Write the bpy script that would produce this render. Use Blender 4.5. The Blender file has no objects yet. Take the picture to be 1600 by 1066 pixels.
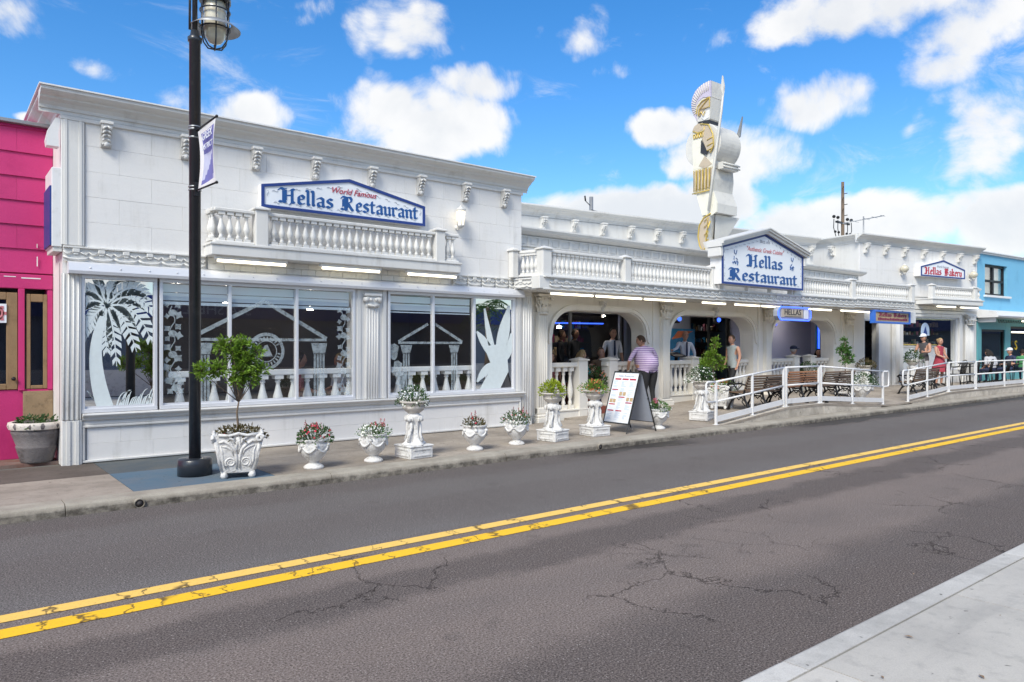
import bpy, math, random
from mathutils import Matrix, Vector
sc = bpy.context.scene
COL = sc.collection
R = math.radians
random.seed(7)
# ---------------------------------------------------------------- camera
F_, C_, S_ = 1140.0, .6242, .7813
cd = bpy.data.cameras.new('camera'); cam = bpy.data.objects.new('camera', cd); COL.objects.link(cam)
cd.sensor_width = 36; cd.lens = 36*F_/1600; cd.shift_y = 8/1600; cd.clip_start = .05; cd.clip_end = 3000
cam.location = (0, 0, 1.7); cam.rotation_euler = (R(90), 0, -math.atan2(C_, S_))
sc.camera = cam
sc.render.resolution_x = 1024; sc.render.resolution_y = 682
sc.view_settings.view_transform = 'Standard'; sc.view_settings.look = 'None'
sc.view_settings.gamma = 1; sc.view_settings.exposure = 1.56
sc.view_settings.use_curve_mapping = False
# ---------------------------------------------------------------- node helpers
class NT:
    def __init__(s, tree): s.t = tree; s.n = tree.nodes; s.l = tree.links
    def node(s, k, **kw):
        n = s.n.new(k)
        for a, b in kw.items(): setattr(n, a, b)
        return n
    def put(s, sock, v):
        if isinstance(v, bpy.types.NodeSocket): s.l.new(v, sock)
        elif v is not None: sock.default_value = v
    def m(s, op, a, b=None, c=None, clamp=False):
        n = s.node('ShaderNodeMath', operation=op, use_clamp=clamp)
        s.put(n.inputs[0], a)
        if b is not None: s.put(n.inputs[1], b)
        if c is not None: s.put(n.inputs[2], c)
        return n.outputs[0]
    def vm(s, op, a, b=None, out=0):
        n = s.node('ShaderNodeVectorMath', operation=op); s.put(n.inputs[0], a)
        if b is not None: s.put(n.inputs[1], b)
        return n.outputs[out]
    def mix(s, f, a, b, mode='MIX'):
        n = s.node('ShaderNodeMix', data_type='RGBA', blend_type=mode)
        s.put(n.inputs[0], f); s.put(n.inputs[6], a); s.put(n.inputs[7], b); return n.outputs[2]
    def noise(s, vec, scale, detail=3, rough=.5, w=None, dist=0):
        n = s.node('ShaderNodeTexNoise'); s.put(n.inputs['Vector'], vec); n.inputs['Scale'].default_value = scale
        n.inputs['Detail'].default_value = detail; n.inputs['Roughness'].default_value = rough; n.inputs['Distortion'].default_value = dist
        return n.outputs['Fac']
    def ramp(s, v, a, b, lo=0., hi=1., smooth=True):
        n = s.node('ShaderNodeMapRange', interpolation_type='SMOOTHSTEP' if smooth else 'LINEAR')
        s.put(n.inputs[0], v); n.inputs[1].default_value = a; n.inputs[2].default_value = b
        n.inputs[3].default_value = lo; n.inputs[4].default_value = hi; return n.outputs[0]
def c4(c): return (c[0], c[1], c[2], 1)
# ---------------------------------------------------------------- world: daylight sky with cumulus clouds
SUN_EL, SUN_AZ = 43, -122      # degrees; azimuth from +Y towards +X
W = bpy.data.worlds.new('World'); sc.world = W; W.use_nodes = True
w = NT(W.node_tree); w.n.clear()
sky = w.node('ShaderNodeTexSky', sky_type='NISHITA', sun_disc=False)
sky.sun_elevation = R(SUN_EL); sky.sun_rotation = R(SUN_AZ); sky.air_density = 1.0; sky.dust_density = .3; sky.ozone_density = 3
tc = w.node('ShaderNodeTexCoord').outputs['Generated']
sp = w.node('ShaderNodeSeparateXYZ'); w.l.new(tc, sp.inputs[0]); dx, dy, dz = sp.outputs
# azimuth (0 = along the street's far side diagonal) and elevation, both in radians
az = w.m('ARCTAN2', w.m('SUBTRACT', w.m('MULTIPLY', dx, S_), w.m('MULTIPLY', dy, C_)), w.m('ADD', w.m('MULTIPLY', dx, C_), w.m('MULTIPLY', dy, S_)))
el = w.m('ARCSINE', dz)
n1 = w.noise(tc, 6.0, 10, .66, dist=.5); n2 = w.noise(tc, 22, 5, .6)
fld = w.m('ADD', w.m('MULTIPLY', w.m('SUBTRACT', n1, .5), 4.2), w.m('MULTIPLY', w.m('SUBTRACT', n2, .5), .9))
def vor(scale):
    v = w.node('ShaderNodeTexVoronoi', feature='SMOOTH_F1'); w.l.new(w.vm('ADD', tc, w.vm('MULTIPLY', wn.outputs['Color'], (.03, .03, .03))), v.inputs['Vector']); v.inputs['Scale'].default_value = scale; v.inputs['Smoothness'].default_value = .35
    return v.outputs['Distance']
wn = w.node('ShaderNodeTexNoise'); w.l.new(tc, wn.inputs['Vector']); wn.inputs['Scale'].default_value = 14
bill = w.m('ADD', w.m('MULTIPLY', w.m('SUBTRACT', .42, vor(17)), 1.1), w.m('MULTIPLY', w.m('SUBTRACT', .42, vor(42)), .7))
fld = w.m('ADD', fld, bill)
BL = [(640,190,170,62,1.25),(750,135,75,28,.7),(600,38,110,42,.75),(345,172,120,28,.8),(30,30,80,30,.35),(900,55,60,30,.5),(965,112,30,14,.4),(1255,158,95,42,1.05),
      (1050,200,55,24,.7),(1150,245,95,55,1.0),(990,338,180,46,1.9),(1120,318,70,48,1.4),(1340,350,210,50,1.9),(1400,325,60,34,1.3),(1580,345,110,58,1.9),(1480,320,120,25,.8),(1320,20,190,36,.8),
      (1545,35,110,45,.75),(1535,205,120,90,.85),(60,186,45,9,1.1),(1480,115,60,30,.45),(150,105,60,16,.4)]
acc = None
for (u, v, ru, rv, st) in BL:
    a = math.atan((u-800)/F_); e = math.atan((541-v)/F_*math.cos(a)); ra = ru/F_*math.cos(a)**2; re = rv/F_*math.cos(a)
    q = w.m('ADD', w.m('POWER', w.m('DIVIDE', w.m('SUBTRACT', az, a), ra), 2), w.m('POWER', w.m('DIVIDE', w.m('SUBTRACT', el, e), re), 2))
    b = w.m('MULTIPLY', w.m('SUBTRACT', 1.12, q), st*1.05)
    b = w.m('MAXIMUM', b, -1.0)
    acc = b if acc is None else w.m('MAXIMUM', acc, b)
# away from this part of the sky the same broken cloud cover goes on
aw = w.ramp(w.m('ABSOLUTE', az), .66, .95)
hi = w.ramp(el, .52, .75)
away = w.m('MAXIMUM', aw, hi)
acc = w.m('ADD', w.m('MULTIPLY', acc, w.m('SUBTRACT', 1, away)), w.m('MULTIPLY', away, w.m('SUBTRACT', .45, w.m('MULTIPLY', el, .15))))
dens = w.m('ADD', fld, acc)
mask = w.ramp(dens, -.25, .95)
# thin high wisps, drawn out by the wind
mpw = w.node('ShaderNodeMapping'); w.l.new(tc, mpw.inputs[0]); mpw.inputs['Rotation'].default_value = (.3, .5, .2); mpw.inputs['Scale'].default_value = (3, 9, 14)
wisp = w.ramp(w.m('ADD', w.noise(mpw.outputs[0], 1.2, 9, .68, dist=.8), w.m('MULTIPLY', w.m('SUBTRACT', w.noise(tc, 2.6, 3), .5), .9)), .52, .82)
mask = w.m('MAXIMUM', mask, w.m('MULTIPLY', wisp, .6))
# shading of the clouds: thick parts and lower edges greyer
n3 = w.noise(w.vm('ADD', tc, (0.0, 0.0, .035)), 6.5, 5, .55)
gr = w.ramp(w.m('ADD', w.m('SUBTRACT', w.m('MULTIPLY', dens, .16), w.m('MULTIPLY', bill, .22)), w.m('SUBTRACT', n3, .5)), .02, .45)
ccol = w.mix(gr, c4((7.0, 6.95, 6.85)), c4((5.7, 5.85, 6.05)))
hs = w.node('ShaderNodeHueSaturation'); hs.inputs['Hue'].default_value = .503; hs.inputs['Saturation'].default_value = 1.34; hs.inputs['Value'].default_value = 1.38
w.l.new(sky.outputs[0], hs.inputs['Color'])
skc = w.mix(w.m('MULTIPLY', mask, .95), hs.outputs[0], ccol)
bg = w.node('ShaderNodeBackground'); bg.inputs[1].default_value = .05; w.l.new(skc, bg.inputs[0])
wo = w.node('ShaderNodeOutputWorld'); w.l.new(bg.outputs[0], wo.inputs[0])
# ---------------------------------------------------------------- sun (veiled by thin cloud)
ld = bpy.data.lights.new('sun', 'SUN'); ld.energy = 1.3; ld.angle = R(22); ld.color = (1, .955, .84)
sun = bpy.data.objects.new('sun', ld); COL.objects.link(sun)
dirv = Vector((math.sin(R(SUN_AZ))*math.cos(R(SUN_EL)), math.cos(R(SUN_AZ))*math.cos(R(SUN_EL)), math.sin(R(SUN_EL))))
sun.rotation_euler = dirv.to_track_quat('Z', 'Y').to_euler()
# ---------------------------------------------------------------- materials
def mat(name, col, rough=.6, var=.08, vs=3., bump=.0, bs=60., metal=0., spec=.5, emit=0, dirt=None, dirtamt=.35, ds=1.6, coat=0, objrand=0., streak=0, cav=0):
    m_ = bpy.data.materials.new(name); m_.use_nodes = True; t = NT(m_.node_tree); p = t.n['Principled BSDF']
    tcn = t.node('ShaderNodeTexCoord'); oc = tcn.outputs['Object']
    f = t.noise(oc, vs, 4, .6)
    lo = [max(0, x*(1-var)) for x in col]; hi_ = [min(1, x*(1+var)) for x in col]
    cc = t.mix(f, c4(lo), c4(hi_))
    if dirt:
        geo = t.node('ShaderNodeNewGeometry').outputs['Position']
        g1 = t.noise(geo, ds, 6, .68)
        if streak:
            mp = t.node('ShaderNodeMapping'); t.l.new(geo, mp.inputs[0]); mp.inputs['Scale'].default_value = (6, 6, .5)
            g1 = t.m('ADD', t.m('MULTIPLY', g1, .5), t.m('MULTIPLY', t.noise(mp.outputs[0], 1.2, 4, .6), .5))
        cc = t.mix(t.m('MULTIPLY', t.ramp(g1, .5, .74), dirtamt), cc, c4(dirt))
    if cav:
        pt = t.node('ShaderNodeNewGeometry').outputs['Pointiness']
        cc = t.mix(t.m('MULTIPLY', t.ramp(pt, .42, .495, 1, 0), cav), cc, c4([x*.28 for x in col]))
    if objrand:
        oi = t.node('ShaderNodeObjectInfo').outputs['Random']
        cc = t.mix(1.0, cc, t.ramp(oi, 0, 1, 1-objrand, 1+objrand*.3, False), 'MULTIPLY')
    t.l.new(cc, p.inputs['Base Color'])
    rr = t.m('ADD', rough-.08, t.m('MULTIPLY', f, .16)); t.l.new(rr, p.inputs['Roughness'])
    p.inputs['Metallic'].default_value = metal; p.inputs['Specular IOR Level'].default_value = spec
    if coat: p.inputs['Coat Weight'].default_value = coat
    if bump:
        b = t.node('ShaderNodeBump'); b.inputs['Strength'].default_value = min(1, bump); b.inputs['Distance'].default_value = .01
        t.l.new(t.noise(oc, bs, 5, .6), b.inputs['Height']); t.l.new(b.outputs[0], p.inputs['Normal'])
    if emit:
        p.inputs['Emission Color'].default_value = c4(col); p.inputs['Emission Strength'].default_value = emit
    return m_
M = {}
def film(name, col, tr_, dv=.1):
    m_ = bpy.data.materials.new(name); m_.use_nodes = True; t = NT(m_.node_tree); p = t.n['Principled BSDF']; p.inputs['Base Color'].default_value = c4(col); p.inputs['Roughness'].default_value = .6
    q = t.node('ShaderNodeBsdfTransparent'); mx = t.node('ShaderNodeMixShader'); oc = t.node('ShaderNodeTexCoord').outputs['Object']
    t.l.new(t.ramp(t.noise(oc, 12, 3), .35, .65, tr_-dv, tr_+dv), mx.inputs[0]); t.l.new(p.outputs[0], mx.inputs[1]); t.l.new(q.outputs[0], mx.inputs[2]); t.l.new(mx.outputs[0], t.n['Material Output'].inputs[0]); return m_
M['wall'] = mat('painted block', (.78, .765, .745), .55, .04, 2, .35, 25, dirt=(.42, .40, .35), dirtamt=.5, objrand=.03, streak=1)
M['trim'] = mat('painted trim', (.70, .69, .665), .45, .03, 2, .12, 30, dirt=(.38, .35, .30), dirtamt=.5, streak=1)
M['trimold'] = mat('weathered trim', (.70, .69, .66), .55, .06, 4, .5, 40, dirt=(.36, .34, .3), dirtamt=.55, ds=4, streak=1)
M['cream'] = mat('cream painted arcade', (.83, .79, .71), .5, .04, 2, .2, 25, dirt=(.5, .46, .38), dirtamt=.3, streak=1)
M['alum'] = mat('aluminium frame', (.74, .75, .78), .35, .04, 3, 0, metal=.25)
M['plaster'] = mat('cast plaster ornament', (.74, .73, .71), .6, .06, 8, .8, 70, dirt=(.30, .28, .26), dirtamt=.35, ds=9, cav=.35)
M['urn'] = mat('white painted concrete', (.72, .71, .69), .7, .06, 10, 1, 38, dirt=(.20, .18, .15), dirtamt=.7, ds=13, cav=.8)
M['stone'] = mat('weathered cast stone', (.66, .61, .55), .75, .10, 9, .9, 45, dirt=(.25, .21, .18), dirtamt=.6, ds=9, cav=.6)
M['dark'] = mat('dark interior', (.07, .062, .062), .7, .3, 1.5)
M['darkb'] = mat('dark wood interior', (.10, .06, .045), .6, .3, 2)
M['floor'] = mat('interior tile', (.16, .13, .11), .35, .2, 3)
M['roof'] = mat('roof membrane', (.6, .6, .58), .7, .1, 1)
M['iron'] = mat('black iron', (.018, .018, .02), .45, .2, 9, .3, 90, metal=.4)
M['pole'] = mat('black enamel pole', (.022, .026, .034), .33, .12, 4, .1, 120, dirt=(.09, .09, .09), dirtamt=.35, ds=5, coat=.3)
M['white'] = mat('white enamel', (.78, .775, .77), .4, .03, 6, dirt=(.5, .47, .42), dirtamt=.4, ds=4)
M['white_s'] = mat('white sign face', (.80, .83, .87), .4, .02, 3)
M['navy'] = mat('navy paint', (.015, .045, .22), .45, .1, 6)
M['blue_l'] = mat('letter blue', (.012, .09, .30), .45, .12, 9)
M['red_l'] = mat('letter red', (.45, .02, .05), .5, .1, 9)
M['redp'] = mat('letter faded red', (.55, .18, .2), .5, .2, 9)
M['ink'] = mat('print black', (.03, .03, .035), .5, .1, 9)
M['grey'] = mat('print grey', (.35, .38, .45), .5, .1, 9)
M['lblue'] = mat('print light blue', (.45, .56, .72), .5, .2, 12)
M['gold'] = mat('print tan', (.5, .36, .2), .5, .4, 30)
M['pink'] = mat('magenta board paint', (.55, .03, .17), .5, .10, 2, .35, 50, dirt=(.42, .012, .12), dirtamt=.6, ds=1.5, objrand=.08)
M['maroon'] = mat('maroon paint', (.22, .02, .07), .6, .2, 4, .4, 60)
M['woodf'] = mat('varnished door wood', (.27, .17, .085), .55, .25, 6, .4, 60, dirt=(.12, .07, .03), dirtamt=.5, ds=5)
M['ply'] = mat('plywood', (.30, .21, .12), .7, .35, 6, .4, 40, dirt=(.09, .055, .03), dirtamt=.75, ds=7)
M['bluew'] = mat('sky blue stucco', (.19, .50, .72), .7, .05, 2, .5, 45, dirt=(.13, .38, .58), dirtamt=.5, ds=2)
M['teal'] = mat('teal paint', (.12, .37, .40), .5, .1, 3)
M['brick'] = mat('red brick', (.30, .085, .055), .8, .2, 10, .8, 60, objrand=.35)
M['bark'] = mat('bark', (.16, .115, .08), .85, .3, 12, .9, 40)
M['soil'] = mat('soil', (.05, .035, .025), .95, .3, 20, 1, 40)
M['brass'] = mat('gold neon tubing', (.62, .45, .10), .4, .2, 9, metal=.3)
M['tan'] = mat('tan enamel', (.52, .43, .32), .5, .12, 4, dirt=(.25, .2, .15), dirtamt=.6, ds=3)
M['creamy'] = mat('cream enamel', (.78, .75, .64), .5, .05, 4, dirt=(.5, .45, .35), dirtamt=.5, ds=2)
M['violet'] = mat('faded violet enamel', (.55, .50, .62), .5, .1, 8, dirt=(.3, .25, .3), dirtamt=.6, ds=3)
M['pgrey'] = mat('white sheet metal', (.66, .64, .59), .5, .06, 4, dirt=(.40, .39, .37), dirtamt=.7, ds=2)
M['blueneon'] = mat('lit blue neon', (.04, .12, 1.0), .5, 0, 1, emit=1.0)
M['blueframe'] = mat('blue neon frame', (.04, .16, .62), .4, .1, 5)
M['tube'] = mat('lit fluorescent tube', (1.0, .92, .70), .5, 0, 1, emit=1.05)
M['lampoff'] = mat('frosted lamp glass', (.62, .58, .46), .25, .06, 5, coat=.5)
M['ceil'] = mat('lit ceiling lamp', (1, .9, .75), .5, 0, 1, emit=28)
M['warm'] = mat('lit warm lamp', (1, .9, .72), .5, 0, 1, emit=.33)
M['slat'] = mat('dark brown bench wood', (.17, .105, .06), .55, .3, 8, .5, 60, dirt=(.35, .28, .2), dirtamt=.4, ds=8, objrand=.3)
M['slat2'] = mat('orange bench wood', (.42, .19, .085), .55, .25, 8, .5, 60, dirt=(.2, .1, .05), dirtamt=.5, ds=8, objrand=.3)
M['frost'] = film('etched white film', (.72, .79, .79), .05, .02)
M['frostd'] = film('thin etched film', (.55, .64, .68), .58)
M['inner'] = mat('bright white stone', (.78, .78, .76), .5, .02, 4)
M['opp'] = mat('blue grey shop wall', (.17, .20, .24), .6, .3, .8)
M['valance'] = mat('white blind', (.62, .70, .73), .6, .04, 2)
M['mural'] = mat('blue mural', (.02, .2, .42), .4, .6, 6)
M['lavlit'] = mat('porch wall tinted lit lavender', (.55, .55, .70), .6, .06, 2)  # bluish-white wall; the lavender light on it is put into this colour
M['pwall'] = mat('bluish porch wall', (.15, .16, .25), .6, .08, 2)
M['steel'] = mat('galvanised steel', (.35, .36, .37), .45, .15, 6, metal=.6)
M['blackm'] = mat('black plastic', (.015, .015, .017), .5, .1, 5)
M['wire'] = mat('cable', (.03, .03, .03), .6, 0, 1)
M['redd'] = mat('red blossom', (.62, .03, .07), .5, .25, 30)
M['pinkd'] = mat('pink blossom', (.66, .16, .22), .5, .25, 30)
M['orgd'] = mat('orange blossom', (.62, .17, .06), .5, .25, 30)
M['whited'] = mat('white blossom', (.82, .83, .76), .5, .08, 30)
M['petal_v'] = mat('violet blossom', (.4, .3, .6), .5, .15, 30)
def leafmat(name, col, var=.5):
    m_ = bpy.data.materials.new(name); m_.use_nodes = True; t = NT(m_.node_tree); p = t.n['Principled BSDF']
    oc = t.node('ShaderNodeTexCoord').outputs['Object']
    f = t.ramp(t.noise(oc, 14, 3, .6), .3, .7); f2 = t.ramp(t.noise(oc, 45, 2, .5), .35, .65)
    cc = t.mix(f, c4([x*(1-var) for x in col]), c4([min(1, x*(1+var*.7)) for x in col])); cc = t.mix(t.m('MULTIPLY', f2, .35), cc, c4([col[0]*1.7, col[1]*1.5, col[2]*.7]))
    t.l.new(cc, p.inputs['Base Color']); p.inputs['Roughness'].default_value = .45
    tr = t.node('ShaderNodeBsdfTranslucent'); t.l.new(cc, tr.inputs[0]); mx = t.node('ShaderNodeMixShader'); mx.inputs[0].default_value = .28
    t.l.new(p.outputs[0], mx.inputs[1]); t.l.new(tr.outputs[0], mx.inputs[2]); t.l.new(mx.outputs[0], t.n['Material Output'].inputs[0])
    return m_
M['leaf'] = leafmat('glossy green leaf', (.065, .17, .03)); M['leafd'] = leafmat('dark green leaf', (.045, .11, .028))
M['leafy'] = leafmat('yellow green leaf', (.28, .36, .02)); M['leafb'] = leafmat('bright green leaf', (.15, .27, .03))
M['leafr'] = leafmat('reddish green leaf', (.10, .08, .03))
def glass(name, refl, tint=(1, 1, 1), rough=.0, wav=.0, k=1.3):
    m_ = bpy.data.materials.new(name); m_.use_nodes = True; t = NT(m_.node_tree); t.n.remove(t.n['Principled BSDF'])
    tr = t.node('ShaderNodeBsdfTransparent'); tr.inputs[0].default_value = c4(tint)
    gl = t.node('ShaderNodeBsdfGlossy'); gl.inputs['Roughness'].default_value = rough; gl.inputs['Color'].default_value = (1, 1, 1, 1)
    if wav:
        b = t.node('ShaderNodeBump'); b.inputs['Strength'].default_value = wav; b.inputs['Distance'].default_value = .02
        t.l.new(t.noise(t.node('ShaderNodeTexCoord').outputs['Object'], 1.3, 1), b.inputs['Height']); t.l.new(b.outputs[0], gl.inputs['Normal'])
    lw = t.node('ShaderNodeLayerWeight'); lw.inputs['Blend'].default_value = .5
    sch = t.m('ADD', .05, t.m('MULTIPLY', t.m('POWER', lw.outputs['Facing'], 4.0), .95))
    f = t.m('ADD', t.m('MULTIPLY', sch, k), refl, clamp=True)
    mx = t.node('ShaderNodeMixShader'); t.l.new(f, mx.inputs[0]); t.l.new(tr.outputs[0], mx.inputs[1]); t.l.new(gl.outputs[0], mx.inputs[2])
    t.l.new(mx.outputs[0], t.n['Material Output'].inputs[0]); return m_
M['glass'] = glass('window glass', .045, (.97, .99, 1), wav=.03, k=1.2)
M['mirror'] = glass('mirrored window film', .62, (.5, .55, .6), wav=.03)
M['glassd'] = glass('dark shop glass', .03, (.75, .8, .85), wav=.03, k=.35)
# ground materials ------------------------------------------------
def groundmat(name, build):
    m_ = bpy.data.materials.new(name); m_.use_nodes = True; t = NT(m_.node_tree); p = t.n['Principled BSDF']
    pos = t.node('ShaderNodeNewGeometry').outputs['Position']; s = t.node('ShaderNodeSeparateXYZ'); t.l.new(pos, s.inputs[0])
    build(t, p, pos, s.outputs[0], s.outputs[1], s.outputs[2]); return m_
def cracks(t, pos, scale, width, maskscale, thr):
    nn = t.node('ShaderNodeTexNoise'); t.l.new(pos, nn.inputs['Vector']); nn.inputs['Scale'].default_value = 2.2; nn.inputs['Detail'].default_value = 6; nn.inputs['Roughness'].default_value = .7
    sub = t.vm('SUBTRACT', nn.outputs['Color'], (.5, .5, .5)); scn = t.node('ShaderNodeVectorMath', operation='SCALE'); t.l.new(sub, scn.inputs[0]); scn.inputs['Scale'].default_value = .55
    v = t.node('ShaderNodeTexVoronoi', feature='DISTANCE_TO_EDGE'); t.l.new(t.vm('ADD', pos, scn.outputs[0]), v.inputs['Vector']); v.inputs['Scale'].default_value = scale
    line = t.ramp(v.outputs['Distance'], 0, width, 1, 0)
    mk = t.ramp(t.noise(pos, maskscale, 3, .6), thr, thr+.06)
    return t.m('MULTIPLY', line, mk)
def road_b(t, p, pos, x, y, z):
    sp_ = t.node('ShaderNodeTexVoronoi'); t.l.new(pos, sp_.inputs['Vector']); sp_.inputs['Scale'].default_value = 75
    spn = t.ramp(t.m('ADD', sp_.outputs['Color'], 0), .0, 1.0)
    n_ = t.noise(pos, 80, 4, .8); big = t.noise(pos, .7, 6, .65)
    far = t.ramp(t.m('ADD', y, t.m('MULTIPLY', t.noise(pos, 3, 3), .1)), 5.48, 5.56)
    col = t.mix(far, c4((.340, .268, .228)), c4((.180, .174, .167)))
    # worn wheel tracks and polished strips that run along the road
    mp = t.node('ShaderNodeMapping'); t.l.new(pos, mp.inputs[0]); mp.inputs['Scale'].default_value = (.16, 1.5, 1)
    st = t.noise(mp.outputs[0], 1.0, 5, .6)
    yy = t.m('ADD', y, t.m('MULTIPLY', t.m('SUBTRACT', t.noise(pos, .9, 5, .7), .5), .75))
    def band(c, h, s): return t.ramp(t.m('ABSOLUTE', t.m('SUBTRACT', yy, c)), h, h+s, 1, 0)
    dk = t.m('MAXIMUM', band(4.55, .18, .22), band(2.5, .35, .45))
    dk = t.m('MAXIMUM', dk, t.m('MULTIPLY', band(8.2, .25, .3), .65)); dk = t.m('MAXIMUM', dk, t.m('MULTIPLY', band(6.6, .2, .5), .3))
    col = t.mix(t.m('MULTIPLY', dk, .85), col, c4((.085, .064, .057)))
    lt = t.m('MULTIPLY', t.m('MAXIMUM', band(5.72, .06, .12), t.m('MULTIPLY', band(7.05, .02, .1), .35)), far)
    col = t.mix(t.m('MULTIPLY', lt, .5), col, c4((.22, .22, .22)))
    col = t.mix(t.m('MULTIPLY', t.ramp(st, .35, .7), .30), col, c4((.16, .15, .148)))
    col = t.mix(t.m('MULTIPLY', t.ramp(big, .45, .7), .25), col, c4((.05, .046, .046)))
    col = t.mix(t.m('MULTIPLY', t.ramp(t.noise(pos, 2.7, 2, .4), .66, .72), .35), col, c4((.05, .043, .04)))
    # aggregate
    col = t.mix(t.ramp(n_, .30, .72), t.mix(.84, col, c4((.010, .009, .009))), t.mix(.42, col, c4((.46, .40, .37))))
    wh = t.node('ShaderNodeTexVoronoi'); t.l.new(pos, wh.inputs['Vector']); wh.inputs['Scale'].default_value = 55
    s_ = t.m('MULTIPLY', t.ramp(wh.outputs['Distance'], .16, .30, 1, 0), t.ramp(t.noise(pos, 47, 1), .55, .62))
    col = t.mix(t.m('MULTIPLY', s_, .6), col, c4((.55, .50, .46)))
    ck = t.m('MULTIPLY', cracks(t, pos, .8, .0065, .5, .50), t.ramp(y, 5.6, 5.4))
    ck = t.m('MAXIMUM', ck, t.m('MULTIPLY', cracks(t, pos, 1.9, .009, .4, .56), t.ramp(y, 5.6, 5.4, 0, .55)))
    col = t.mix(t.m('MULTIPLY', ck, .7), col, c4((.03, .024, .022)))
    # water lying in the far gutter
    wx = t.m('MAXIMUM', t.m('MULTIPLY', t.ramp(x, 7.4, 8.4), t.ramp(x, 11.0, 10.0)), t.m('MULTIPLY', t.ramp(x, 13.6, 15.4), t.ramp(x, 40, 36)))
    wet = t.m('MULTIPLY', wx, t.ramp(t.m('ADD', y, t.m('MULTIPLY', t.m('SUBTRACT', t.noise(pos, .9, 5, .65), .5), 1.0)), 7.98, 8.06))
    wet = t.m('MULTIPLY', wet, t.ramp(y, 8.6, 8.5))
    col = t.mix(t.m('MULTIPLY', wet, .8), col, c4((.022, .020, .018)))
    t.l.new(col, p.inputs['Base Color']); t.l.new(t.mix(wet, c4((.85,)*3), c4((.45,)*3)), p.inputs['Roughness'])
    b = t.node('ShaderNodeBump'); b.inputs['Strength'].default_value = .7; b.inputs['Distance'].default_value = .006
    h = t.m('SUBTRACT', t.m('MULTIPLY', n_, t.m('SUBTRACT', 1, wet)), t.m('MULTIPLY', ck, 2.5)); t.l.new(h, b.inputs['Height']); t.l.new(b.outputs[0], p.inputs['Normal'])
    t.l.new(t.m('ADD', .04, t.m('MULTIPLY', wet, .15)), p.inputs['Specular IOR Level'])
M['road'] = groundmat('asphalt', road_b)
def yellow_b(t, p, pos, x, y, z):
    nn = t.node('ShaderNodeTexNoise'); t.l.new(pos, nn.inputs['Vector']); nn.inputs['Scale'].default_value = 9; nn.inputs['Detail'].default_value = 4
    mp = t.node('ShaderNodeMapping'); t.l.new(t.vm('ADD', pos, t.vm('MULTIPLY', nn.outputs['Color'], (.3, .0, 0))), mp.inputs[0]); mp.inputs['Scale'].default_value = (2.3, .33, 1)
    v = t.node('ShaderNodeTexVoronoi', feature='DISTANCE_TO_EDGE'); t.l.new(mp.outputs[0], v.inputs['Vector']); v.inputs['Scale'].default_value = 1
    ck = t.ramp(v.outputs['Distance'], .0, .022, 1, 0)
    up = t.ramp(y, 5.38, 5.4)
    col = t.mix(up, c4((.95, .55, .015)), c4((.92, .58, .13)))
    col = t.mix(t.m('MULTIPLY', t.ramp(t.noise(pos, 60, 3, .7), .5, .75), .5), col, c4((.42, .28, .07)))
    wr = t.ramp(t.noise(pos, 9, 6, .8), .64, .72)
    col = t.mix(t.m('MULTIPLY', wr, .55), col, c4((.35, .26, .12)))
    col = t.mix(t.m('MULTIPLY', ck, .85), col, c4((.04, .03, .02)))
    t.l.new(col, p.inputs['Base Color']); p.inputs['Roughness'].default_value = .7
M['yellow'] = groundmat('yellow road paint', yellow_b)
def conc(name, base, dark, amt, blotch=1.2, sp=1.):
    def f(t, p, pos, x, y, z):
        n_ = t.noise(pos, 130, 3, .7); b1 = t.noise(pos, blotch, 6, .65); b2 = t.noise(pos, 9, 4, .6)
        col = t.mix(t.ramp(b1, .35, .7), c4(base), c4([a*(1-amt)+b*amt for a, b in zip(base, dark)]))
        col = t.mix(t.m('MULTIPLY', t.ramp(b2, .5, .75), .35), col, c4(dark))
        col = t.mix(t.m('MULTIPLY', t.ramp(n_, .35, .7), .22*sp), col, c4([x_*.5 for x_ in dark]))
        mpz = t.node('ShaderNodeMapping'); t.l.new(pos, mpz.inputs[0]); mpz.inputs['Rotation'].default_value = (0, 0, .5); mpz.inputs['Scale'].default_value = (.5, 3.5, 1)
        col = t.mix(t.m('MULTIPLY', t.ramp(t.noise(mpz.outputs[0], 1.1, 5, .6), .52, .7), .3), col, c4(dark))
        spt = t.m('MULTIPLY', t.ramp(t.noise(pos, 16, 1), .72, .76), .7); col = t.mix(spt, col, c4([x_*.3 for x_ in dark]))
        oi = t.node('ShaderNodeObjectInfo').outputs['Random']
        col = t.mix(1.0, col, t.ramp(oi, 0, 1, .88, 1.06, False), 'MULTIPLY')
        t.l.new(col, p.inputs['Base Color']); p.inputs['Roughness'].default_value = .88; p.inputs['Specular IOR Level'].default_value = .15
        b = t.node('ShaderNodeBump'); b.inputs['Strength'].default_value = .5; b.inputs['Distance'].default_value = .004; t.l.new(n_, b.inputs['Height']); t.l.new(b.outputs[0], p.inputs['Normal'])
    return groundmat(name, f)
M['walkfar'] = conc('old warm concrete', (.43, .375, .315), (.17, .145, .12), .5)
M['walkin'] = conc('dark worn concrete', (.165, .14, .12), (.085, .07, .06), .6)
M['walknear'] = conc('pale concrete', (.60, .57, .515), (.27, .26, .25), .5, .5, .6)
M['kerbnear'] = conc('pale kerb concrete', (.62, .60, .56), (.30, .29, .27), .5, 2)
M['bluepatch'] = conc('blue painted concrete', (.10, .17, .235), (.16, .19, .22), .8, 2)
M['bluedark'] = conc('slate painted concrete', (.085, .105, .12), (.14, .14, .13), .7, 2)
M['redfloor'] = conc('red worn entry floor', (.22, .11, .085), (.30, .27, .24), .8, 2)
M['retain'] = conc('stained retaining concrete', (.70, .64, .55), (.24, .21, .17), .6, 1.6)
M['earth'] = conc('ground', (.2, .19, .17), (.12, .12, .10), .5)
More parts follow.
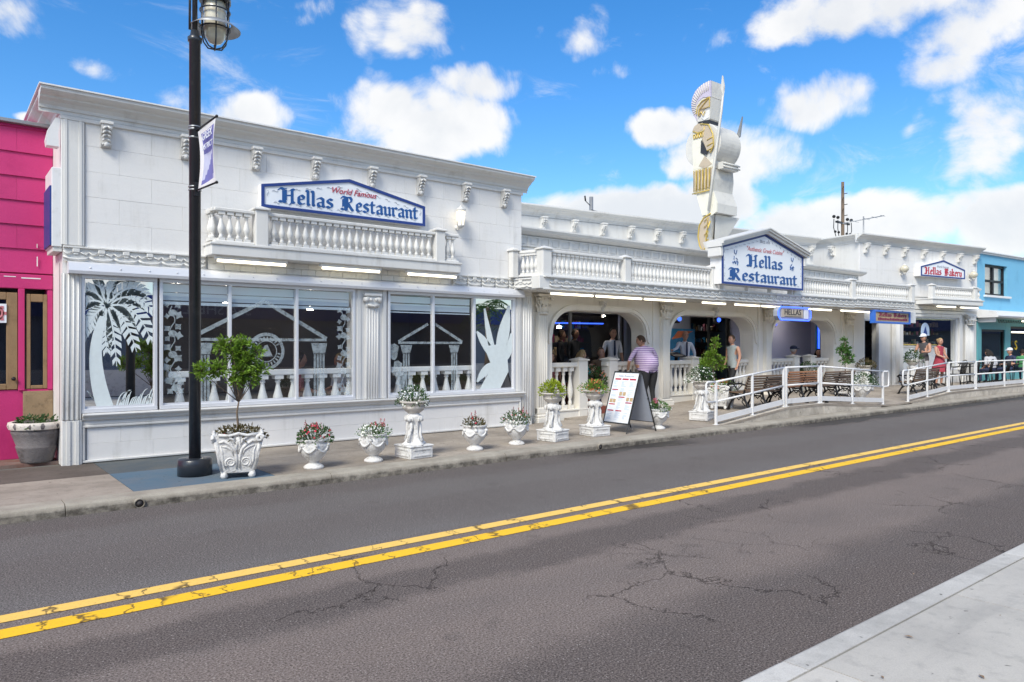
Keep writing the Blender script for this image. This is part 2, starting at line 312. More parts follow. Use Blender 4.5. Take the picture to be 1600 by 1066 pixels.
def kerb_b(t, p, pos, x, y, z):
    n_ = t.noise(pos, 110, 3, .7); b1 = t.noise(pos, 2, 6, .7)
    col = t.mix(t.ramp(b1, .3, .7), c4((.44, .40, .33)), c4((.30, .265, .215)))
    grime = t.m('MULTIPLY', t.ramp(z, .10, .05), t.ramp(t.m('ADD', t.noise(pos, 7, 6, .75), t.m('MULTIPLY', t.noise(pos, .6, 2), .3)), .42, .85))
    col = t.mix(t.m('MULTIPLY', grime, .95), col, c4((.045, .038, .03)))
    col = t.mix(t.m('MULTIPLY', t.ramp(n_, .4, .75), .3), col, c4((.13, .12, .1)))
    t.l.new(col, p.inputs['Base Color']); p.inputs['Roughness'].default_value = .9
    b = t.node('ShaderNodeBump'); b.inputs['Strength'].default_value = .7; b.inputs['Distance'].default_value = .006; t.l.new(n_, b.inputs['Height']); t.l.new(b.outputs[0], p.inputs['Normal'])
M['kerb'] = groundmat('worn kerb concrete', kerb_b)
def stripe_b(t, p, pos, x, y, z):
    s_ = t.m('SINE', t.m('MULTIPLY', z, 150)); col = t.mix(t.ramp(s_, -.1, .2), c4((.62, .52, .66)), c4((.22, .13, .32)))
    t.l.new(col, p.inputs['Base Color']); p.inputs['Roughness'].default_value = .85
M['polo'] = groundmat('purple striped knit', stripe_b)
for k, c in dict(skin=(.52, .28, .19), skin_d=(.26, .13, .085), skin_p=(.60, .36, .26)).items(): M[k] = mat(k, c, .55, .08, 20)
for k, c in dict(c_white=(.75, .75, .80), c_black=(.02, .02, .022), c_teal=(.06, .40, .44), c_grey=(.34, .38, .38), c_dgrey=(.07, .065, .07), c_red=(.36, .045, .07),
                 c_navy=(.03, .04, .09), c_lgrey=(.5, .5, .52), c_brown=(.16, .10, .06), c_rose=(.42, .15, .17), c_green=(.08, .3, .12), hair_d=(.018, .013, .01), hair_b=(.36, .25, .12),
                 hair_g=(.55, .52, .48), hair_br=(.07, .04, .022)).items(): M[k] = mat(k, c, .85, .15, 25, .3, 120)
# ================================================================ mesh helpers
WM = {}
def rmat(loc, rz=0): return Matrix.Translation(loc) @ Matrix.Rotation(rz, 4, 'Z')
class MB:
    def __init__(s, M_=None): s.v = []; s.f = []; s.mi = []; s.sm = []; s.cur = 0; s.M = M_
    def add(s, vs, fs, smooth=False):
        o = len(s.v)
        if s.M is not None: vs = [tuple(s.M @ Vector(v)) for v in vs]
        s.v += [tuple(v) for v in vs]
        for f in fs: s.f.append(tuple(i+o for i in f)); s.mi.append(s.cur); s.sm.append(smooth)
    def box(s, a, b, c=0.0):
        x0, y0, z0 = a; x1, y1, z1 = b
        if x0 > x1: x0, x1 = x1, x0
        if y0 > y1: y0, y1 = y1, y0
        if z0 > z1: z0, z1 = z1, z0
        if c <= 0:
            s.add([(x0,y0,z0),(x1,y0,z0),(x1,y1,z0),(x0,y1,z0),(x0,y0,z1),(x1,y0,z1),(x1,y1,z1),(x0,y1,z1)],
                  [(0,3,2,1),(4,5,6,7),(0,1,5,4),(1,2,6,5),(2,3,7,6),(3,0,4,7)]); return
        c = min(c, (x1-x0)*.45, (y1-y0)*.45, (z1-z0)*.45)
        vs = []; idx = {}
        for i, X in enumerate((x0, x1)):
            for j, Y in enumerate((y0, y1)):
                for k, Z in enumerate((z0, z1)):
                    sx, sy, sz = (c, -c)[i], (c, -c)[j], (c, -c)[k]
                    idx[(i,j,k)] = len(vs); vs += [(X, Y+sy, Z+sz), (X+sx, Y, Z+sz), (X+sx, Y+sy, Z)]
        I = lambda i, j, k, a_: idx[(i,j,k)]+a_
        fs = [(I(0,0,0,0),I(0,0,1,0),I(0,1,1,0),I(0,1,0,0)),(I(1,0,0,0),I(1,1,0,0),I(1,1,1,0),I(1,0,1,0)),
              (I(0,0,0,1),I(1,0,0,1),I(1,0,1,1),I(0,0,1,1)),(I(0,1,0,1),I(0,1,1,1),I(1,1,1,1),I(1,1,0,1)),
              (I(0,0,0,2),I(0,1,0,2),I(1,1,0,2),I(1,0,0,2)),(I(0,0,1,2),I(1,0,1,2),I(1,1,1,2),I(0,1,1,2))]
        for j in (0,1):
            for k in (0,1): fs.append((I(0,j,k,1),I(1,j,k,1),I(1,j,k,2),I(0,j,k,2)))
        for i in (0,1):
            for k in (0,1): fs.append((I(i,0,k,0),I(i,1,k,0),I(i,1,k,2),I(i,0,k,2)))
        for i in (0,1):
            for j in (0,1): fs.append((I(i,j,0,0),I(i,j,1,0),I(i,j,1,1),I(i,j,0,1)))
        for i in (0,1):
            for j in (0,1):
                for k in (0,1): fs.append((I(i,j,k,0),I(i,j,k,1),I(i,j,k,2)))
        s.add(vs, fs)
    def prism(s, poly, y0, y1, ax='y', smooth=False):
        n = len(poly)
        if ax == 'y': P = lambda p, d: (p[0], d, p[1])
        elif ax == 'x': P = lambda p, d: (d, p[0], p[1])
        else: P = lambda p, d: (p[0], p[1], d)
        vs = [P(p, y0) for p in poly]+[P(p, y1) for p in poly]
        fs = [tuple(range(n)), tuple(range(2*n-1, n-1, -1))]+[(i, i+n, (i+1) % n+n, (i+1) % n) for i in range(n)]
        s.add(vs, fs, smooth)
    def tube(s, pts, r, n=8, cap=True, smooth=True, flat=1.0):
        pts = [Vector(p) for p in pts]; m_ = len(pts); vs = []
        rr = r if isinstance(r, (list, tuple)) else [r]*m_
        prev = None
        for i, p in enumerate(pts):
            d = (pts[min(i+1, m_-1)]-pts[max(i-1, 0)]).normalized()
            if prev is None:
                a = d.cross(Vector((0, 0, 1)))
                if a.length < .1: a = d.cross(Vector((0, 1, 0)))
                a.normalize()
            else:
                a = prev-d*prev.dot(d)
                a = a.normalized() if a.length > 1e-6 else d.orthogonal().normalized()
            prev = a; b = d.cross(a)
            for k in range(n):
                t_ = 2*math.pi*k/n; vs.append(p+(a*math.cos(t_)+b*math.sin(t_)*flat)*rr[i])
        fs = [(i*n+k, i*n+(k+1) % n, (i+1)*n+(k+1) % n, (i+1)*n+k) for i in range(m_-1) for k in range(n)]
        if cap: fs += [tuple(range(n-1, -1, -1)), tuple(range((m_-1)*n, m_*n))]
        s.add(vs, fs, smooth)
    def lathe(s, prof, c=(0,0,0), n=16, mod=None, smooth=True, sx=1, sy=1, caps=True, ph=0):
        vs = []
        for (r, z) in prof:
            for k in range(n):
                t_ = 2*math.pi*k/n+ph; q = r*(mod(t_, z) if mod else 1)
                vs.append((c[0]+q*math.cos(t_)*sx, c[1]+q*math.sin(t_)*sy, c[2]+z))
        m_ = len(prof)
        fs = [(i*n+k, i*n+(k+1) % n, (i+1)*n+(k+1) % n, (i+1)*n+k) for i in range(m_-1) for k in range(n)]
        if caps: fs += [tuple(range(n-1, -1, -1)), tuple(range((m_-1)*n, m_*n))]
        s.add(vs, fs, smooth)
    def ball(s, c, r, n=8, m_=6, sx=1, sy=1, sz=1):
        prof = [(max(1e-4, r*math.sin(math.pi*i/m_)), -r*math.cos(math.pi*i/m_)*sz) for i in range(m_+1)]
        s.lathe(prof, c, n, sx=sx, sy=sy)
    def fin(s, mats):
        if not isinstance(mats, (list, tuple)): mats = [mats]
        me = bpy.data.meshes.new('mesh'); me.from_pydata(s.v, [], s.f)
        for m_ in mats: me.materials.append(M[m_] if isinstance(m_, str) else m_)
        me.polygons.foreach_set('material_index', s.mi); me.polygons.foreach_set('use_smooth', s.sm); me.update()
        return me
    def build(s, name, mats, parent=None, kind=None, label=None, world=True):
        """verts are in world space when world=True, else in the parent's frame"""
        if parent is not None and world:
            inv = WM[parent].inverted(); s.v = [tuple(inv @ Vector(v)) for v in s.v]
        o = bpy.data.objects.new(name, s.fin(mats)); COL.objects.link(o)
        if parent is not None: o.parent = parent; WM[o] = WM[parent].copy()
        else: WM[o] = Matrix.Identity(4)
        if kind: o['kind'] = kind
        if label: o['label'] = label
        return o
def thing(name, label, cat, loc=(0,0,0), rz=0, group=None):
    o = bpy.data.objects.new(name, None); COL.objects.link(o); o.location = loc; o.rotation_euler = (0, 0, rz); o.empty_display_size = .1
    o['label'] = label; o['category'] = cat
    if group: o['group'] = group
    WM[o] = rmat(loc, rz); return o
def tag(o, label, cat, group=None):
    o['label'] = label; o['category'] = cat
    if group: o['group'] = group
    return o
def piece(name, mesh, parent, mw):
    """an object sharing a mesh, placed by its world matrix"""
    o = bpy.data.objects.new(name, mesh); COL.objects.link(o)
    if parent is not None: o.parent = parent; o.matrix_basis = WM[parent].inverted() @ mw
    else: o.matrix_basis = mw
    WM[o] = mw; return o
def T(x, y, z, rz=0, s=1): return Matrix.Translation((x, y, z)) @ Matrix.Rotation(rz, 4, 'Z') @ Matrix.Diagonal((s, s, s, 1))
def dup(root, loc, rz=0, label=None, group=None, sc_=1):
    r = root.copy(); COL.objects.link(r); r.location = loc; r.rotation_euler = (0, 0, rz); r.scale = (sc_,)*3
    if label: r['label'] = label
    if group: r['group'] = group
    WM[r] = rmat(loc, rz)
    for ch in list(root.children):
        c = ch.copy(); COL.objects.link(c); c.parent = r; WM[c] = WM[r]
        for g in list(ch.children):
            d = g.copy(); COL.objects.link(d); d.parent = c
    return r
def text(name, s_, size, m_, parent, mw, shear=0, extrude=.004, align='CENTER', sx=1, spacing=1, label=None):
    cu = bpy.data.curves.new('t', 'FONT'); cu.body = s_; cu.size = size; cu.extrude = extrude; cu.shear = shear; cu.align_x = align; cu.space_character = spacing
    cu.resolution_u = 3; ob = bpy.data.objects.new('t', cu); COL.objects.link(ob)
    me = bpy.data.meshes.new_from_object(ob.evaluated_get(bpy.context.evaluated_depsgraph_get())); bpy.data.objects.remove(ob); bpy.data.curves.remove(cu)
    me.materials.clear(); me.materials.append(M[m_])
    me.transform(Matrix.Diagonal((sx, 1, 1, 1)) @ Matrix.Identity(4)); me.transform(Matrix.Rotation(math.pi/2, 4, 'X'))
    return piece(name, me, parent, mw)
# broad-nib blackletter --------------------------------------------
GL = {
 'n': (3.9, [[(.2,4.5),(.9,4.1),(.9,.9),(1.4,.3)],[(1.2,4.1),(2.2,4.8),(3.0,4.1),(3.0,.9),(3.5,.3)]]),
 'u': (3.9, [[(.3,4.6),(.9,4.2),(.9,.9),(1.6,.3),(2.9,1.1)],[(2.4,4.6),(3.0,4.2),(3.0,.9),(3.5,.3)]]),
 'l': (2.0, [[(.3,7.6),(.9,7.1),(.9,.9),(1.4,.3)]]),
 'a': (3.8, [[(.6,4.1),(1.7,4.9),(2.8,4.2),(2.8,.9),(3.3,.3)],[(2.7,2.9),(.9,2.2),(.8,1.0),(1.5,.3),(2.7,1.0)]]),
 'e': (3.4, [[(2.8,.9),(1.7,.3),(.8,1.1),(.8,4.0),(1.8,4.9),(2.8,4.0),(2.6,3.1),(.9,2.5)]]),
 's': (3.4, [[(2.6,4.3),(1.6,4.9),(.8,4.1),(.9,3.2),(2.5,2.2),(2.6,1.1),(1.6,.3),(.5,.9)]]),
 't': (2.9, [[(1.1,6.3),(1.1,.9),(1.7,.3),(2.3,.8)],[(.2,4.7),(2.3,4.7)]]),
 'r': (3.1, [[(.3,4.6),(.9,4.2),(.9,.9),(1.4,.3)],[(1.1,4.1),(2.0,4.9),(2.7,4.3)]]),
 'k': (3.9, [[(.3,7.6),(.9,7.1),(.9,.9),(1.4,.3)],[(1.1,2.8),(2.1,4.8),(2.9,4.0),(1.3,2.7),(2.8,1.1),(3.4,.4)]]),
 'y': (3.9, [[(.3,4.6),(.9,4.2),(.9,1.1),(1.6,.4),(2.8,1.2)],[(2.4,4.6),(3.0,4.2),(3.0,.4),(1.8,-1.4),(.8,-1.6)]]),
 'H': (6.9, [[(.2,6.2),(1.0,7.2),(2.0,6.7),(2.8,7.1)],[(2.0,6.7),(2.0,.8),(2.7,.3)],[(2.7,6.2),(2.7,1.2)],[(.5,.8),(1.3,.3),(2.0,.8)],[(2.8,3.7),(5.2,4.2)],[(4.6,6.6),(5.2,7.3),(5.9,6.9)],[(5.2,6.9),(5.2,1.0),(4.5,-.3)],[(5.2,1.1),(5.9,.4)]]),
 'R': (6.6, [[(.2,6.2),(.9,7.2),(2.3,6.8),(4.2,7.1),(4.9,6.0),(4.6,4.8),(2.9,3.9)],[(2.0,6.7),(2.0,.8),(2.7,.3)],[(2.9,6.5),(2.9,1.2)],[(.2,.9),(1.2,.3),(2.0,.9)],[(1.1,5.8),(1.1,2.2)],[(3.2,3.9),(4.7,1.3),(5.5,.3)]]),
 'B': (6.2, [[(.2,6.2),(.9,7.2),(2.3,6.8),(4.0,7.2),(4.6,6.4),(4.6,5.0),(2.9,4.1)],[(2.0,6.7),(2.0,.8)],[(2.9,6.5),(2.9,1.2)],[(1.1,5.8),(1.1,2.2)],[(3.0,4.1),(4.9,3.2),(4.9,1.3),(3.0,.2),(.4,.7)]]),
}
def blackletter(mb, s_, x0, z0, h, y, width=None, nib=.62):
    """letters h = cap height; laid in x/z at depth y, facing -y"""
    tot = sum(GL[c][0] if c != ' ' else 3 for c in s_); sc_ = h/7.4; sx = sc_ if width is None else width/tot
    a = nib*.72; b = nib*.62; x = 0; k = 0
    for c in s_:
        if c == ' ': x += 3; continue
        wd, st = GL[c]
        for poly in st:
            for (p, q) in zip(poly[:-1], poly[1:]):
                pts = []
                for (px, pz) in (p, q):
                    for sg in (-1, 1): pts.append((px+sg*a, pz+sg*b)); pts.append((px+sg*.16, pz-sg*.16))
                # convex hull
                ps = sorted(set(pts)); lo = []; up = []
                cr = lambda o, u, v: (u[0]-o[0])*(v[1]-o[1])-(u[1]-o[1])*(v[0]-o[0])
                for q_ in ps:
                    while len(lo) > 1 and cr(lo[-2], lo[-1], q_) <= 0: lo.pop()
                    lo.append(q_)
                for q_ in reversed(ps):
                    while len(up) > 1 and cr(up[-2], up[-1], q_) <= 0: up.pop()
                    up.append(q_)
                hull = lo[:-1]+up[:-1]; k += 1
                mb.prism([(x0+(x+u)*sx, z0+v*sc_) for u, v in hull], y-.0006*(k % 9), y+.004)
        x += wd
def flourish(mb, pts, y, r=.004):
    """small painted scrolls along a line"""
    for (x, z, a) in pts:
        q = []
        for i in range(9):
            t_ = i/8; q.append((x+math.cos(a)*(t_-.5)*.09-math.sin(a)*.012*math.sin(t_*6.3), y, z+math.sin(a)*(t_-.5)*.09+math.cos(a)*.012*math.sin(t_*6.3)))
        mb.tube(q, r, 4, smooth=False, flat=.3)
# ================================================================ foliage helpers
def leaf(mb, p, d, L, wd, up=None):
    d = Vector(d).normalized(); s_ = d.cross(Vector(up) if up else Vector((random.uniform(-1,1), random.uniform(-1,1), random.uniform(-.2,1))))
    if s_.length < .05: s_ = d.orthogonal()
    s_.normalize(); n_ = s_.cross(d); p = Vector(p); m_ = p+d*L*.5
    mb.add([p, m_+s_*wd*.5+n_*wd*.12, p+d*L-n_*L*.08, m_-s_*wd*.5+n_*wd*.12, m_], [(0,4,1),(1,4,2),(2,4,3),(3,4,0)])
def rdir(zb=0.0):
    while True:
        v = Vector((random.uniform(-1,1), random.uniform(-1,1), random.uniform(-1,1)))
        if .05 < v.length < 1: v = v.normalized(); v.z += zb; return v.normalized()
def flower(mb, p, r, n_=None):
    n_ = n_ or rdir(.6); a = n_.orthogonal().normalized(); b = n_.cross(a); p = Vector(p)
    k = 6; vs = [p+n_*r*.25]
    for i in range(k*2):
        t_ = math.pi*i/k; q = r*(1 if i % 2 == 0 else .62); vs.append(p+(a*math.cos(t_)+b*math.sin(t_))*q)
    mb.add(vs, [(0, i+1, (i+1) % (k*2)+1) for i in range(k*2)])
def mound(name, label, loc, r, h, leafm, nl, fl, L=.05, group=None, cat='flowers', spike=None, tall=0):
    """a bedding plant: stems, leaves and blossoms; fl = [(material, count, size, spread test)]"""
    t = thing(name, label, cat, loc, 0, group)
    lf = MB(); st = MB()
    def pt(k=1.0):
        a = random.uniform(0, 6.283); e = math.asin(random.uniform(-.22, 1)); q = random.uniform(.45, 1)**.5*k*1.1
        wob = 1+.18*math.sin(a*3+loc[0]*7)+.10*math.sin(a*5+loc[0]*3)
        return Vector((math.cos(a)*math.cos(e)*r*q*wob, math.sin(a)*math.cos(e)*r*q*wob, math.sin(e)*h*q))
    for i in range(nl):
        p = pt(); d = (p+Vector((0, 0, h*.3))).normalized()+rdir(.1)*.8; leaf(lf, p, d, L*random.uniform(.7, 1.4), L*.42)
    for i in range(26):
        p = pt(); st.tube([(p.x*.3, p.y*.3, -.05), (p.x*.7, p.y*.7, p.z*.6), tuple(p)], .003, 4)
    lf.build('foliage', leafm, t, world=False); st.build('stems', 'leafd', t, world=False)
    for (m_, n_, sz, side) in fl:
        fb = MB()
        for i in range(n_):
            p = pt(1.08)
            if side: p.x += side*r*.45; 
            p.x = max(-r*1.15, min(r*1.15, p.x))
            flower(fb, p+Vector((0, 0, .01)), sz*random.uniform(.8, 1.2), (p.normalized()+Vector((0, -.5, .4))).normalized())
        fb.build('blossoms', m_, t, world=False)
    if spike:
        for (m_, n_, side) in spike:
            fb = MB(); sb = MB()
            for i in range(n_):
                x = side*r*.6+random.uniform(-.45, .45)*r; y = random.uniform(-.5, .5)*r; z0 = h*.6; z1 = h+random.uniform(.02, tall)
                tx = x*1.3; sb.tube([(x*.6, y*.6, 0), (x, y, z0), (tx, y, z1)], .003, 4)
                for j in range(11):
                    q = z0+(z1-z0)*(.35+.7*j/11); a = j*2.4; rr_ = .016*(1.2-j/11)
                    flower(fb, (tx+math.cos(a)*rr_, y+math.sin(a)*rr_, q), random.uniform(.007, .012))
                for j in range(5): leaf(sb, (x, y, z0*.5+(z1-z0)*j/8), rdir(.3), L*.8, L*.3)
            sb.build('stems', leafm, t, world=False); fb.build('flower_spikes', m_, t, world=False)
    return t
def shrub(name, label, loc, trunk, clumps, leafm, nl, L=.06, cat='tree', tr=.02, group=None, wr=.4):
    t = thing(name, label, cat, loc, 0, group); tb = MB(); lf = MB()
    tb.tube(trunk, [tr*(1-.45*i/(len(trunk)-1)) for i in range(len(trunk))], 7)
    top = Vector(trunk[-1]); mid = Vector(trunk[len(trunk)//2])
    tot = sum(c[3]**2 for c in clumps)
    for (x, y, z, r) in clumps:
        c = Vector((x, y, z)); o = top if z > top.z-.05 else mid.lerp(top, .6)
        tb.tube([o, o.lerp(c, .5)+rdir()*.02, c], [tr*.45, tr*.3, tr*.15], 5)
        k = int(nl*r*r/tot)
        tips = [c+rdir(.2)*r*random.uniform(.25, 1) for _ in range(max(4, k//7))]
        for q in tips: tb.tube([c, c.lerp(q, .6)+rdir()*.01, q], [tr*.18, tr*.12, .0015], 4)
        for i in range(k):
            q = random.choice(tips); p = q+(c-q)*random.uniform(0, .5)+rdir()*L*.4
            d = (q-c).normalized()+rdir(.25)*.7; leaf(lf, p, d, L*random.uniform(.6, 1.25), L*wr)
    tb.build('trunk', 'bark', t, world=False); lf.build('crown', leafm, t, world=False); return t

def words(t, items, m_='blue_l'):
    for (s_, x, z, h, y, wd, nib) in items:
        q = MB(); blackletter(q, s_, x, z, h, y, wd, nib=nib); q.build('word', m_, t, world=False)
# ================================================================ ground, road, pavements
def lerp(a, b, t_): return a+(b-a)*t_
def pl(x, pts):
    if x <= pts[0][0]: return pts[0][1]
    for (a, za), (b, zb) in zip(pts[:-1], pts[1:]):
        if x <= b: return lerp(za, zb, (x-a)/(b-a))
    return pts[-1][1]
ZF = [(12.3, .12), (14.8, .36), (16.3, .365), (19.2, .17), (21.0, .17), (23.6, .345), (40, .36)]
ZB = [(9.6, .12), (12.5, .19), (14.5, .31), (16, .36), (40, .36)]
def zg(x, y):
    f = min(1, max(0, (y-8.9)/2.3)); return lerp(pl(x, ZF), pl(x, ZB), f)
g = MB(); g.box((-400, -400, -.3), (500, 500, -.04)); o = g.build('ground', 'earth', kind='structure')
g = MB(); g.add([(-90, 1.9, 0), (160, 1.9, 0), (160, 8.6, 0), (-90, 8.6, 0)], [(0,1,2,3)]); g.build('road', 'road', kind='structure')
for (ya, yb) in ((5.15, 5.32), (5.45, 5.60)):
    g = MB(); g.add([(-90, ya, .004), (160, ya, .004), (160, yb, .004), (-90, yb, .004)], [(0,1,2,3)]); g.build('yellow_line', 'yellow', kind='structure')
# far pavement: slabs, kerb stones
far = bpy.data.objects.new('far_sidewalk', None); COL.objects.link(far); far['kind'] = 'structure'; WM[far] = Matrix.Identity(4)
def slab(x0, x1, y0, y1, m_, zf, par, nm='slab'):
    n_ = max(1, int((x1-x0)/.5)); b = MB(); gp = .004; k = 4
    vs = []; 
    for i in range(n_+1):
        for j in range(k+1):
            x = lerp(x0+gp, x1-gp, i/n_); y = lerp(y0+gp, y1-gp, j/k); vs.append((x, y, zf(x, y)))
    fs = [(i*(k+1)+j, (i+1)*(k+1)+j, (i+1)*(k+1)+j+1, i*(k+1)+j+1) for i in range(n_) for j in range(k)]
    b.add(vs, fs)
    ring = [(x0+gp, y0+gp), (x1-gp, y0+gp), (x1-gp, y1-gp), (x0+gp, y1-gp)]
    b.add([(x, y, zf(x, y)-dz_) for dz_ in (0, .05) for x, y in ring], [(i, i+4, (i+1) % 4+4, (i+1) % 4) for i in range(4)])
    return b.build(nm, m_, par)
xs = [-14.5, -12.3, -10.1, -7.9, -5.7, -3.5, -1.4, .2, 1.74, 3.30, 5.15, 7.0, 8.85, 10.7, 12.4, 14.8, 16.4, 18.1, 19.8, 21.6, 23.4, 25.2, 27, 28.8, 30.6, 32.4, 34.2, 36.0, 38.0]
for a, b in zip(xs[:-1], xs[1:]):
    dk = abs(a-1.74) < .01
    slab(a, b, 8.75, 10.15, 'bluepatch' if dk else 'walkfar', zg, far)
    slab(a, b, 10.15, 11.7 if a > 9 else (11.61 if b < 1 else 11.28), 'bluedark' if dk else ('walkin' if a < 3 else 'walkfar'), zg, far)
g = MB(); g.box((-14.5, 11.62, .02), (1.38, 12.4, .135)); g.build('entry_floor', 'redfloor', far)
g = MB(); g.add([(-14.5,8.74,.09),(12.3,8.74,.09),(12.3,11.6,.09),(-14.5,11.6,.09)], [(0,1,2,3)]); g.build('bedding', 'earth', far)
kf = bpy.data.objects.new('far_kerb', None); COL.objects.link(kf); kf['kind'] = 'structure'; WM[kf] = Matrix.Identity(4)
kx = [-14.5+i*2.35 for i in range(7)]+[1.06]+[3.9+i*2.75 for i in range(13)]
kx = sorted(kx)
for a, b in zip(kx[:-1], kx[1:]):
    k_ = MB(); pr = [(8.45, -.03), (8.455, .06), (8.475, .10), (8.51, .12), (8.745, .122), (8.745, -.03)]
    k_.prism(pr, a+.004, b-.004, 'x'); k_.build('kerb_stone', 'kerb', kf)
for (x, zc, r) in ((1.73, .045, .05), (8.6, .045, .05), (24.6, .05, .035)):
    k_ = MB(); k_.M = Matrix.Translation((x, 8.44, zc)) @ Matrix.Rotation(R(90), 4, 'X'); k_.cur = 0
    k_.lathe([(r*.8, -.03), (r*.8, .006), (r, .012), (r*1.15, .004), (r*1.15, -.03)], n=16, caps=False); k_.cur = 1; k_.lathe([(r*.8, .0), (.001, .002)], n=16)  # dark disc paints the shade inside the pipe mouth
    k_.build('drain_pipe', ['kerb', 'dark'], kf)
# retaining wall along the raised part
rw = bpy.data.objects.new('ramp_retaining_wall', None); COL.objects.link(rw); rw['kind'] = 'structure'; WM[rw] = Matrix.Identity(4)
cuts = [12.3, 13.6, 14.8, 16.3, 17.6, 19.2, None, 21.0, 22.4, 23.6, 24.6, 26.6, 28.6, 30.6, 32.6, 34.6, 36.6]
for a, b in zip(cuts[:-1], cuts[1:]):
    if a is None or b is None: continue
    k_ = MB(); za, zb = pl(a, ZF), pl(b, ZF)
    k_.add([(a+.004,8.76,.1),(b-.004,8.76,.1),(b-.004,8.95,.1),(a+.004,8.95,.1),(a+.004,8.76,za),(b-.004,8.76,zb),(b-.004,8.95,zb+.004),(a+.004,8.95,za+.004)],
           [(0,3,2,1),(4,5,6,7),(0,1,5,4),(1,2,6,5),(2,3,7,6),(3,0,4,7)]); k_.build('wall_block', 'retain', rw)
# near pavement
near = bpy.data.objects.new('near_sidewalk', None); COL.objects.link(near); near['kind'] = 'structure'; WM[near] = Matrix.Identity(4)
nx = [3.44+1.66*i for i in range(-9, 14)]
for a, b in zip(nx[:-1], nx[1:]):
    for (y0, y1) in ((-2.9, -.55), (-.55, 1.868)): slab(a, b, y0, y1, 'walknear', lambda x, y: .12, near)
g = MB(); g.add([(-12,-2.9,.1),(26,-2.9,.1),(26,1.87,.1),(-12,1.87,.1)], [(0,1,2,3)]); g.build('bedding', 'earth', near)
kn = bpy.data.objects.new('near_kerb', None); COL.objects.link(kn); kn['kind'] = 'structure'; WM[kn] = Matrix.Identity(4)
for i in range(-4, 9):
    a = 3.35+i*3.05; k_ = MB(); k_.prism([(2.045, -.03), (2.04, .07), (2.03, .105), (2.005, .12), (1.875, .122), (1.875, -.03)], a+.004, a+3.046, 'x'); k_.build('kerb_stone', 'kerbnear', kn)
lt = MB()
for (x, y, s_) in ((4.15, 1.72, .05), (3.9, 1.3, .045), (3.55, 1.62, .03), (5.3, 2.2, .03), (4.9, 1.55, .02), (3.3, 1.45, .03)):
    a = random.uniform(0, 6); leaf(lt, (x, y, .128), (math.cos(a), math.sin(a), .08), s_, s_*.45, up=(0, 0, 1))
lt.build('fallen_leaves', 'woodf', kind='stuff')
# ================================================================ shared ornament meshes
def baluster_mesh(m_, h, r=.042, n=10):
    b = MB(); q = h
    b.box((-r, -r, 0), (r, r, q*.09)); b.box((-r, -r, q*.90), (r, r, q))
    prof = [(r*.55, .09), (r*.8, .13), (r*.62, .18), (r*.45, .22), (r*.8, .28), (r*1.08, .38), (r*1.05, .46), (r*.72, .60), (r*.46, .74), (r*.42, .80), (r*.68, .83), (r*.5, .86), (r*.7, .90)]
    b.lathe([(a, z*q) for a, z in prof], n=n, caps=False); return b.fin(m_)
BAL = baluster_mesh('trim', .45, .047); BALC = baluster_mesh('cream', .82, .062, 12); BALW = baluster_mesh('inner', .60, .070, 12)
def corbel_mesh(m_, h=.35, wd=.16, dp=.2):
    b = MB(); b.box((-wd/2-.015, -dp-.02, h-.04), (wd/2+.015, 0, h), .005)
    pr = [(0, h-.04), (-dp, h-.04), (-dp*1.02, h-.10), (-dp*.8, h-.16), (-dp*.45, h*.45), (-dp*.42, h*.25), (-dp*.55, h*.12), (-dp*.4, 0.01), (-dp*.15, 0), (0, h*.08)]
    b.prism(pr, -wd/2, wd/2, 'x')
    for k in range(5):
        z = h-.09-k*.05; y = -dp*(1.02-.16*k)
        for s_ in (-1, 1): b.tube([(0, y-.012, z+.015), (s_*wd*.28, y-.018, z-.005), (s_*wd*.42, y-.004, z-.03)], [.012, .016, .006], 5)
    b.lathe([(.0, -.03), (.035, -.03), (.03, .03), (0, .03)], (0, -dp*.45, .04), 8)
    return b.fin(m_)
CORB = corbel_mesh('plaster', .34, .125, .14); CORBT = corbel_mesh('trim', .33, .13, .17)
def bracket_mesh(m_):            # one bay of the frieze: a hanging block between two scalloped recesses
    b = MB(); b.box((-.15, -.012, 0), (.15, .02, .20)); b.box((-.15, -.045, .175), (.15, -.012, .20), .004)
    b.box((-.045, -.042, .115), (.045, -.012, .175), .01); b.box((-.03, -.032, .085), (.03, -.012, .115), .008)
    b.tube([(-.15, -.02, .06), (-.10, -.035, .035), (0, -.042, .025), (.10, -.035, .035), (.15, -.02, .06)], .014, 5)
    b.tube([(-.148, -.02, .13), (-.11, -.03, .09), (-.05, -.03, .12)], .010, 5); b.tube([(.148, -.02, .13), (.11, -.03, .09), (.05, -.03, .12)], .010, 5)
    return b.fin(m_)
BRK = bracket_mesh('trim'); BRKO = bracket_mesh('trimold')
def panel_mesh(m_):
    b = MB(); b.box((-.145, -.02, 0), (.145, .01, .22)); 
    for a, c in (((-.145, -.045, 0), (-.115, -.02, .22)), ((.115, -.045, 0), (.145, -.02, .22)), ((-.115, -.04, .19), (.115, -.02, .22)), ((-.115, -.04, 0), (.115, -.02, .03))): b.box(a, c, .004)
    b.box((-.07, -.03, .05), (.07, -.02, .16), .01); return b.fin(m_)
PNL = panel_mesh('trim')
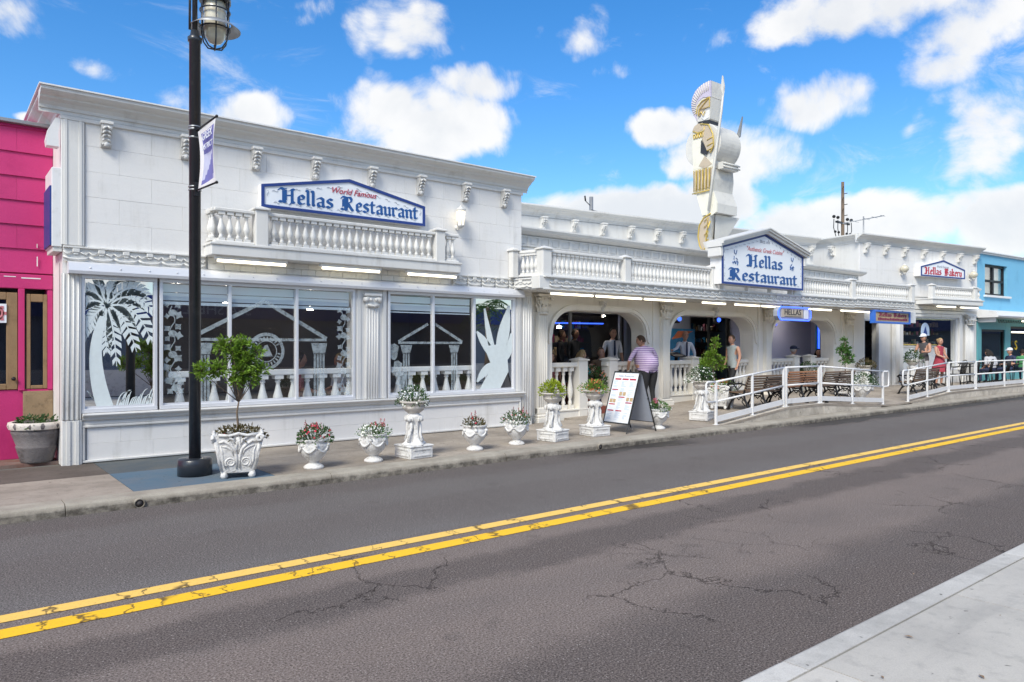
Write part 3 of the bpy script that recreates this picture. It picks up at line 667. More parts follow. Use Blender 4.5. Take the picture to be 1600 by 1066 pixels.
def capital_mb(b, x, y, z, wd, h, dp):      # corinthian capital, half round
    b.box((x-wd*.62, y-dp, z+h*.86), (x+wd*.62, y+.02, z+h), .01)
    b.lathe([(wd*.36, 0), (wd*.38, h*.3), (wd*.50, h*.86)], (x, y, z), 12)
    b.lathe([(wd*.38, -.02), (wd*.44, 0), (wd*.38, .02)], (x, y, z), 12)
    for ring, (z0, hh, k) in enumerate(((.03, .42, 7), (.3, .5, 6))):
        for i in range(k):
            a = math.pi+math.pi*(i+.5)/k; r0 = wd*.38; r1 = wd*.62
            pa = lambda r, zz: (x+r*math.cos(a), y+r*math.sin(a)*.75, z+zz*h)
            b.tube([pa(r0, z0), pa(r0*1.1, z0+hh*.6), pa(r1, z0+hh), pa(r1*1.08, z0+hh*.82)], [wd*.10, wd*.11, wd*.08, wd*.02], 5, flat=.6)
    for s_ in (-1, 1): b.lathe([(.0, -.02), (wd*.13, -.02), (wd*.13, .02), (0, .02)], (x+s_*wd*.5, y-dp*.8, z+h*.74), 8)
def fluted(b, x0, x1, y, z0, z1, k, r=None):      # flutes as half round rods standing proud
    st = (x1-x0)/k; r = r or st*.20
    b.box((x0, y-.01, z0), (x1, y+.03, z1))
    for i in range(k): cx = x0+st*(i+.5); b.lathe([(r, 0), (r, z1-z0)], (cx, y-.01, z0), 8)
def rng(a, b, step):
    n_ = max(1, round((b-a)/step)); return [a+(b-a)*(i+.5)/n_ for i in range(n_)]
def balustrade(parent, Mx, L, z0, h, mesh, step, rail=('trim', .16, .07), base=('trim', .16, .06), zs=1.0):
    """rail + base + balusters along local x of Mx"""
    for nm, z, (mm, wd, th) in (('rail', z0+h, rail), ('base_rail', z0-base[2], base)):
        b = MB(Mx); b.box((0, -wd/2, z), (L, wd/2, z+th), .012); b.build(nm, mm, parent)
    for x in rng(.05, L-.05, step): piece('baluster', mesh, parent, Mx @ Matrix.Translation((x, 0, z0)) @ Matrix.Diagonal((1, 1, zs, 1)))
def post(parent, Mx, x, z0, z1, wd, m_='trim', cap=True, name='post', diamond=False, dp=None):
    b = MB(Mx); dp = dp or wd; b.box((x-wd/2, -dp/2, z0), (x+wd/2, dp/2, z1-(.05 if cap else 0)), .008)
    if cap:
        b.box((x-wd/2-.03, -dp/2-.03, z1-.05), (x+wd/2+.03, dp/2+.03, z1-.02), .006)
        e = wd/2+.02; b.add([(x-e, -dp/2-.02, z1-.02), (x+e, -dp/2-.02, z1-.02), (x+e, dp/2+.02, z1-.02), (x-e, dp/2+.02, z1-.02), (x, 0, z1+.03)], [(0,1,4),(1,2,4),(2,3,4),(3,0,4)])
    if diamond: b.prism([(x, .5*(z0+z1)-.16), (x+.045, .5*(z0+z1)), (x, .5*(z0+z1)+.16), (x-.045, .5*(z0+z1))], -dp/2-.012, -dp/2+.01)
    return b.build(name, m_, parent)
CPROF = [(0, 0), (-.02, 0), (-.02, .05), (-.04, .05), (-.05, .09), (-.09, .13), (-.15, .16), (-.16, .18), (-.21, .20), (-.25, .225), (-.26, .235), (-.26, .275), (0, .275)]
def cornice(b, x0, x1, y, z, sc_=1.0, Mx=None):
    b.M = Mx; b.prism([(y+p*sc_, z+q*sc_) for p, q in CPROF], x0, x1, 'x')
def obj_strip(name, m_, par, boxes, Mx=None, c=.004, **k):
    b = MB(Mx)
    for (a, d) in boxes: b.box(a, d, c)
    return b.build(name, m_, par, **k)
# ================================================================ dining wing (left)
Y0 = 11.25
dw = thing('restaurant_wing', 'long white restaurant wing with big plate windows and a balcony under the gabled wall sign', 'building', (5.3, Y0, .12))
obj_strip('wall', 'wall', dw, [((1.38, Y0+.03, 2.82), (9.23, Y0+.25, 4.78)), ((1.38, Y0+.03, .10), (9.23, Y0+.2, .70)), ((1.38, Y0+.03, .70), (1.60, Y0+.3, 2.82)), ((5.60, Y0+.03, .70), (6.21, Y0+.3, 2.82)),
    ((9.05, Y0+.03, .70), (9.23, Y0+.3, 2.82)), ((1.38, Y0+.25, .1), (1.55, 17, 4.78)), ((9.07, Y0+.25, .1), (9.23, 17, 4.78)), ((1.55, 16.8, .1), (9.07, 17, 4.78))], c=0)
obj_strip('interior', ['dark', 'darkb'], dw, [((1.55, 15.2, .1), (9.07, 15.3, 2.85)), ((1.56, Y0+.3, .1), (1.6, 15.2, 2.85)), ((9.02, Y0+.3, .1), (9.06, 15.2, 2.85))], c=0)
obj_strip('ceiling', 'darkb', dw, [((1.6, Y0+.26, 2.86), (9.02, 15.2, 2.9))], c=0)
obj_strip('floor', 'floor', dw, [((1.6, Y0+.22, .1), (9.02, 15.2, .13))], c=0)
obj_strip('roof', 'roof', dw, [((1.55, Y0+.25, 4.55), (9.07, 16.8, 4.62))], c=0)
# wall blocks in running bond
bm_cache = {}
def block(par, x0, x1, z0, z1, y, m_='wall', Mx=None, nm='wall_block', g=.0009, th=.03):
    k = (round(x1-x0, 3), round(z1-z0, 3), m_, th)
    if k not in bm_cache:
        b = MB(); b.box((g, 0, g), (x1-x0-g, th+.01, z1-z0-g), .0018 if m_ in ('wall', 'trim') else .006); bm_cache[k] = b.fin(m_)
    mw = Matrix.Translation((x0, y+random.uniform(-.0012, .0012), z0)); piece(nm, bm_cache[k], par, (Mx @ mw) if Mx else mw)
def bond(par, X0, X1, Z0, Z1, y, bw, bh, m_='wall', Mx=None, nm='wall_block', **k):
    n_ = round((Z1-Z0)/bh); h = (Z1-Z0)/n_
    for r_ in range(n_):
        x = X0-(bw/2 if r_ % 2 else 0)
        while x < X1-.02:
            a, c = max(x, X0), min(x+bw, X1)
            if c-a > .04: block(par, a, c, Z0+r_*h, Z0+(r_+1)*h, y, m_, Mx, nm, **k)
            x += bw
bond(dw, 1.64, 9.23, 3.03, 4.74, Y0, .82, .315)
bond(dw, 1.66, 9.16, .16, .60, Y0, .82, .22)
bond(dw, 3.22, 7.5, 2.835, 3.025, Y0-.0, .24, .09, 'trimold', nm='painted_brick')
b = MB(); cornice(b, 1.11, 9.36, Y0, 4.76); 
pr = [(1.38+p, 4.76+q) for p, q in CPROF]; b.M = None; b.prism(pr, Y0+.002, 13.2); b.build('cornice', 'trim', dw)
b = MB(); b.box((1.09, Y0-.285, 5.037), (9.38, Y0+.1, 5.055)); b.box((1.09, Y0+.1, 5.037), (1.45, 13.2, 5.055)); b.build('coping', 'white', dw)
b = MB(); b.box((1.35, Y0-.035, 4.70), (9.25, Y0, 4.755), .006); b.build('moulding', 'trim', dw)
for x in (1.88, 2.9, 3.92, 4.88, 5.89, 6.86, 7.84, 8.76): piece('corbel', CORB, dw, Matrix.Translation((x, Y0-.0, 4.40)))
b = MB(); b.box((1.36, Y0-.03, 3.04), (1.63, Y0+.03, 4.70), .008); b.box((1.39, Y0-.042, 3.04), (1.43, Y0-.03, 4.70), .004); b.box((1.56, Y0-.042, 3.04), (1.60, Y0-.03, 4.70), .004); b.build('corner_pilaster', 'trim', dw)
b = MB(); fluted(b, 1.36, 1.585, Y0-.04, .72, 2.66, 4); b.build('corner_pilaster', 'trimold', dw)
b = MB(); b.box((1.36, Y0-.05, .11), (1.60, Y0+.02, .715), .012); b.box((1.42, Y0-.065, .11), (1.46, Y0-.05, .71)); b.box((1.52, Y0-.065, .11), (1.56, Y0-.05, .71)); b.build('plinth', 'trimold', dw)
for x in rng(1.38, 3.18, .30)+rng(7.56, 9.2, .30): piece('frieze_bracket', BRKO, dw, Matrix.Translation((x, Y0-.02, 2.83)))
# knee wall mouldings and sill
def window_sill(par, x0, x1, Mx=None, z=.79, y=Y0, m_='trim'):
    b = MB(Mx); b.prism([(y+.02, z-.10), (y-.02, z-.10), (y-.05, z-.08), (y-.06, z-.045), (y-.10, z-.03), (y-.11, z-.015), (y-.105, z), (y+.02, z+.008)], x0, x1, 'x'); b.build('sill', m_, par)
window_sill(dw, 1.60, 9.26)
obj_strip('knee_panel', 'trim', dw, [((1.60, Y0-.035, .60), (9.20, Y0, .635)), ((1.60, Y0-.035, .13), (9.20, Y0, .165)), ((1.60, Y0-.034, .165), (1.635, Y0, .60)), ((9.165, Y0-.034, .165), (9.20, Y0, .60)), ((1.55, Y0-.02, .635), (9.2, Y0, .69))], c=.008)
# central pilaster
b = MB(); b.box((5.61, Y0-.02, .8), (6.20, Y0+.03, 2.66), .006); b.box((5.63, Y0-.035, .8), (5.70, Y0-.02, 2.66), .004); b.box((6.11, Y0-.035, .8), (6.18, Y0-.02, 2.66), .004)
fluted(b, 5.78, 6.03, Y0-.035, .8, 2.36, 5); b.build('pilaster', 'trim', dw)
b = MB(); b.box((5.74, Y0-.10, 2.55), (6.07, Y0-.01, 2.60), .008); b.box((5.78, Y0-.07, 2.36), (6.03, Y0-.01, 2.55), .01)
for s_ in (-1, 1):
    b.lathe([(0, -.05), (.055, -.05), (.055, .03), (0, .03)], (5.905+s_*.12, Y0-.05, 2.50), 10); b.ball((5.905+s_*.05, Y0-.09, 2.49), .03)
b.tube([(5.80, Y0-.08, 2.40), (5.905, Y0-.10, 2.38), (6.01, Y0-.08, 2.40)], .02, 6); b.build('capital', 'trim', dw)
b = MB(); b.box((9.045, Y0-.02, .8), (9.225, Y0+.03, 2.66), .005); b.box((9.09, Y0-.035, .8), (9.18, Y0-.02, 2.66), .004); b.build('end_pilaster', 'trim', dw)
# roller shutter housing
b = MB(); b.prism([(Y0+.0, 2.66), (Y0-.15, 2.66), (Y0-.16, 2.70), (Y0-.12, 2.80), (Y0-.06, 2.826), (Y0, 2.826)], 1.43, 9.19, 'x')
for x in rng(1.5, 9.1, .36): b.lathe([(.012, -.012), (.008, .004)], (x, Y0-.145, 2.75), 6)
b.build('shutter_housing', 'alum', dw)
# windows: frame > panes, blinds, etched decorations
def window(par, x0, x1, cuts, z0=.80, z1=2.66, y=Y0, gm='glass', blind=True, fm='alum', Mx=None, fw=.045):
    b = MB(Mx); b.box((x0, y-.035, z0), (x1, y+.06, z0+.055), .004); b.box((x0, y-.035, z1-.05), (x1, y+.06, z1), .004)
    ed = [x0]+cuts+[x1]
    for i, x in enumerate(ed):
        a = x if i == 0 else (x-fw if i == len(ed)-1 else x-fw/2); b.box((a, y-.03, z0+.055), (a+fw, y+.055, z1-.05), .004)
    b.box((x0+fw, y-.0, z0+.055), (x1-fw, y+.03, z0+.085)); fr = b.build('window', fm, par)
    for i, (a, c) in enumerate(zip(ed[:-1], ed[1:])):
        q = MB(Mx); yy = y+.012+(.02 if i % 2 else 0); g_ = gm[i] if isinstance(gm, list) else gm
        q.add([(a+.02, yy, z0+.05), (c-.02, yy, z0+.05), (c-.02, yy, z1-.045), (a+.02, yy, z1-.045)], [(0,1,2,3)]); q.build('pane', g_, fr)
    if blind:
        q = MB(Mx); q.box((x0+.06, y+.05, z1-.30), (x1-.08, y+.08, z1-.19), .006); q.box((x0+.06, y+.055, z1-.18), (x1-.08, y+.075, z1-.06)); q.box((x0+.04, y+.045, z1-.36), (x1-.06, y+.07, z1-.315)); q.build('blind', 'valance', fr)
    return fr
w1 = window(dw, 1.59, 2.53, [], gm='mirror', blind=False)
w2 = window(dw, 2.56, 5.60, [3.54, 4.585])
w3 = window(dw, 6.22, 9.05, [7.15, 8.065], gm=['glass', 'glass', 'mirror'], blind=False)
b = MB(); b.box((6.28, Y0+.05, 2.33), (8.0, Y0+.08, 2.45), .006); b.box((6.28, Y0+.055, 2.47), (8.0, Y0+.075, 2.58)); b.box((6.28, Y0+.045, 2.29), (8.0, Y0+.07, 2.31)); b.build('blind', 'valance', w3)
# --- etched palm tree (film on the glass)
def ribbon(b, pts, wid, y, serr=0):
    L_ = []; R_ = []
    n_ = len(pts)
    for i, (x, z) in enumerate(pts):
        x2, z2 = pts[min(i+1, n_-1)]; x1, z1 = pts[max(i-1, 0)]; d = math.hypot(x2-x1, z2-z1) or 1; nx_, nz_ = -(z2-z1)/d, (x2-x1)/d
        w_ = wid(i/(n_-1)); L_.append((x+nx_*w_, z+nz_*w_)); R_.append((x-nx_*w_, z-nz_*w_))
    for i in range(n_-1): b.add([(L_[i][0], y, L_[i][1]), (R_[i][0], y, R_[i][1]), (R_[i+1][0], y, R_[i+1][1]), (L_[i+1][0], y, L_[i+1][1])], [(0,1,2,3)])
def qb(p0, p1, p2, n_=12): return [((1-t_)**2*p0[0]+2*t_*(1-t_)*p1[0]+t_*t_*p2[0], (1-t_)**2*p0[1]+2*t_*(1-t_)*p1[1]+t_*t_*p2[1]) for t_ in [i/n_ for i in range(n_+1)]]
def clampx(b, x0, x1, z0, z1): b.v = [(min(max(v[0], x0), x1), v[1], min(max(v[2], z0), z1)) for v in b.v]
yf = Y0+.005
b = MB(); c0 = (1.90, 2.24)
fronds = [((1.70, 2.62), (1.52, 2.35), .07), ((1.75, 2.42), (1.50, 2.18), .08), ((1.78, 2.64), (1.80, 2.60), .05), ((1.93, 2.66), (2.08, 2.62), .05), ((2.15, 2.66), (2.40, 2.42), .085), ((2.2, 2.56), (2.50, 2.18), .09),
          ((2.25, 2.40), (2.48, 1.72), .10), ((2.10, 2.25), (2.27, 1.62), .09), ((1.98, 2.1), (2.02, 1.42), .075), ((1.86, 2.0), (1.90, 1.60), .07), ((1.74, 2.2), (1.60, 1.80), .075)]
for i, (m1, e1, wd) in enumerate(fronds):
    ax = qb(c0, m1, e1, 10)
    for side in (-1, 1):            # each frond is two rows of leaflets
        for j in range(1, 10):
            x, z = ax[j]; x2, z2 = ax[j+1]; dx_, dz_ = x2-x, z2-z; d = math.hypot(dx_, dz_); ux, uz = dx_/d, dz_/d; nx_, nz_ = -uz*side, ux*side
            q = wd*1.25*math.sin(math.pi*(.18+.72*j/10)); tip = (x+ux*.10+nx_*q, z+uz*.10+nz_*q)
            k_ = .042
            b.add([(x-ux*.01, yf, z-uz*.01), (x+ux*k_, yf, z+uz*k_), (tip[0]+ux*.02, yf, tip[1]+uz*.02), (tip[0]-ux*.055, yf, tip[1]-uz*.055)], [(0,1,2,3)])
    ribbon(b, ax, lambda t_: .012*(1-t_)+.004, yf-.001)
tr_ = qb((1.86, 2.10), (1.66, 1.6), (1.88, .86), 12); ribbon(b, tr_, lambda t_: .048+.055*t_, yf-.0015)
clampx(b, 1.645, 2.475, .865, 2.60); b.build('palm_film', 'frost', w1)
b = MB()
for i in range(18):
    x = 2.02+.026*i; h_ = random.uniform(.12, .26); ribbon(b, qb((x, .865), (x+.03, .87+h_*.9), (x+random.uniform(.05, .14), .86+h_), 5), lambda t_: .009*(1-t_)+.002, yf)
for i in range(4): ribbon(b, qb((1.80, .87), (1.76, .98), (1.66+.02*i, 1.1-.03*i), 5), lambda t_: .006, yf)
clampx(b, 1.645, 2.475, .865, 2.6); b.build('grass_film', 'frost', w1, kind='stuff')
# --- vines, pediment and medallion
def vine(par, x, z0, z1, y, sg=1):
    b = MB(); k = 0; z = z1
    pts = [(x+.035*math.sin((z1-z0)*i*1.1), z0+(z1-z0)*i/20) for i in range(21)]; ribbon(b, pts, lambda t_: .008, y)
    while z > z0:
        for s_ in (-1, 1):
            a = random.uniform(-.5, .5); cx, cz = x+s_*.06, z+random.uniform(-.03, .03); L_ = random.uniform(.06, .095); th = (0 if s_ > 0 else math.pi)+a-.5*s_
            P = lambda r, t_: (cx+r*L_*math.cos(th+t_), y-.001, cz+r*L_*math.sin(th+t_))
            b.add([P(1, 0), P(.62, .55), P(.8, 1.2), P(.35, 1.6), P(.5, math.pi), P(.35, -1.6), P(.8, -1.2), P(.62, -.55)], [tuple(range(8))])
        z -= .15; k += 1
        if k % 2: 
            n_ = 14; b.add([(x+.06*math.cos(6.283*i/n_), y-.002, z+.05+.05*math.sin(6.283*i/n_)) for i in range(n_)], [tuple(range(n_))])
    b.build('vine_film', 'frostd', par)
vine(w2, 2.74, 1.15, 2.28, Y0+.008); vine(w2, 2.78, .9, 1.2, Y0+.008); vine(w2, 5.40, .9, 2.28, Y0+.008)
b = MB(); yy = Y0+.007
def bar2(b, p, q, wd, y): ribbon(b, [p, q], lambda t_: wd, y)
bar2(b, (2.98, 1.82), (4.07, 2.40), .03, yy); bar2(b, (4.07, 2.40), (5.10, 1.82), .03, yy); bar2(b, (2.98, 1.80), (5.10, 1.80), .022, yy+.0015)
for cx in (3.16, 4.97):
    b.add([(cx-.14, yy, 1.75), (cx-.10, yy, 1.58), (cx+.10, yy, 1.58), (cx+.14, yy, 1.75)], [(0,1,2,3)])
    for k in range(4): bar2(b, (cx-.075+k*.05, .88), (cx-.075+k*.05, 1.57), .018, yy+.001)
b.build('pediment_film', 'frostd', w2)
def ringf(b, cx, cz, r0, r1, y, n_=36, a0=0, a1=6.2832):
    for i in range(n_):
        t0, t1 = a0+(a1-a0)*i/n_, a0+(a1-a0)*(i+1)/n_
        b.add([(cx+r*math.cos(t_), y, cz+r*math.sin(t_)) for r, t_ in ((r0, t0), (r1, t0), (r1, t1), (r0, t1))], [(0,1,2,3)])
b = MB(); cx, cz = 4.10, 1.62; ringf(b, cx, cz, .24, .29, yy-.001); ringf(b, cx, cz, .155, .17, yy-.001)
for i in range(26):
    if i % 13 in (0, 1): continue
    a = 6.283*i/26; ringf(b, cx, cz, .18, .23, yy-.001, 1, a, a+.10)
b.add([(cx-.10, yy, cz-.08), (cx+.10, yy, cz-.08), (cx+.02, yy, cz+.10), (cx-.03, yy, cz+.09)], [(0,1,2,3)]); b.build('medallion_film', 'frostd', w2)
b = MB(); bar2(b, (6.44, 1.78), (7.05, 2.10), .025, yy); bar2(b, (7.20, 2.10), (7.80, 1.78), .025, yy); bar2(b, (6.44, 1.76), (7.80, 1.76), .02, yy+.0015)
for cx in (6.60, 7.62):
    b.add([(cx-.12, yy, 1.72), (cx-.08, yy, 1.58), (cx+.08, yy, 1.58), (cx+.12, yy, 1.72)], [(0,1,2,3)])
    for k in range(3): bar2(b, (cx-.05+k*.05, .88), (cx-.05+k*.05, 1.57), .017, yy+.001)
b.build('pediment_film', 'frostd', w3)
b = MB()                               # big etched leaves on the last pane
for (e_, m_, wd) in (((8.32, 2.42), (8.45, 1.7), .05), ((8.13, 1.98), (8.35, 1.75), .07), ((8.92, 2.5), (8.78, 1.9), .12), ((8.97, 1.95), (8.95, 1.5), .08), ((8.14, 1.02), (8.35, 1.3), .07), ((8.75, 1.02), (8.78, 1.25), .08)):
    ribbon(b, qb((8.62, 1.36), m_, e_, 10), lambda t_, w_=wd: .02+w_*math.sin(math.pi*min(1, t_*1.05))**.8, yf-.001)
b.add([(8.3, yf-.002, 1.7), (8.85, yf-.002, 1.75), (8.9, yf-.002, 1.2), (8.7, yf-.002, .88), (8.2, yf-.002, .88), (8.5, yf-.002, 1.3)], [(0,1,2,3,4,5)])
clampx(b, 8.12, 8.995, .865, 2.6); b.build('leaf_film', 'frost', w3)
b = MB(); 
for (cx, cz) in ((6.42, 1.3), (6.35, 1.6), (6.5, 1.1)): b.add([(cx+.13*math.cos(6.283*i/9)*(1 if i % 2 else .6), yf, cz+.15*math.sin(6.283*i/9)) for i in range(9)], [tuple(range(9))])
b.build('leaf_film', 'frostd', w3)
# left balcony
bal = MB(); bal.box((3.17, Y0-.36, 3.02), (7.52, Y0, 3.20), .01); bal.box((3.15, Y0-.38, 3.17), (7.54, Y0, 3.205), .006)
balc = bal.build('balcony', 'trim', dw)
LM = Matrix.Translation((0, Y0-.27, 0))
for a, c in ((3.22, 3.81), (4.00, 7.00), (7.18, 7.50)): balustrade(balc, LM @ Matrix.Translation((a, 0, 0)), c-a, 3.245, .42, BAL, .128, ('trim', .13, .055), ('trim', .13, .04), zs=.42/.45)
for x in (3.905, 7.09): post(balc, LM, x, 3.20, 3.79, .19, dp=.18)
b = MB(); b.box((3.19, Y0-.30, 3.66), (3.26, Y0, 3.715), .008); b.build('return_rail', 'trim', balc)
for y in (Y0-.17, Y0-.07): piece('baluster', BAL, balc, T(3.24, y, 3.245))
# ================================================================ arcade wing (middle)
YA = 11.5; AX1 = 24.0
aw_ = thing('arcade_wing', 'cream and white arcade wing with three wide arches below a long balustraded canopy', 'building', (16, YA, .12))
arches = [(10.27, 13.2), (14.12, 17.66), (18.56, 22.0)]; AT = 2.47
def corner(xc, zc, rx, rz, a0, a1, n_=10): return [(xc+rx*math.cos(lerp(a0, a1, i/n_)), zc+rz*math.sin(lerp(a0, a1, i/n_))) for i in range(n_+1)]
def arch_curve(x0, x1, top, rx=.66, rz=.50): return corner(x1-rx, top-rz, rx, rz, 0, math.pi/2)+corner(x0+rx, top-rz, rx, rz, math.pi/2, math.pi)
for i, (x0, x1) in enumerate(arches):     # one wall panel per bay, meeting in the piers
    l = 9.235 if i == 0 else (arches[i-1][1]+x0)/2+.001; r_ = AX1 if i == 2 else (x1+arches[i+1][0])/2
    cv = arch_curve(x0, x1, AT)
    b = MB(); poly = [(l, .10), (l, 2.83), (r_, 2.83), (r_, .10), (x1, .10)]+cv+[(x0, .10)]
    b.prism(poly, YA, YA+.42); b.build('arch_wall', 'cream', aw_)
    o_ = arch_curve(x0-.13, x1+.13, AT+.13, .79, .63); b = MB()
    o2 = arch_curve(x0-.02, x1+.02, AT+.02, .68, .52)
    for j in range(len(o_)-1):
        for (pa, pb, qa, qb_, ya, yb) in ((o_[j], o_[j+1], o2[j], o2[j+1], YA-.05, YA+.01),):
            vs = [(pa[0], ya, pa[1]), (pb[0], ya, pb[1]), (qb_[0], ya, qb_[1]), (qa[0], ya, qa[1]), (pa[0], yb, pa[1]), (pb[0], yb, pb[1]), (qb_[0], yb, qb_[1]), (qa[0], yb, qa[1])]
            b.add(vs, [(0,1,2,3), (0,4,5,1), (2,6,7,3), (1,5,6,2), (3,7,4,0)])
    for j in range(len(o_)-1):
        pa, pb = o_[j], o_[j+1]; k_ = 1.0
        b.add([(pa[0], YA-.075, pa[1]), (pb[0], YA-.075, pb[1]), (pb[0], YA-.04, pb[1]), (pa[0], YA-.04, pa[1]), (pa[0]*.0+lerp(pa[0], o2[j][0], .3), YA-.075, lerp(pa[1], o2[j][1], .3)), (lerp(pb[0], o2[j+1][0], .3), YA-.075, lerp(pb[1], o2[j+1][1], .3)), (lerp(pb[0], o2[j+1][0], .3), YA-.045, lerp(pb[1], o2[j+1][1], .3)), (lerp(pa[0], o2[j][0], .3), YA-.045, lerp(pa[1], o2[j][1], .3))],
              [(0,1,5,4), (0,3,2,1), (4,5,6,7)])
    b.build('arch_moulding', 'cream', aw_)
    for s_, xx in ((1, x0-.13), (-1, x1+.13)): b = MB(); b.prism([(xx, AT-.50), (xx+s_*.11, AT-.50), (xx+s_*.07, AT-.66), (xx+s_*.01, AT-.72)], YA-.05, YA+.01); b.build('moulding_stop', 'cream', aw_)
    piece('keystone', CORBT, aw_, T((x0+x1)/2, YA, AT-.02, 0, .75))
cols = [9.94, 13.88, 18.28, 22.86]
for x in cols:
    b = MB(); fluted(b, x-.13, x+.13, YA-.08, .42, 2.36, 5); b.box((x-.15, YA-.06, .3), (x+.15, YA+.01, 2.4)); cl = b.build('column', 'cream' if x > 9 else 'trim', aw_)
    zb = zg(x, 11.3)-.03; b = MB(); b.box((x-.20, YA-.17, zb), (x+.20, YA, zb+.13), .012); b.box((x-.18, YA-.15, zb+.13), (x+.18, YA, zb+.19), .02); b.box((x-.15, YA-.12, zb+.19), (x+.15, YA, .43), .02); b.build('base', 'cream', cl)
    b = MB(); capital_mb(b, x, YA-.06, 2.38, .34, .40, .14); b.build('capital', 'cream', cl)
    for xx in ((x-.42,) if x < 20 else (x-.42, x+.36)):
        if 9.4 < xx < 23.9 and x > 10:
            b = MB(); b.box((xx, YA-.035, zg(xx, 11.3)-.03), (xx+.09, YA+.002, 2.80), .006); b.build('pier_strip', 'cream', aw_)
b = MB(); b.box((9.235, 11.27, .10), (9.52, YA+.02, 2.82), .008); fluted(b, 9.25, 9.5, 11.25, .3, 2.7, 4); b.build('corner_pier', 'trim', aw_)
obj_strip('base_course', 'cream', aw_, [((13.22, YA-.06, .05), (14.1, YA, .44)), ((17.68, YA-.06, .2), (18.54, YA, .5)), ((22.02, YA-.06, .2), (23.98, YA, .5))], c=.01)
# porch behind the arches
pf = []
obj_strip('porch_floor', 'floor', aw_, [((9.24, YA+.42, .05), (AX1, 14.75, .36))], c=0)
obj_strip('porch_ceiling', 'pwall', aw_, [((9.24, YA+.42, 2.72), (AX1, 14.75, 2.80))], c=0)
for q_, m__ in ((((9.24, YA+.4, .36), (9.3, 14.7, 2.72)), 'pwall'), (((16.0, 14.64, .36), (18.9, 14.75, 2.72)), 'grey'), (((21.97, 14.64, .36), (26.0, 14.75, 2.72)), 'lavlit'), (((19.3, 13.3, .36), (23.9, 13.38, 2.72)), 'lavlit'), (((16.0, 13.9, .36), (18.0, 13.98, 2.72)), 'grey'), (((23.9, YA+.42, .36), (24.0, 14.64, 2.72)), 'lavlit')): obj_strip('porch_wall', m__, aw_, [q_], c=0)
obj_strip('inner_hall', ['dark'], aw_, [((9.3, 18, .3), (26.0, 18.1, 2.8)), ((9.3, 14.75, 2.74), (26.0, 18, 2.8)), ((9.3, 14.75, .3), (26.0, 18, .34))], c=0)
sf = MB()
for x in (9.3, 11.5, 13.70, 15.68, 17.75, 18.9, 19.9, 20.9, 21.9): sf.box((x, 14.60, .36), (x+.07, 14.68, 2.72))
for z in (.36, 2.62): sf.box((9.3, 14.61, z), (16.0, 14.67, z+.09)); sf.box((18.9, 14.61, z), (21.9, 14.67, z+.09))
sf = sf.build('storefront', 'steel', aw_)
for a, c in ((9.37, 11.5), (11.57, 13.7), (13.77, 15.7), (15.77, 16.0), (18.97, 19.9), (19.97, 20.9), (20.97, 21.9)):
    q = MB(); q.add([(a, 14.63, .45), (c, 14.63, .45), (c, 14.63, 2.62), (a, 14.63, 2.62)], [(0,1,2,3)]); q.build('pane', 'glassd', sf)
# dim bottle shelves inside behind the panes
sh = MB()
for z in (1.0, 1.4, 1.8, 2.2):
    sh.cur = 0; sh.box((13.9, 16.2, z), (16.0, 16.5, z+.03)); sh.box((18.95, 15.4, z), (21.8, 15.7, z+.03))
    for x in rng(14.0, 15.9, .14)+rng(19.0, 21.7, .14):
        sh.cur = random.choice((1, 2, 3, 4, 0)); yy_ = 16.3 if x < 17 else 15.5; sh.box((x-.04, yy_, z+.03), (x+.04, yy_+.08, z+random.uniform(.15, .3)))
sh.build('back_shelves', ['darkb', 'mural', 'gold', 'maroon', 'grey'], aw_)
# canopy with frieze and balustrade
CP = [(9.14, 10.5), (14.55, 10.5), (18.2, 10.47), (21.0, 10.36), (24.3, 10.08)]
zr = lambda x: pl(x, [(9, 0), (15, 0), (24.3, .06)])
b = MB()
for (p, q) in zip(CP[:-1], CP[1:]):
    z0, z1 = zr(p[0]), zr(q[0])
    vs = [(p[0], p[1]+.02, 2.80+z0), (q[0], q[1]+.02, 2.80+z1), (q[0], 11.49, 2.80+z1), (p[0], 11.49, 2.80+z0), (p[0], p[1]+.02, 3.02+z0), (q[0], q[1]+.02, 3.02+z1), (q[0], 11.49, 3.02+z1), (p[0], 11.49, 3.02+z0)]
    b.add(vs, [(0,3,2,1),(4,5,6,7),(0,1,5,4),(1,2,6,5),(2,3,7,6),(3,0,4,7)])
b.box((9.0, 11.22, 2.80), (9.24, 11.49, 3.02)); canopy = b.build('canopy', 'trim', aw_)
for si, (p, q) in enumerate(zip(CP[:-1], CP[1:])):
    L_ = math.hypot(q[0]-p[0], q[1]-p[1]); az_ = math.atan2(q[1]-p[1], q[0]-p[0]); Mx = T(p[0], p[1], zr((p[0]+q[0])/2), az_)
    for x in rng(.16 if si == 0 else .0, L_, .30): piece('frieze_bracket', BRK, canopy, Mx @ Matrix.Translation((x, .0, 2.82)))
    b = MB(Mx); b.box((0, -.07, 3.015), (L_, .1, 3.05), .006); b.box((0, -.03, 2.785), (L_, .1, 2.815), .005); b.build('canopy_trim', 'trim', canopy)
    balm = Mx @ Matrix.Translation((0, .10, 0))
    segs = {0: [(.24, 2.28), (2.50, L_-.05)], 1: [(3.55, L_-.1)], 2: [(.1, L_-.09)], 3: [(.09, L_-.12)]}[si]
    for (a, c) in segs: balustrade(canopy, balm @ Matrix.Translation((a, 0, 0)), c-a, 3.09, .42, BAL, .118, ('trim', .14, .06), ('trim', .14, .04), zs=.42/.45)
    for x in {0: [.12, 2.39, L_-.0], 1: [3.5], 2: [0], 3: [0, L_-.02]}[si]:
        post(canopy, balm, x, 3.04, 3.61, .22 if si == 0 and x < 1 else .18, dp=.2)
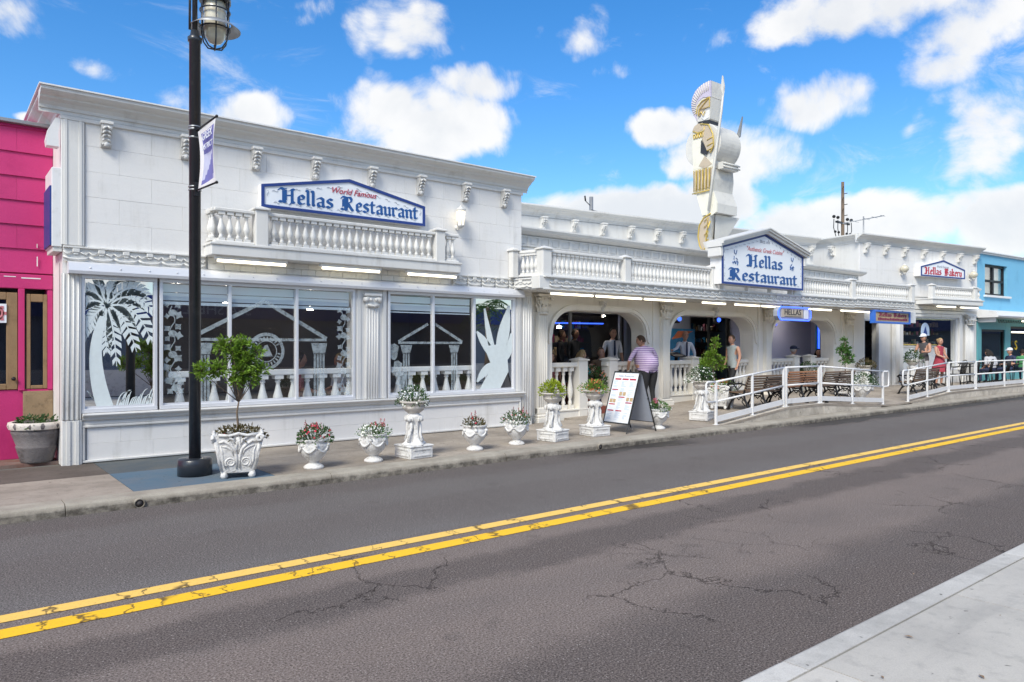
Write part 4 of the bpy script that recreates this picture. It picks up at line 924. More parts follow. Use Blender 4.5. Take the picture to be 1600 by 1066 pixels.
b = MB(); b.box((9.04, 10.48, 2.80), (9.30, 10.72, 3.05), .01); b.build('corner_block', 'trim', canopy)
# left return of the canopy
Mx = T(8.98, 11.22, 0, math.atan2(10.62-11.22, 9.2-8.98)); L_ = .64
for x in rng(.05, L_-.02, .30): piece('frieze_bracket', BRK, canopy, Mx @ Matrix.Translation((x, 0, 2.82)))
balustrade(canopy, Mx @ Matrix.Translation((.1, .08, 0)), L_-.15, 3.09, .42, BAL, .09, ('trim', .13, .06), ('trim', .13, .04), zs=.42/.45); post(canopy, T(8.96, 11.17, 0), 0, 3.04, 3.61, .14)
# wall behind the balustrade with coffered frieze and ledge
obj_strip('upper_wall', 'trim', aw_, [((9.24, YA, 2.84), (23.6, YA+.25, 4.02))], c=0)
obj_strip('roof', 'roof', aw_, [((9.24, YA+.25, 3.9), (24.0, 18, 3.98))], c=0)
for x in rng(9.3, 14.6, .3)+rng(17.9, 23.5, .3): piece('coffer', PNL, aw_, Matrix.Translation((x, YA-.0, 3.74)))
b = MB(); b.prism([(YA, 3.97), (YA-.08, 3.99), (YA-.18, 4.03), (YA-.22, 4.08), (YA-.22, 4.11), (YA, 4.11)], 9.26, 23.75, 'x'); b.build('ledge', 'trim', aw_)
b = MB(); b.box((9.26, YA-.06, 3.66), (23.6, YA, 3.70), .006); b.build('string_course', 'trim', aw_)
# ================================================================ rear hall: long wall above the arcade roof
rzh = math.atan2(-.134, .991); RM = T(11.9, 14.4, 0, rzh)
rh = thing('rear_hall', 'low white rear hall with bracketed parapet rising behind the arcade canopy', 'building', (17, 13.9, .12), rzh)
b = MB(RM); b.box((-3.4, .03, 3.97), (11.5, .3, 5.08)); b.box((-3.4, .3, 4.9), (11.5, 9, 4.95)); b.box((-3.4, 9, 3.97), (11.5, 9.2, 5.0)); b.build('wall', 'trim', rh)
for a in [(-3.3+i*.975) for i in range(-0, 15)]: block(rh, a, a+.965, 4.14, 5.04, 0, 'trim', RM, 'wall_panel')
b = MB(); cornice(b, -3.4, 11.55, .0, 5.06, .95, RM); b.build('cornice', 'trim', rh)
for i in range(-3, 12): piece('corbel', CORBT, rh, RM @ Matrix.Translation((.55+i*.975, 0, 4.72)))
# ================================================================ bakery building
BM = T(23.9, 11.75, 0, math.atan2(-.155, .988))
bk = thing('bakery_building', 'white bakery at the far end with bracketed parapet and display window under its own balcony', 'building', (27, 11.3, .3), math.atan2(-.155, .988))
b = MB(BM); b.box((.22, .03, 3.0), (7.28, .28, 5.16)); b.box((.22, .28, 3.0), (.42, 6, 5.16)); b.box((7.05, .28, .1), (7.28, 6, 5.16)); b.box((.42, .28, 4.8), (7.05, 6, 4.86)); b.box((.42, 5.8, .1), (7.05, 6, 4.8))
b.box((1.32, .03, .3), (2.2, .3, 3.0)); b.box((6.02, .03, .3), (7.28, .28, 3.0)); b.box((2.2, .03, .3), (6.02, .28, .82)); b.box((2.2, .03, 2.72), (6.02, .28, 3.0)); b.box((.22, .03, 2.6), (1.32, .28, 3.0)); b.build('wall', 'trim', bk)
bond(bk, .22, 7.28, 3.45, 5.12, 0, .9, .42, 'wall', BM)
b = MB(BM); b.M = BM; b.prism([(p, 5.14+q) for p, q in CPROF], .0, 7.42, 'x'); b.prism([(.22+p, 5.14+q) for p, q in CPROF], .002, 2.3); b.build('cornice', 'trim', bk)
for x in (.49, 1.55, 2.62, 3.75, 4.86, 5.98, 7.05): piece('corbel', CORBT, bk, BM @ Matrix.Translation((x, 0, 4.80)))
piece('corbel', CORBT, bk, BM @ T(.22, 1.0, 4.80, -math.pi/2))
# lower front
b = MB(BM); b.box((6.25, -.05, .3), (7.15, .03, .55), .01); fluted(b, 6.4, 6.95, -.04, .55, 2.5, 6); b.build('pilaster', 'trim', bk)
b = MB(BM); capital_mb(b, 6.68, -.03, 2.50, .5, .38, .12); b.build('capital', 'trim', bk)
b = MB(BM); b.box((1.95, -.10, .3), (2.25, .0, 2.75), .008); fluted(b, 1.98, 2.22, -.12, .45, 2.6, 4); b.build('pilaster', 'trim', bk)
obj_strip('window_surround', 'trim', bk, [((2.32, -.05, .82), (2.56, .03, 2.95)), ((6.02, -.05, .82), (6.2, .03, 2.95)), ((2.56, -.05, 2.74), (6.02, .03, 2.95)), ((2.3, -.08, 2.86), (6.3, -.05, 2.97))], BM, .008)
bw_ = window(bk, 2.56, 6.02, [], .82, 2.74, 0.06, 'glass', False, 'alum', BM)
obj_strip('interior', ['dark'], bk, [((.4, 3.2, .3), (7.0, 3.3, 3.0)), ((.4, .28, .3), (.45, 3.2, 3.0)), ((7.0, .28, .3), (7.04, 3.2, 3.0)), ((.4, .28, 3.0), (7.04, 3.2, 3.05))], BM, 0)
obj_strip('interior_floor', 'floor', bk, [((.4, .28, .3), (7.04, 3.2, .34))], BM, 0)
sh = MB(BM)
for z in (.9, 1.3, 1.7, 2.1, 2.4):
    sh.cur = 0; sh.box((.5, 1.0, z), (2.1, 1.3, z+.03)); sh.box((2.7, 1.1, z), (6.8, 1.35, z+.03))
    for x in rng(.55, 2.05, .13)+rng(2.8, 6.7, .16):
        sh.cur = random.choice((1, 2, 3, 4, 5, 6)); yy_ = 1.05 if x < 2.3 else 1.12; sh.box((x-.05, yy_, z+.03), (x+.05, yy_+.12, z+random.uniform(.1, .28)))
sh.build('pastry_shelves', ['darkb', 'gold', 'gold', 'redp', 'creamy', 'leafd', 'brick'], bk)
b = MB(BM); b.prism([(.35, .6), (.35, 1.62), (.55, 1.72), (1.15, 1.72), (1.2, .6)], 2.9, 5.9, 'x'); b.build('display_case', 'white', bk)
b = MB(BM); b.tube([(5.5, .32, .84), (5.55, .30, 1.3), (5.35, .3, 1.62), (5.1, .3, 1.75), (2.9, .3, 1.75)], .025, 6); b.build('case_edge', 'brass', bk)
b = MB(BM); n_ = 16; b.cur = 0; b.add([(4.0+.26*math.cos(math.pi*i/n_), .045, 2.28+.26*math.sin(math.pi*i/n_)) for i in range(n_+1)]+[(3.74, .045, 2.08), (4.26, .045, 2.08)], [tuple(range(n_+1))+(17, 18)])
b.cur = 1; b.add([(3.86, .04, 2.12), (4.14, .04, 2.12), (4.02, .04, 2.42)], [(0,1,2)]); b.build('window_sticker', ['lblue', 'navy'], bw_)
# doorway
obj_strip('door_frame', 'alum', bk, [((.42, .0, .36), (.50, .1, 2.6)), ((1.26, 0, .36), (1.32, .1, 2.6)), ((.42, 0, 2.55), (1.32, .1, 2.62))], BM, .004)
# bakery balcony
b = MB(BM); b.box((3.35, -.60, 3.17), (6.55, .0, 3.36), .01); b.box((3.33, -.63, 3.33), (6.58, 0, 3.37), .006); bb = b.build('balcony', 'trim', bk)
Mx = BM @ Matrix.Translation((0, -.48, 0))
balustrade(bb, Mx @ Matrix.Translation((3.6, 0, 0)), 2.42, 3.42, .34, BAL, .125, ('trim', .13, .055), ('trim', .13, .05), zs=.34/.45); post(bb, Mx, 6.15, 3.37, 3.86, .18); post(bb, Mx, 3.5, 3.37, 3.86, .16)
balustrade(bb, Mx @ Matrix.Translation((6.26, 0, 0)), .3, 3.42, .34, BAL, .125, ('trim', .13, .055), ('trim', .13, .05), zs=.34/.45)
obj_strip('lintel', 'trimold', bk, [((2.3, -.06, 3.0), (7.2, .03, 3.14))], BM, .006)
# ================================================================ pink shop (left)
YP = 12.2
pk = thing('pink_shop', 'magenta painted board shop with wooden door frames at the left edge', 'building', (-4, YP, .13))
def pbox(nm, m_, *bx, **k): return obj_strip(nm, m_, pk, bx, **k)
pbox('wall', 'pink', ((-14, YP+.03, .1), (.42, YP+.2, 4.78)), ((.42, YP+.03, 2.62), (1.376, YP+.2, 4.78)), ((1.30, YP+.03, .1), (1.376, YP+.2, 2.62)), ((.42, YP+.03, .1), (1.3, YP+.2, 1.08)), ((-14, YP+.2, 4.5), (1.376, 18, 4.6)), c=0)
z = 2.72; k = 0
while z < 4.74:
    h_ = min(.335, 4.78-z)
    for a, c in ((-4.4, -1.6), (-1.6, .95 if k % 2 else .55), (.95 if k % 2 else .55, 1.376)):
        b = MB(); b.add([(a+.001, YP+.03, z), (c-.001, YP+.03, z), (c-.001, YP-.018, z+.004), (a+.001, YP-.018, z+.004), (a+.001, YP+.03, z+h_), (c-.001, YP+.03, z+h_), (c-.001, YP+.005, z+h_), (a+.001, YP+.005, z+h_)],
            [(0,3,2,1),(4,5,6,7),(3,7,6,2)[::-1],(0,4,7,3),(1,2,6,5)]); b.build('siding_board', 'pink', pk)
    z += .335; k += 1
pbox('fascia', 'pink', ((-4.4, YP-.03, 2.50), (1.376, YP+.03, 2.70)), ((1.05+.26, YP-.02, 1.08), (1.376, YP+.03, 2.5)), ((.965, YP-.04, 1.08), (1.04, YP+.03, 2.5)), ((.2, YP-.02, 1.08), (.42, YP+.03, 2.5)), c=.008)
pbox('apron', 'pink', ((-4.4, YP-.01, .13), (1.376, YP+.03, 1.10)), c=.01)
pbox('coping', 'steel', ((-14, YP-.08, 4.78), (1.37, YP+.3, 4.83)), c=.006)
dr = pbox('door', 'woodf', ((.44, YP-.03, 1.10), (.55, YP+.04, 2.44)), ((.83, YP-.03, 1.10), (.96, YP+.04, 2.44)), ((.55, YP-.03, 2.34), (.83, YP+.04, 2.44)), ((.55, YP-.03, 1.10), (.83, YP+.04, 1.18)), c=.008)
b = MB(); b.box((.54, YP+.01, 1.17), (.84, YP+.018, 2.35)); b.build('pane', 'glassd', dr)
b = MB(); b.ball((.91, YP-.07, 1.25), .028); b.tube([(.91, YP-.03, 1.25), (.91, YP-.07, 1.25)], .012, 6); b.build('door_knob', 'iron', dr)
b = MB(); b.box((.52, YP-.05, 2.02), (.83, YP-.035, 2.28)); dec = b.build('door_notice', 'white_s', dr)
b = MB(); b.M = T(.70, YP-.052, 2.15) @ Matrix.Rotation(R(90), 4, 'X'); b.lathe([(.105, 0), (.105, .004), (.07, .004), (.07, 0)], n=16)
for i in range(8): a = i*.7854; b.box((.11*math.cos(a)-.02, .11*math.sin(a)-.02, 0), (.11*math.cos(a)+.02, .11*math.sin(a)+.02, .004))
b.build('round_emblem', 'redp', dr); text('numeral_3', '3', .12, 'red_l', dr, T(.705, YP-.058, 2.11), extrude=.001)
wd_ = pbox('window', 'woodf', ((1.06, YP-.02, 1.10), (1.11, YP+.04, 2.43)), ((1.26, YP-.02, 1.10), (1.31, YP+.04, 2.43)), ((1.11, YP-.02, 2.32), (1.26, YP+.04, 2.43)), ((1.11, YP-.02, 1.10), (1.26, YP+.04, 1.15)), c=.008)
b = MB(); b.box((1.10, YP+.01, 1.14), (1.27, YP+.018, 2.33)); b.build('pane', 'glassd', wd_)
pbox('plywood_panel', 'ply', ((1.02, YP-.04, .42), (1.374, YP-.012, 1.07)), c=.003)
pbox('dark_inside', 'dark', ((.3, YP+.25, .1), (1.36, YP+.3, 2.7)), c=0)
b = MB()
for (x0, z0, x1, z1) in ((1.18, 2.95, 1.185, 2.62+.2), (1.18, 3.13, 1.182, 3.08), (.8, 2.66, .93, 2.655), (1.0, 2.65, 1.22, 2.64)): b.box((x0, YP-.034, min(z0, z1)), (x1+.008, YP-.028, max(z0, z1)+.006))
b.build('paint_chips', 'white', pk)
# ================================================================ blue building (right)
QM = T(31.25, 10.66, 0, math.atan2(-.07, .998))
bl = thing('blue_building', 'sky blue stucco shop with one dark sash window upstairs and teal shopfront', 'building', (34, 10.5, .3), math.atan2(-.07, .998))
def qbox(nm, m_, *bx, **k): return obj_strip(nm, m_, bl, bx, QM, **k)
qbox('wall', 'bluew', ((.0, 0, 2.9), (.61, .3, 5.30)), ((2.59, 0, 2.9), (9, .3, 5.30)), ((.61, 0, 2.9), (2.59, .3, 3.68)), ((.61, 0, 4.89), (2.59, .3, 5.30)), ((8.8, .3, .2), (9, 8, 5.3)), ((0, .3, 5.1), (9, 8, 5.16)), ((0, .3, .2), (.1, 8, 5.3)), ((0, 7.8, .2), (9, 8, 5.2)), c=0)
qbox('parapet_cap', 'white', ((-.05, -.12, 5.30), (9.1, .35, 5.36)), ((-.03, -.07, 5.24), (9.1, 0, 5.30)), c=.01)
uw = qbox('sash_window', 'iron', ((.61, .12, 3.68), (.70, .2, 4.89)), ((2.50, .12, 3.68), (2.59, .2, 4.89)), ((.70, .12, 4.80), (2.5, .2, 4.89)), ((.7, .12, 3.68), (2.5, .2, 3.77)), ((1.55, .11, 3.77), (1.67, .2, 4.8)), ((.7, .10, 4.22), (2.5, .2, 4.30)), c=.004)
b = MB(QM); b.box((.7, .16, 3.77), (2.5, .17, 4.8)); b.build('pane', 'glass', uw)
b = MB(QM); b.box((.65, .24, 3.7), (2.55, .26, 4.88)); b.build('blind', 'lampoff', uw)
b = MB(QM); b.box((.5, -.1, 3.60), (2.75, .1, 3.68), .01); b.build('sill', 'white', uw)
b = MB(QM); b.prism([(0.0, 2.78), (-.75, 2.78), (-.78, 2.84), (-.70, 3.0), (-.1, 3.1), (0, 3.1)], -.15, 9, 'x'); b.build('awning', 'white', bl)
b = MB(QM); b.box((.0, -.6, 2.6), (.12, 0, 2.78), .02); b.build('bracket', 'white', bl); b = MB(QM)
for x in rng(.5, 8.5, .22): b.tube([(x-.09, -.5, 2.70), (x-.03, -.5, 2.60), (x+.04, -.5, 2.60), (x+.08, -.5, 2.68)], .012, 4)
b.build('scroll_valance', 'iron', bl, kind='stuff')
qbox('shopfront', 'teal', ((0, .0, .3), (.34, .2, 2.85)), ((2.41, 0, .3), (2.9, .2, 2.85)), ((.34, 0, 2.35), (2.41, .2, 2.85)), ((.34, 0, .3), (2.41, .2, .7)), ((2.9, 0, 2.5), (9, .2, 2.85)), ((2.9, 0, .3), (9, .2, .7)), ((6, 0, .7), (6.4, .2, 2.5)), c=.01)
sw = qbox('shop_window', 'iron', ((.34, .05, .7), (.42, .15, 2.35)), ((2.33, .05, .7), (2.41, .15, 2.35)), ((.42, .05, 2.27), (2.33, .15, 2.35)), ((.42, .05, .7), (2.33, .15, .76)), ((2.9, .05, .7), (2.98, .15, 2.5)), ((2.98, .05, 2.42), (6, .15, 2.5)), c=.004)
b = MB(QM); b.box((.42, .09, .76), (2.33, .1, 2.27)); b.box((2.98, .09, .76), (6, .1, 2.42)); b.build('pane', 'glassd', sw)
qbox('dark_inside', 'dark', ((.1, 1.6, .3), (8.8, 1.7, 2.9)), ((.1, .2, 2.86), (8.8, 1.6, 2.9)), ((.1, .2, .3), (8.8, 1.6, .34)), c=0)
b = MB(QM); b.box((3.1, .02, 2.24), (5.9, .045, 2.30)); b.build('light_strip', 'tube', sw)
M['yel'] = mat('yellow lettering', (.75, .5, .02), .5, .1, 9)
text('yellow_lettering', 'S', .55, 'yel', sw, QM @ T(3.35, .03, 1.55), align='LEFT', extrude=.01)
# ================================================================ signs
def gable(x0, x1, zb, zs, xp, zp): return [(x0, zb), (x1, zb), (x1, zs), (xp, zp), (x0, zs)]
def inset(x0, x1, zb, zs, xp, zp, d): return gable(x0+d, x1-d, zb+d, zs-d*.8, xp, zp-d*1.15)
def gable_sign(name, label, loc, rz, w_, zb, zs, zp, depth, border='navy', bd=.05, body='white', xpk=None):
    """origin at sign centre on the wall plane; local -y is the front"""
    t = thing(name, label, 'sign', loc, rz); b = MB(); h = w_/2; xp = 0 if xpk is None else xpk
    b.prism(gable(-h, h, zb, zs, xp, zp), -depth, 0); b.build('cabinet', body, t, world=False)
    o_, i_ = gable(-h, h, zb, zs, xp, zp), inset(-h, h, zb, zs, xp, zp, bd); b = MB()
    for k in range(5):
        a, c, e_, g_ = o_[k], o_[(k+1) % 5], i_[(k+1) % 5], i_[k]; y0, y1 = -depth-.025, -depth
        b.add([(p[0], y0, p[1]) for p in (a, c, e_, g_)]+[(p[0], y1, p[1]) for p in (a, c, e_, g_)], [(0,1,2,3), (0,4,5,1), (3,2,6,7)])
    b.build('border', border, t, world=False)
    b = MB(); b.prism(inset(-h, h, zb, zs, xp, zp, bd-.004), -depth-.008, -depth+.004); b.build('face', 'white_s', t, world=False); return t
def scrolls(t, h, zb, zs, zp, depth, bd, m_='grey', r=.006, step=.17):
    b = MB(); y = -depth-.012; q = bd+.05
    pts = [(x, zb+q, 0) for x in rng(-h+.15, h-.15, step)]+[(-h+q, z, 1.57) for z in rng(zb+.12, zs-.02, step)]+[(h-q, z, 1.57) for z in rng(zb+.12, zs-.02, step)]
    an = math.atan2(zp-zs, h)
    for x in rng(.08, h-.12, step): pts += [(x, zp-q*1.25-x/h*(zp-zs), -an), (-x, zp-q*1.25-x/h*(zp-zs), an)]
    flourish(b, pts, y, r); b.build('painted_scrolls', m_, t, world=False)
s1 = gable_sign('wall_sign', 'long low gabled sign with blue blackletter and red script above the left balcony', (5.43, Y0, 0), 0, 2.92, 3.83, 4.18, 4.46, .13, bd=.045)
scrolls(s1, 1.46, 3.83, 4.18, 4.46, .13, .045)
words(s1, [('Hellas', -1.20, 3.935, .235, -.142, .93, .72), ('Restaurant', -.15, 3.935, .235, -.142, 1.47, .72)])
text('script_words', 'World Famous', .135, 'red_l', s1, WM[s1] @ T(.08, -.144, 4.20), shear=.35, align='CENTER', extrude=.003)
s2 = gable_sign('gable_sign', 'large peaked restaurant sign with blue blackletter standing on the canopy edge beside the rooftop warrior', (16.30, 10.62, 0), 0, 3.56, 3.17, 4.06, 4.50, .32, bd=.05)
scrolls(s2, 1.78, 3.17, 4.06, 4.50, .32, .05)
b = MB()
for s_ in (-1, 1):
    p0, p1 = (0, 4.50), (s_*1.92, 4.03)
    for (o1, o2, y0, y1) in ((.0, .06, -.42, .06), (.06, .11, -.47, .08), (.11, .14, -.50, .1)):
        b.prism([(p0[0], p0[1]+o1), (p1[0], p1[1]+o1), (p1[0], p1[1]+o2), (p0[0], p0[1]+o2)], y0, y1)
b.box((-1.90, -.38, 3.80), (-1.785, .0, 4.04), .02); b.box((1.785, -.38, 3.80), (1.90, .0, 4.04), .02); b.build('roof_cap', 'trim', s2, world=False)
words(s2, [('Hellas', -.80, 3.64, .30, -.334, 1.62, .7), ('Restaurant', -1.52, 3.28, .29, -.334, 3.02, .7)])
text('script_words', '"Authentic Greek Cuisine"', .155, 'redp', s2, WM[s2] @ T(.02, -.335, 4.03), shear=.3, extrude=.002, sx=.98)
text('year_words', 'SINCE 1970', .09, 'grey', s2, WM[s2] @ T(.0, -.335, 4.26), extrude=.002)
b = MB()
for s_ in (-1, 1):
    cx = s_*1.25; flourish(b, [(cx+random.uniform(-.09, .09), 3.74+random.uniform(-.07, .07), random.uniform(0, 3)) for _ in range(9)], -.334, .012)
    b.tube([(cx-.05, -.334, 4.0), (cx-.04, -.334, 3.92), (cx+.02, -.334, 3.9), (cx+.06, -.334, 4.0)], .013, 4, flat=.3)
b.build('painted_sprigs', 'blue_l', s2, world=False)
for x in (-1.5, -.5, .5, 1.5): b = MB(); b.box((x-.03, -.2, 3.02), (x+.03, -.1, 3.18)); b.build('leg', 'white', s2, world=False)
s3 = gable_sign('bakery_wall_sign', 'small peaked sign with red blackletter on the bakery wall between two lanterns', tuple(BM @ Vector((4.62, 0, 0))), math.atan2(-.155, .988), 2.72, 4.16, 4.50, 4.78, .24, bd=.045)
words(s3, [('Hellas', -1.16, 4.235, .25, -.252, 1.05, .78), ('Bakery', .06, 4.235, .25, -.252, 1.12, .78)], 'red_l')
text('script_words', 'World Famous', .12, 'grey', s3, WM[s3] @ T(-.05, -.255, 4.50), shear=.3, extrude=.002)
# hanging neon board
h1 = thing('hanging_sign', 'small blue neon framed board with dark Greek style capitals hanging below the canopy', 'sign', (17.85, 10.42, 2.78))
b = MB(); c = .1; X0, X1, Z0, Z1 = -.80, .78, -.40, -.06
b.prism([(X0+c, Z0), (X1-c, Z0), (X1, Z0+c), (X1, Z1-c), (X1-c, Z1), (X0+c, Z1), (X0, Z1-c), (X0, Z0+c)], -.02, .10); b.build('board', 'grey', h1, world=False)
b = MB(); b.box((-.62, -.035, -.33), (.42, -.02, -.10), .004); b.build('panel', 'tan', h1, world=False)
b = MB(); b.box((.48, -.035, -.35), (.68, -.02, -.09), .004); b.build('side_panel', 'white', h1, world=False)
b = MB(); oc = [(X0+c, Z0), (X1-c, Z0), (X1, Z0+c), (X1, Z1-c), (X1-c, Z1), (X0+c, Z1), (X0, Z1-c), (X0, Z0+c)]
b.tube([(x, -.05, z) for x, z in oc+oc[:1]], .014, 6, smooth=False); b.build('neon_frame', 'blueneon', h1, world=False)
text('capitals', 'HELLAS', .215, 'ink', h1, WM[h1] @ T(-.10, -.04, -.26), extrude=.004, sx=1.1, spacing=1.05)
b = MB(); 
for x in rng(-.5, .3, .06): b.box((x-.02, -.04, -.315), (x+.02, -.036, -.295))
b.build('small_print', 'ink', h1, world=False)
b = MB(); b.tube([(-.5, .03, 0), (-.5, .03, -.08)], .012, 5); b.tube([(.5, .03, 0), (.5, .03, -.08)], .012, 5); b.build('hangers', 'iron', h1, world=False)
h2 = thing('hanging_sign', 'blue framed bakery board with red blackletter hanging over the bakery doorway', 'sign', (23.25, 10.28, 2.82))
b = MB(); b.box((-1.22, -.02, -.40), (1.15, .08, -.06)); b.build('board', 'gold', h2, world=False)
b = MB()
for a, c in (((-1.25, -.05, -.43), (1.18, .1, -.37)), ((-1.25, -.05, -.09), (1.18, .1, -.03)), ((-1.25, -.05, -.37), (-1.17, .1, -.09)), ((1.10, -.05, -.37), (1.18, .1, -.09))): b.box(a, c, .004)
b.build('frame', 'blueframe', h2, world=False)
words(h2, [('Hellas', -.95, -.215, .115, -.03, .86, .8), ('Bakery', .04, -.215, .115, -.03, .9, .8)], 'maroon')
b = MB()
for x in rng(-1.0, 1.0, .11): b.box((x-.04, -.03, -.33), (x+.04, -.02, -.255+random.uniform(-.02, 0)))
b.build('small_print', 'maroon', h2, world=False)
b = MB(); b.box((1.2, -.03, -.38), (1.6, .05, -.04), .004); b.build('white_panel', 'white', h2, world=False)
b = MB(); b.tube([(-.8, .03, 0), (-.8, .03, -.05)], .012, 5); b.tube([(.8, .03, 0), (.8, .03, -.05)], .012, 5); b.build('hangers', 'iron', h2, world=False)
# side box sign and corner floodlight
t = thing('side_sign', 'narrow white edged box sign fixed on the corner between pink shop and white wing', 'sign', (1.37, 11.35, 2.95))
b = MB(); b.box((-.115, -.12, .06), (0, .55, 1.10), .006); b.build('cabinet', 'white', t, world=False); b = MB(); b.box((-.135, -.10, .08), (-.114, .53, .86)); b.build('navy_face', 'navy', t, world=False)
b = MB(); b.box((-.10, -.10, 0), (0, .5, .06)); b.build('bottom', 'trimold', t, world=False)
t = thing('floodlight', 'white curved floodlight on the wall corner over the pink shop', 'lamp', (1.36, 11.30, 4.45))
b = MB(); b.prism([(-.0, .25), (-.06, .26), (-.14, .10), (-.17, -.04), (-.16, -.12), (-.02, -.12), (-.03, .05)], -.06, .10); b.build('housing', 'white', t, world=False)
b = MB(); b.tube([(0, .03, .25), (-.04, .03, .25)], .02, 6); b.build('bracket', 'iron', t, world=False)
# fluorescent tubes
def tube_light(loc, L_, label, grp, rz=0, w_=.05):
    t = thing('tube_light', label, 'light', loc, rz, grp); b = MB(); b.box((0, -.03, 0), (L_, .05, .05), .004); b.build('housing', 'white', t, world=False)
    b = MB(); b.tube([(.03, -.01, -.022), (L_-.03, -.01, -.022)], .02, 8); b.build('tube', 'tube', t, world=False)
for a, c, nm in ((3.25, 4.33, 'leftmost'), (4.87, 5.95, 'middle'), (6.44, 7.50, 'rightmost')):
    tube_light((a, Y0-.26, 2.97), c-a, nm+' lit tube light under the small balcony of the left wing', 'tube lights under the left balcony')
ordn = ['first', 'second', 'third', 'fourth', 'fifth', 'sixth', 'seventh', 'eighth', 'ninth', 'tenth']
tl = [(9.42, 10.62), (10.65, 12.10), (12.14, 13.60), (14.18, 15.14), (15.47, 16.60), (16.64, 17.6), (18.0, 19.1), (19.14, 20.2), (20.5, 22.0), (22.05, 23.6)]
for i, (a, c) in enumerate(tl): tube_light((a, 10.62-(.1 if a > 20 else 0), 2.745), c-a, ordn[i]+' from the left of the lit tube lights along the arcade canopy', 'tube lights along the canopy')
for i, (a, nm) in enumerate(((3.75, 'left'), (5.2, 'right'))): tube_light(tuple(BM @ Vector((a, -.5, 3.11))), 1.2, nm+' lit tube light under the bakery balcony', 'tube lights under the bakery balcony', math.atan2(-.155, .988))
tube_light(tuple(QM @ Vector((2.4, -.6, 2.70))), 3.0, 'lit tube light under the awning of the blue shop', None) if False else None
t0 = thing('tube_light', 'lit tube light under the white awning of the blue shop', 'light', tuple(QM @ Vector((2.4, -.6, 2.68)))); b = MB(); b.tube([(0, 0, 0), (3, -.2, 0)], .03, 8); b.build('tube', 'tube', t0, world=False)
# wall lanterns
def lantern(loc, rz, label, globe=False):
    t = thing('wall_lantern', label, 'lantern', loc, rz, 'wall lanterns'); b = MB()
    b.tube([(0, 0, -.18), (0, -.06, -.2), (0, -.14, -.14)], .014, 6); b.ball((0, -.01, -.16), .04)
    if not globe:
        b.lathe([(.095, .13), (.11, .15), (.02, .21), (.01, .24)], (0, -.15, 0), 6); b.lathe([(.02, -.19), (.07, -.15), (.075, -.13)], (0, -.15, 0), 6)
        for i in range(6): a = i*math.pi/3; b.tube([(.07*math.cos(a), -.15+.07*math.sin(a), -.14), (.095*math.cos(a), -.15+.095*math.sin(a), .14)], .007, 4)
    else: b.lathe([(.06, .12), (.07, .14), (.02, .18)], (0, -.15, 0), 10); b.lathe([(.02, -.2), (.05, -.15), (.06, -.13)], (0, -.15, 0), 10)
    b.build('bracket', 'trim', t, world=False)
    b = MB(); b.lathe([(.06, -.13), (.085, .0), (.08, .13)] if not globe else [(.05, -.13), (.13, -.03), (.14, .04), (.08, .12)], (0, -.15, 0), 12); b.build('glass_shade', 'warm' if not globe else 'lampoff', t, world=False)
lantern((7.66, Y0, 4.06), 0, 'lit white lantern on the left wing wall right of the gabled sign')
for x, nm in ((2.47, 'left'), (6.77, 'right')): lantern(tuple(BM @ Vector((x, 0, 4.36))), math.atan2(-.155, .988), 'round globe lantern on the bakery wall '+nm+' of the red lettered sign', True)
# ================================================================ rooftop warrior sign
ws = thing('warrior_sign', 'tall weathered neon sign of a helmeted Greek warrior standing on the arcade roof', 'sign', (15.6, 11.4, 4.05))
XF = 15.4
def wprism(nm, poly, x0, x1, m_): b = MB(); b.prism(poly, x0, x1, 'x'); return b.build(nm, m_, ws)
crest = [(11.64, 7.46), (11.76, 7.62), (11.83, 7.80), (11.84, 7.98), (11.80, 8.13), (11.71, 8.26), (11.60, 8.33), (11.46, 8.38), (11.24, 8.40), (11.24, 7.99), (11.48, 8.03), (11.62, 7.97), (11.70, 7.85), (11.70, 7.68)]
wprism('crest', crest, XF-.01, XF+.03, 'violet'); wprism('crest_box', crest, XF+.03, XF+.50, 'pgrey')
b = MB()
for i in range(16):
    a = R(92+i*7.8); c_, s_ = math.cos(a), math.sin(a); p = (11.30-.36*c_*1.1, 7.86+.30*s_); q = (11.28-.55*c_, 7.90+.50*s_)
    b.tube([(XF-.02, p[0], p[1]), (XF-.02, q[0], q[1])], .011, 5)
b.build('crest_rods', 'creamy', ws)
wprism('head', [(11.67, 7.40), (11.72, 7.66), (11.71, 7.86), (11.62, 7.97), (11.48, 8.02), (11.24, 7.98), (11.27, 7.45), (11.36, 7.38)], XF, XF+.48, 'pgrey')
wprism('helmet', [(11.64, 7.66), (11.61, 7.82), (11.50, 7.92), (11.25, 7.98), (11.26, 7.74), (11.40, 7.74), (11.50, 7.62), (11.58, 7.56)], XF-.03, XF, 'tan')
b = MB(); 
for pts in ([(11.25, 7.98), (11.48, 7.93), (11.62, 7.82), (11.66, 7.64)], [(11.25, 7.98), (11.56, 7.74), (11.25, 7.73), (11.25, 7.98)], [(11.56, 7.74), (11.6, 7.58), (11.5, 7.66), (11.44, 7.55), (11.38, 7.66)]): b.tube([(XF-.05, y, z) for y, z in pts], .013, 6, smooth=False)
b.build('helmet_tubing', 'brass', ws)
wprism('face', [(11.56, 7.68), (11.27, 7.72), (11.30, 7.48), (11.44, 7.44), (11.52, 7.52)], XF-.015, XF+.005, 'white')
wprism('neck', [(11.62, 7.44), (11.62, 7.36), (11.3, 7.32), (11.3, 7.42)], XF-.02, XF+.4, 'ink')
b = MB(Matrix.Translation((XF+.03, 11.50, 6.82)) @ Matrix.Rotation(R(90), 4, 'Y')); b.lathe([(.001, -.03), (.53, -.03), (.545, -.01), (.545, .84), (.52, .87), (.001, .88)], n=40, smooth=False, caps=False); b.build('shield', 'pgrey', ws)
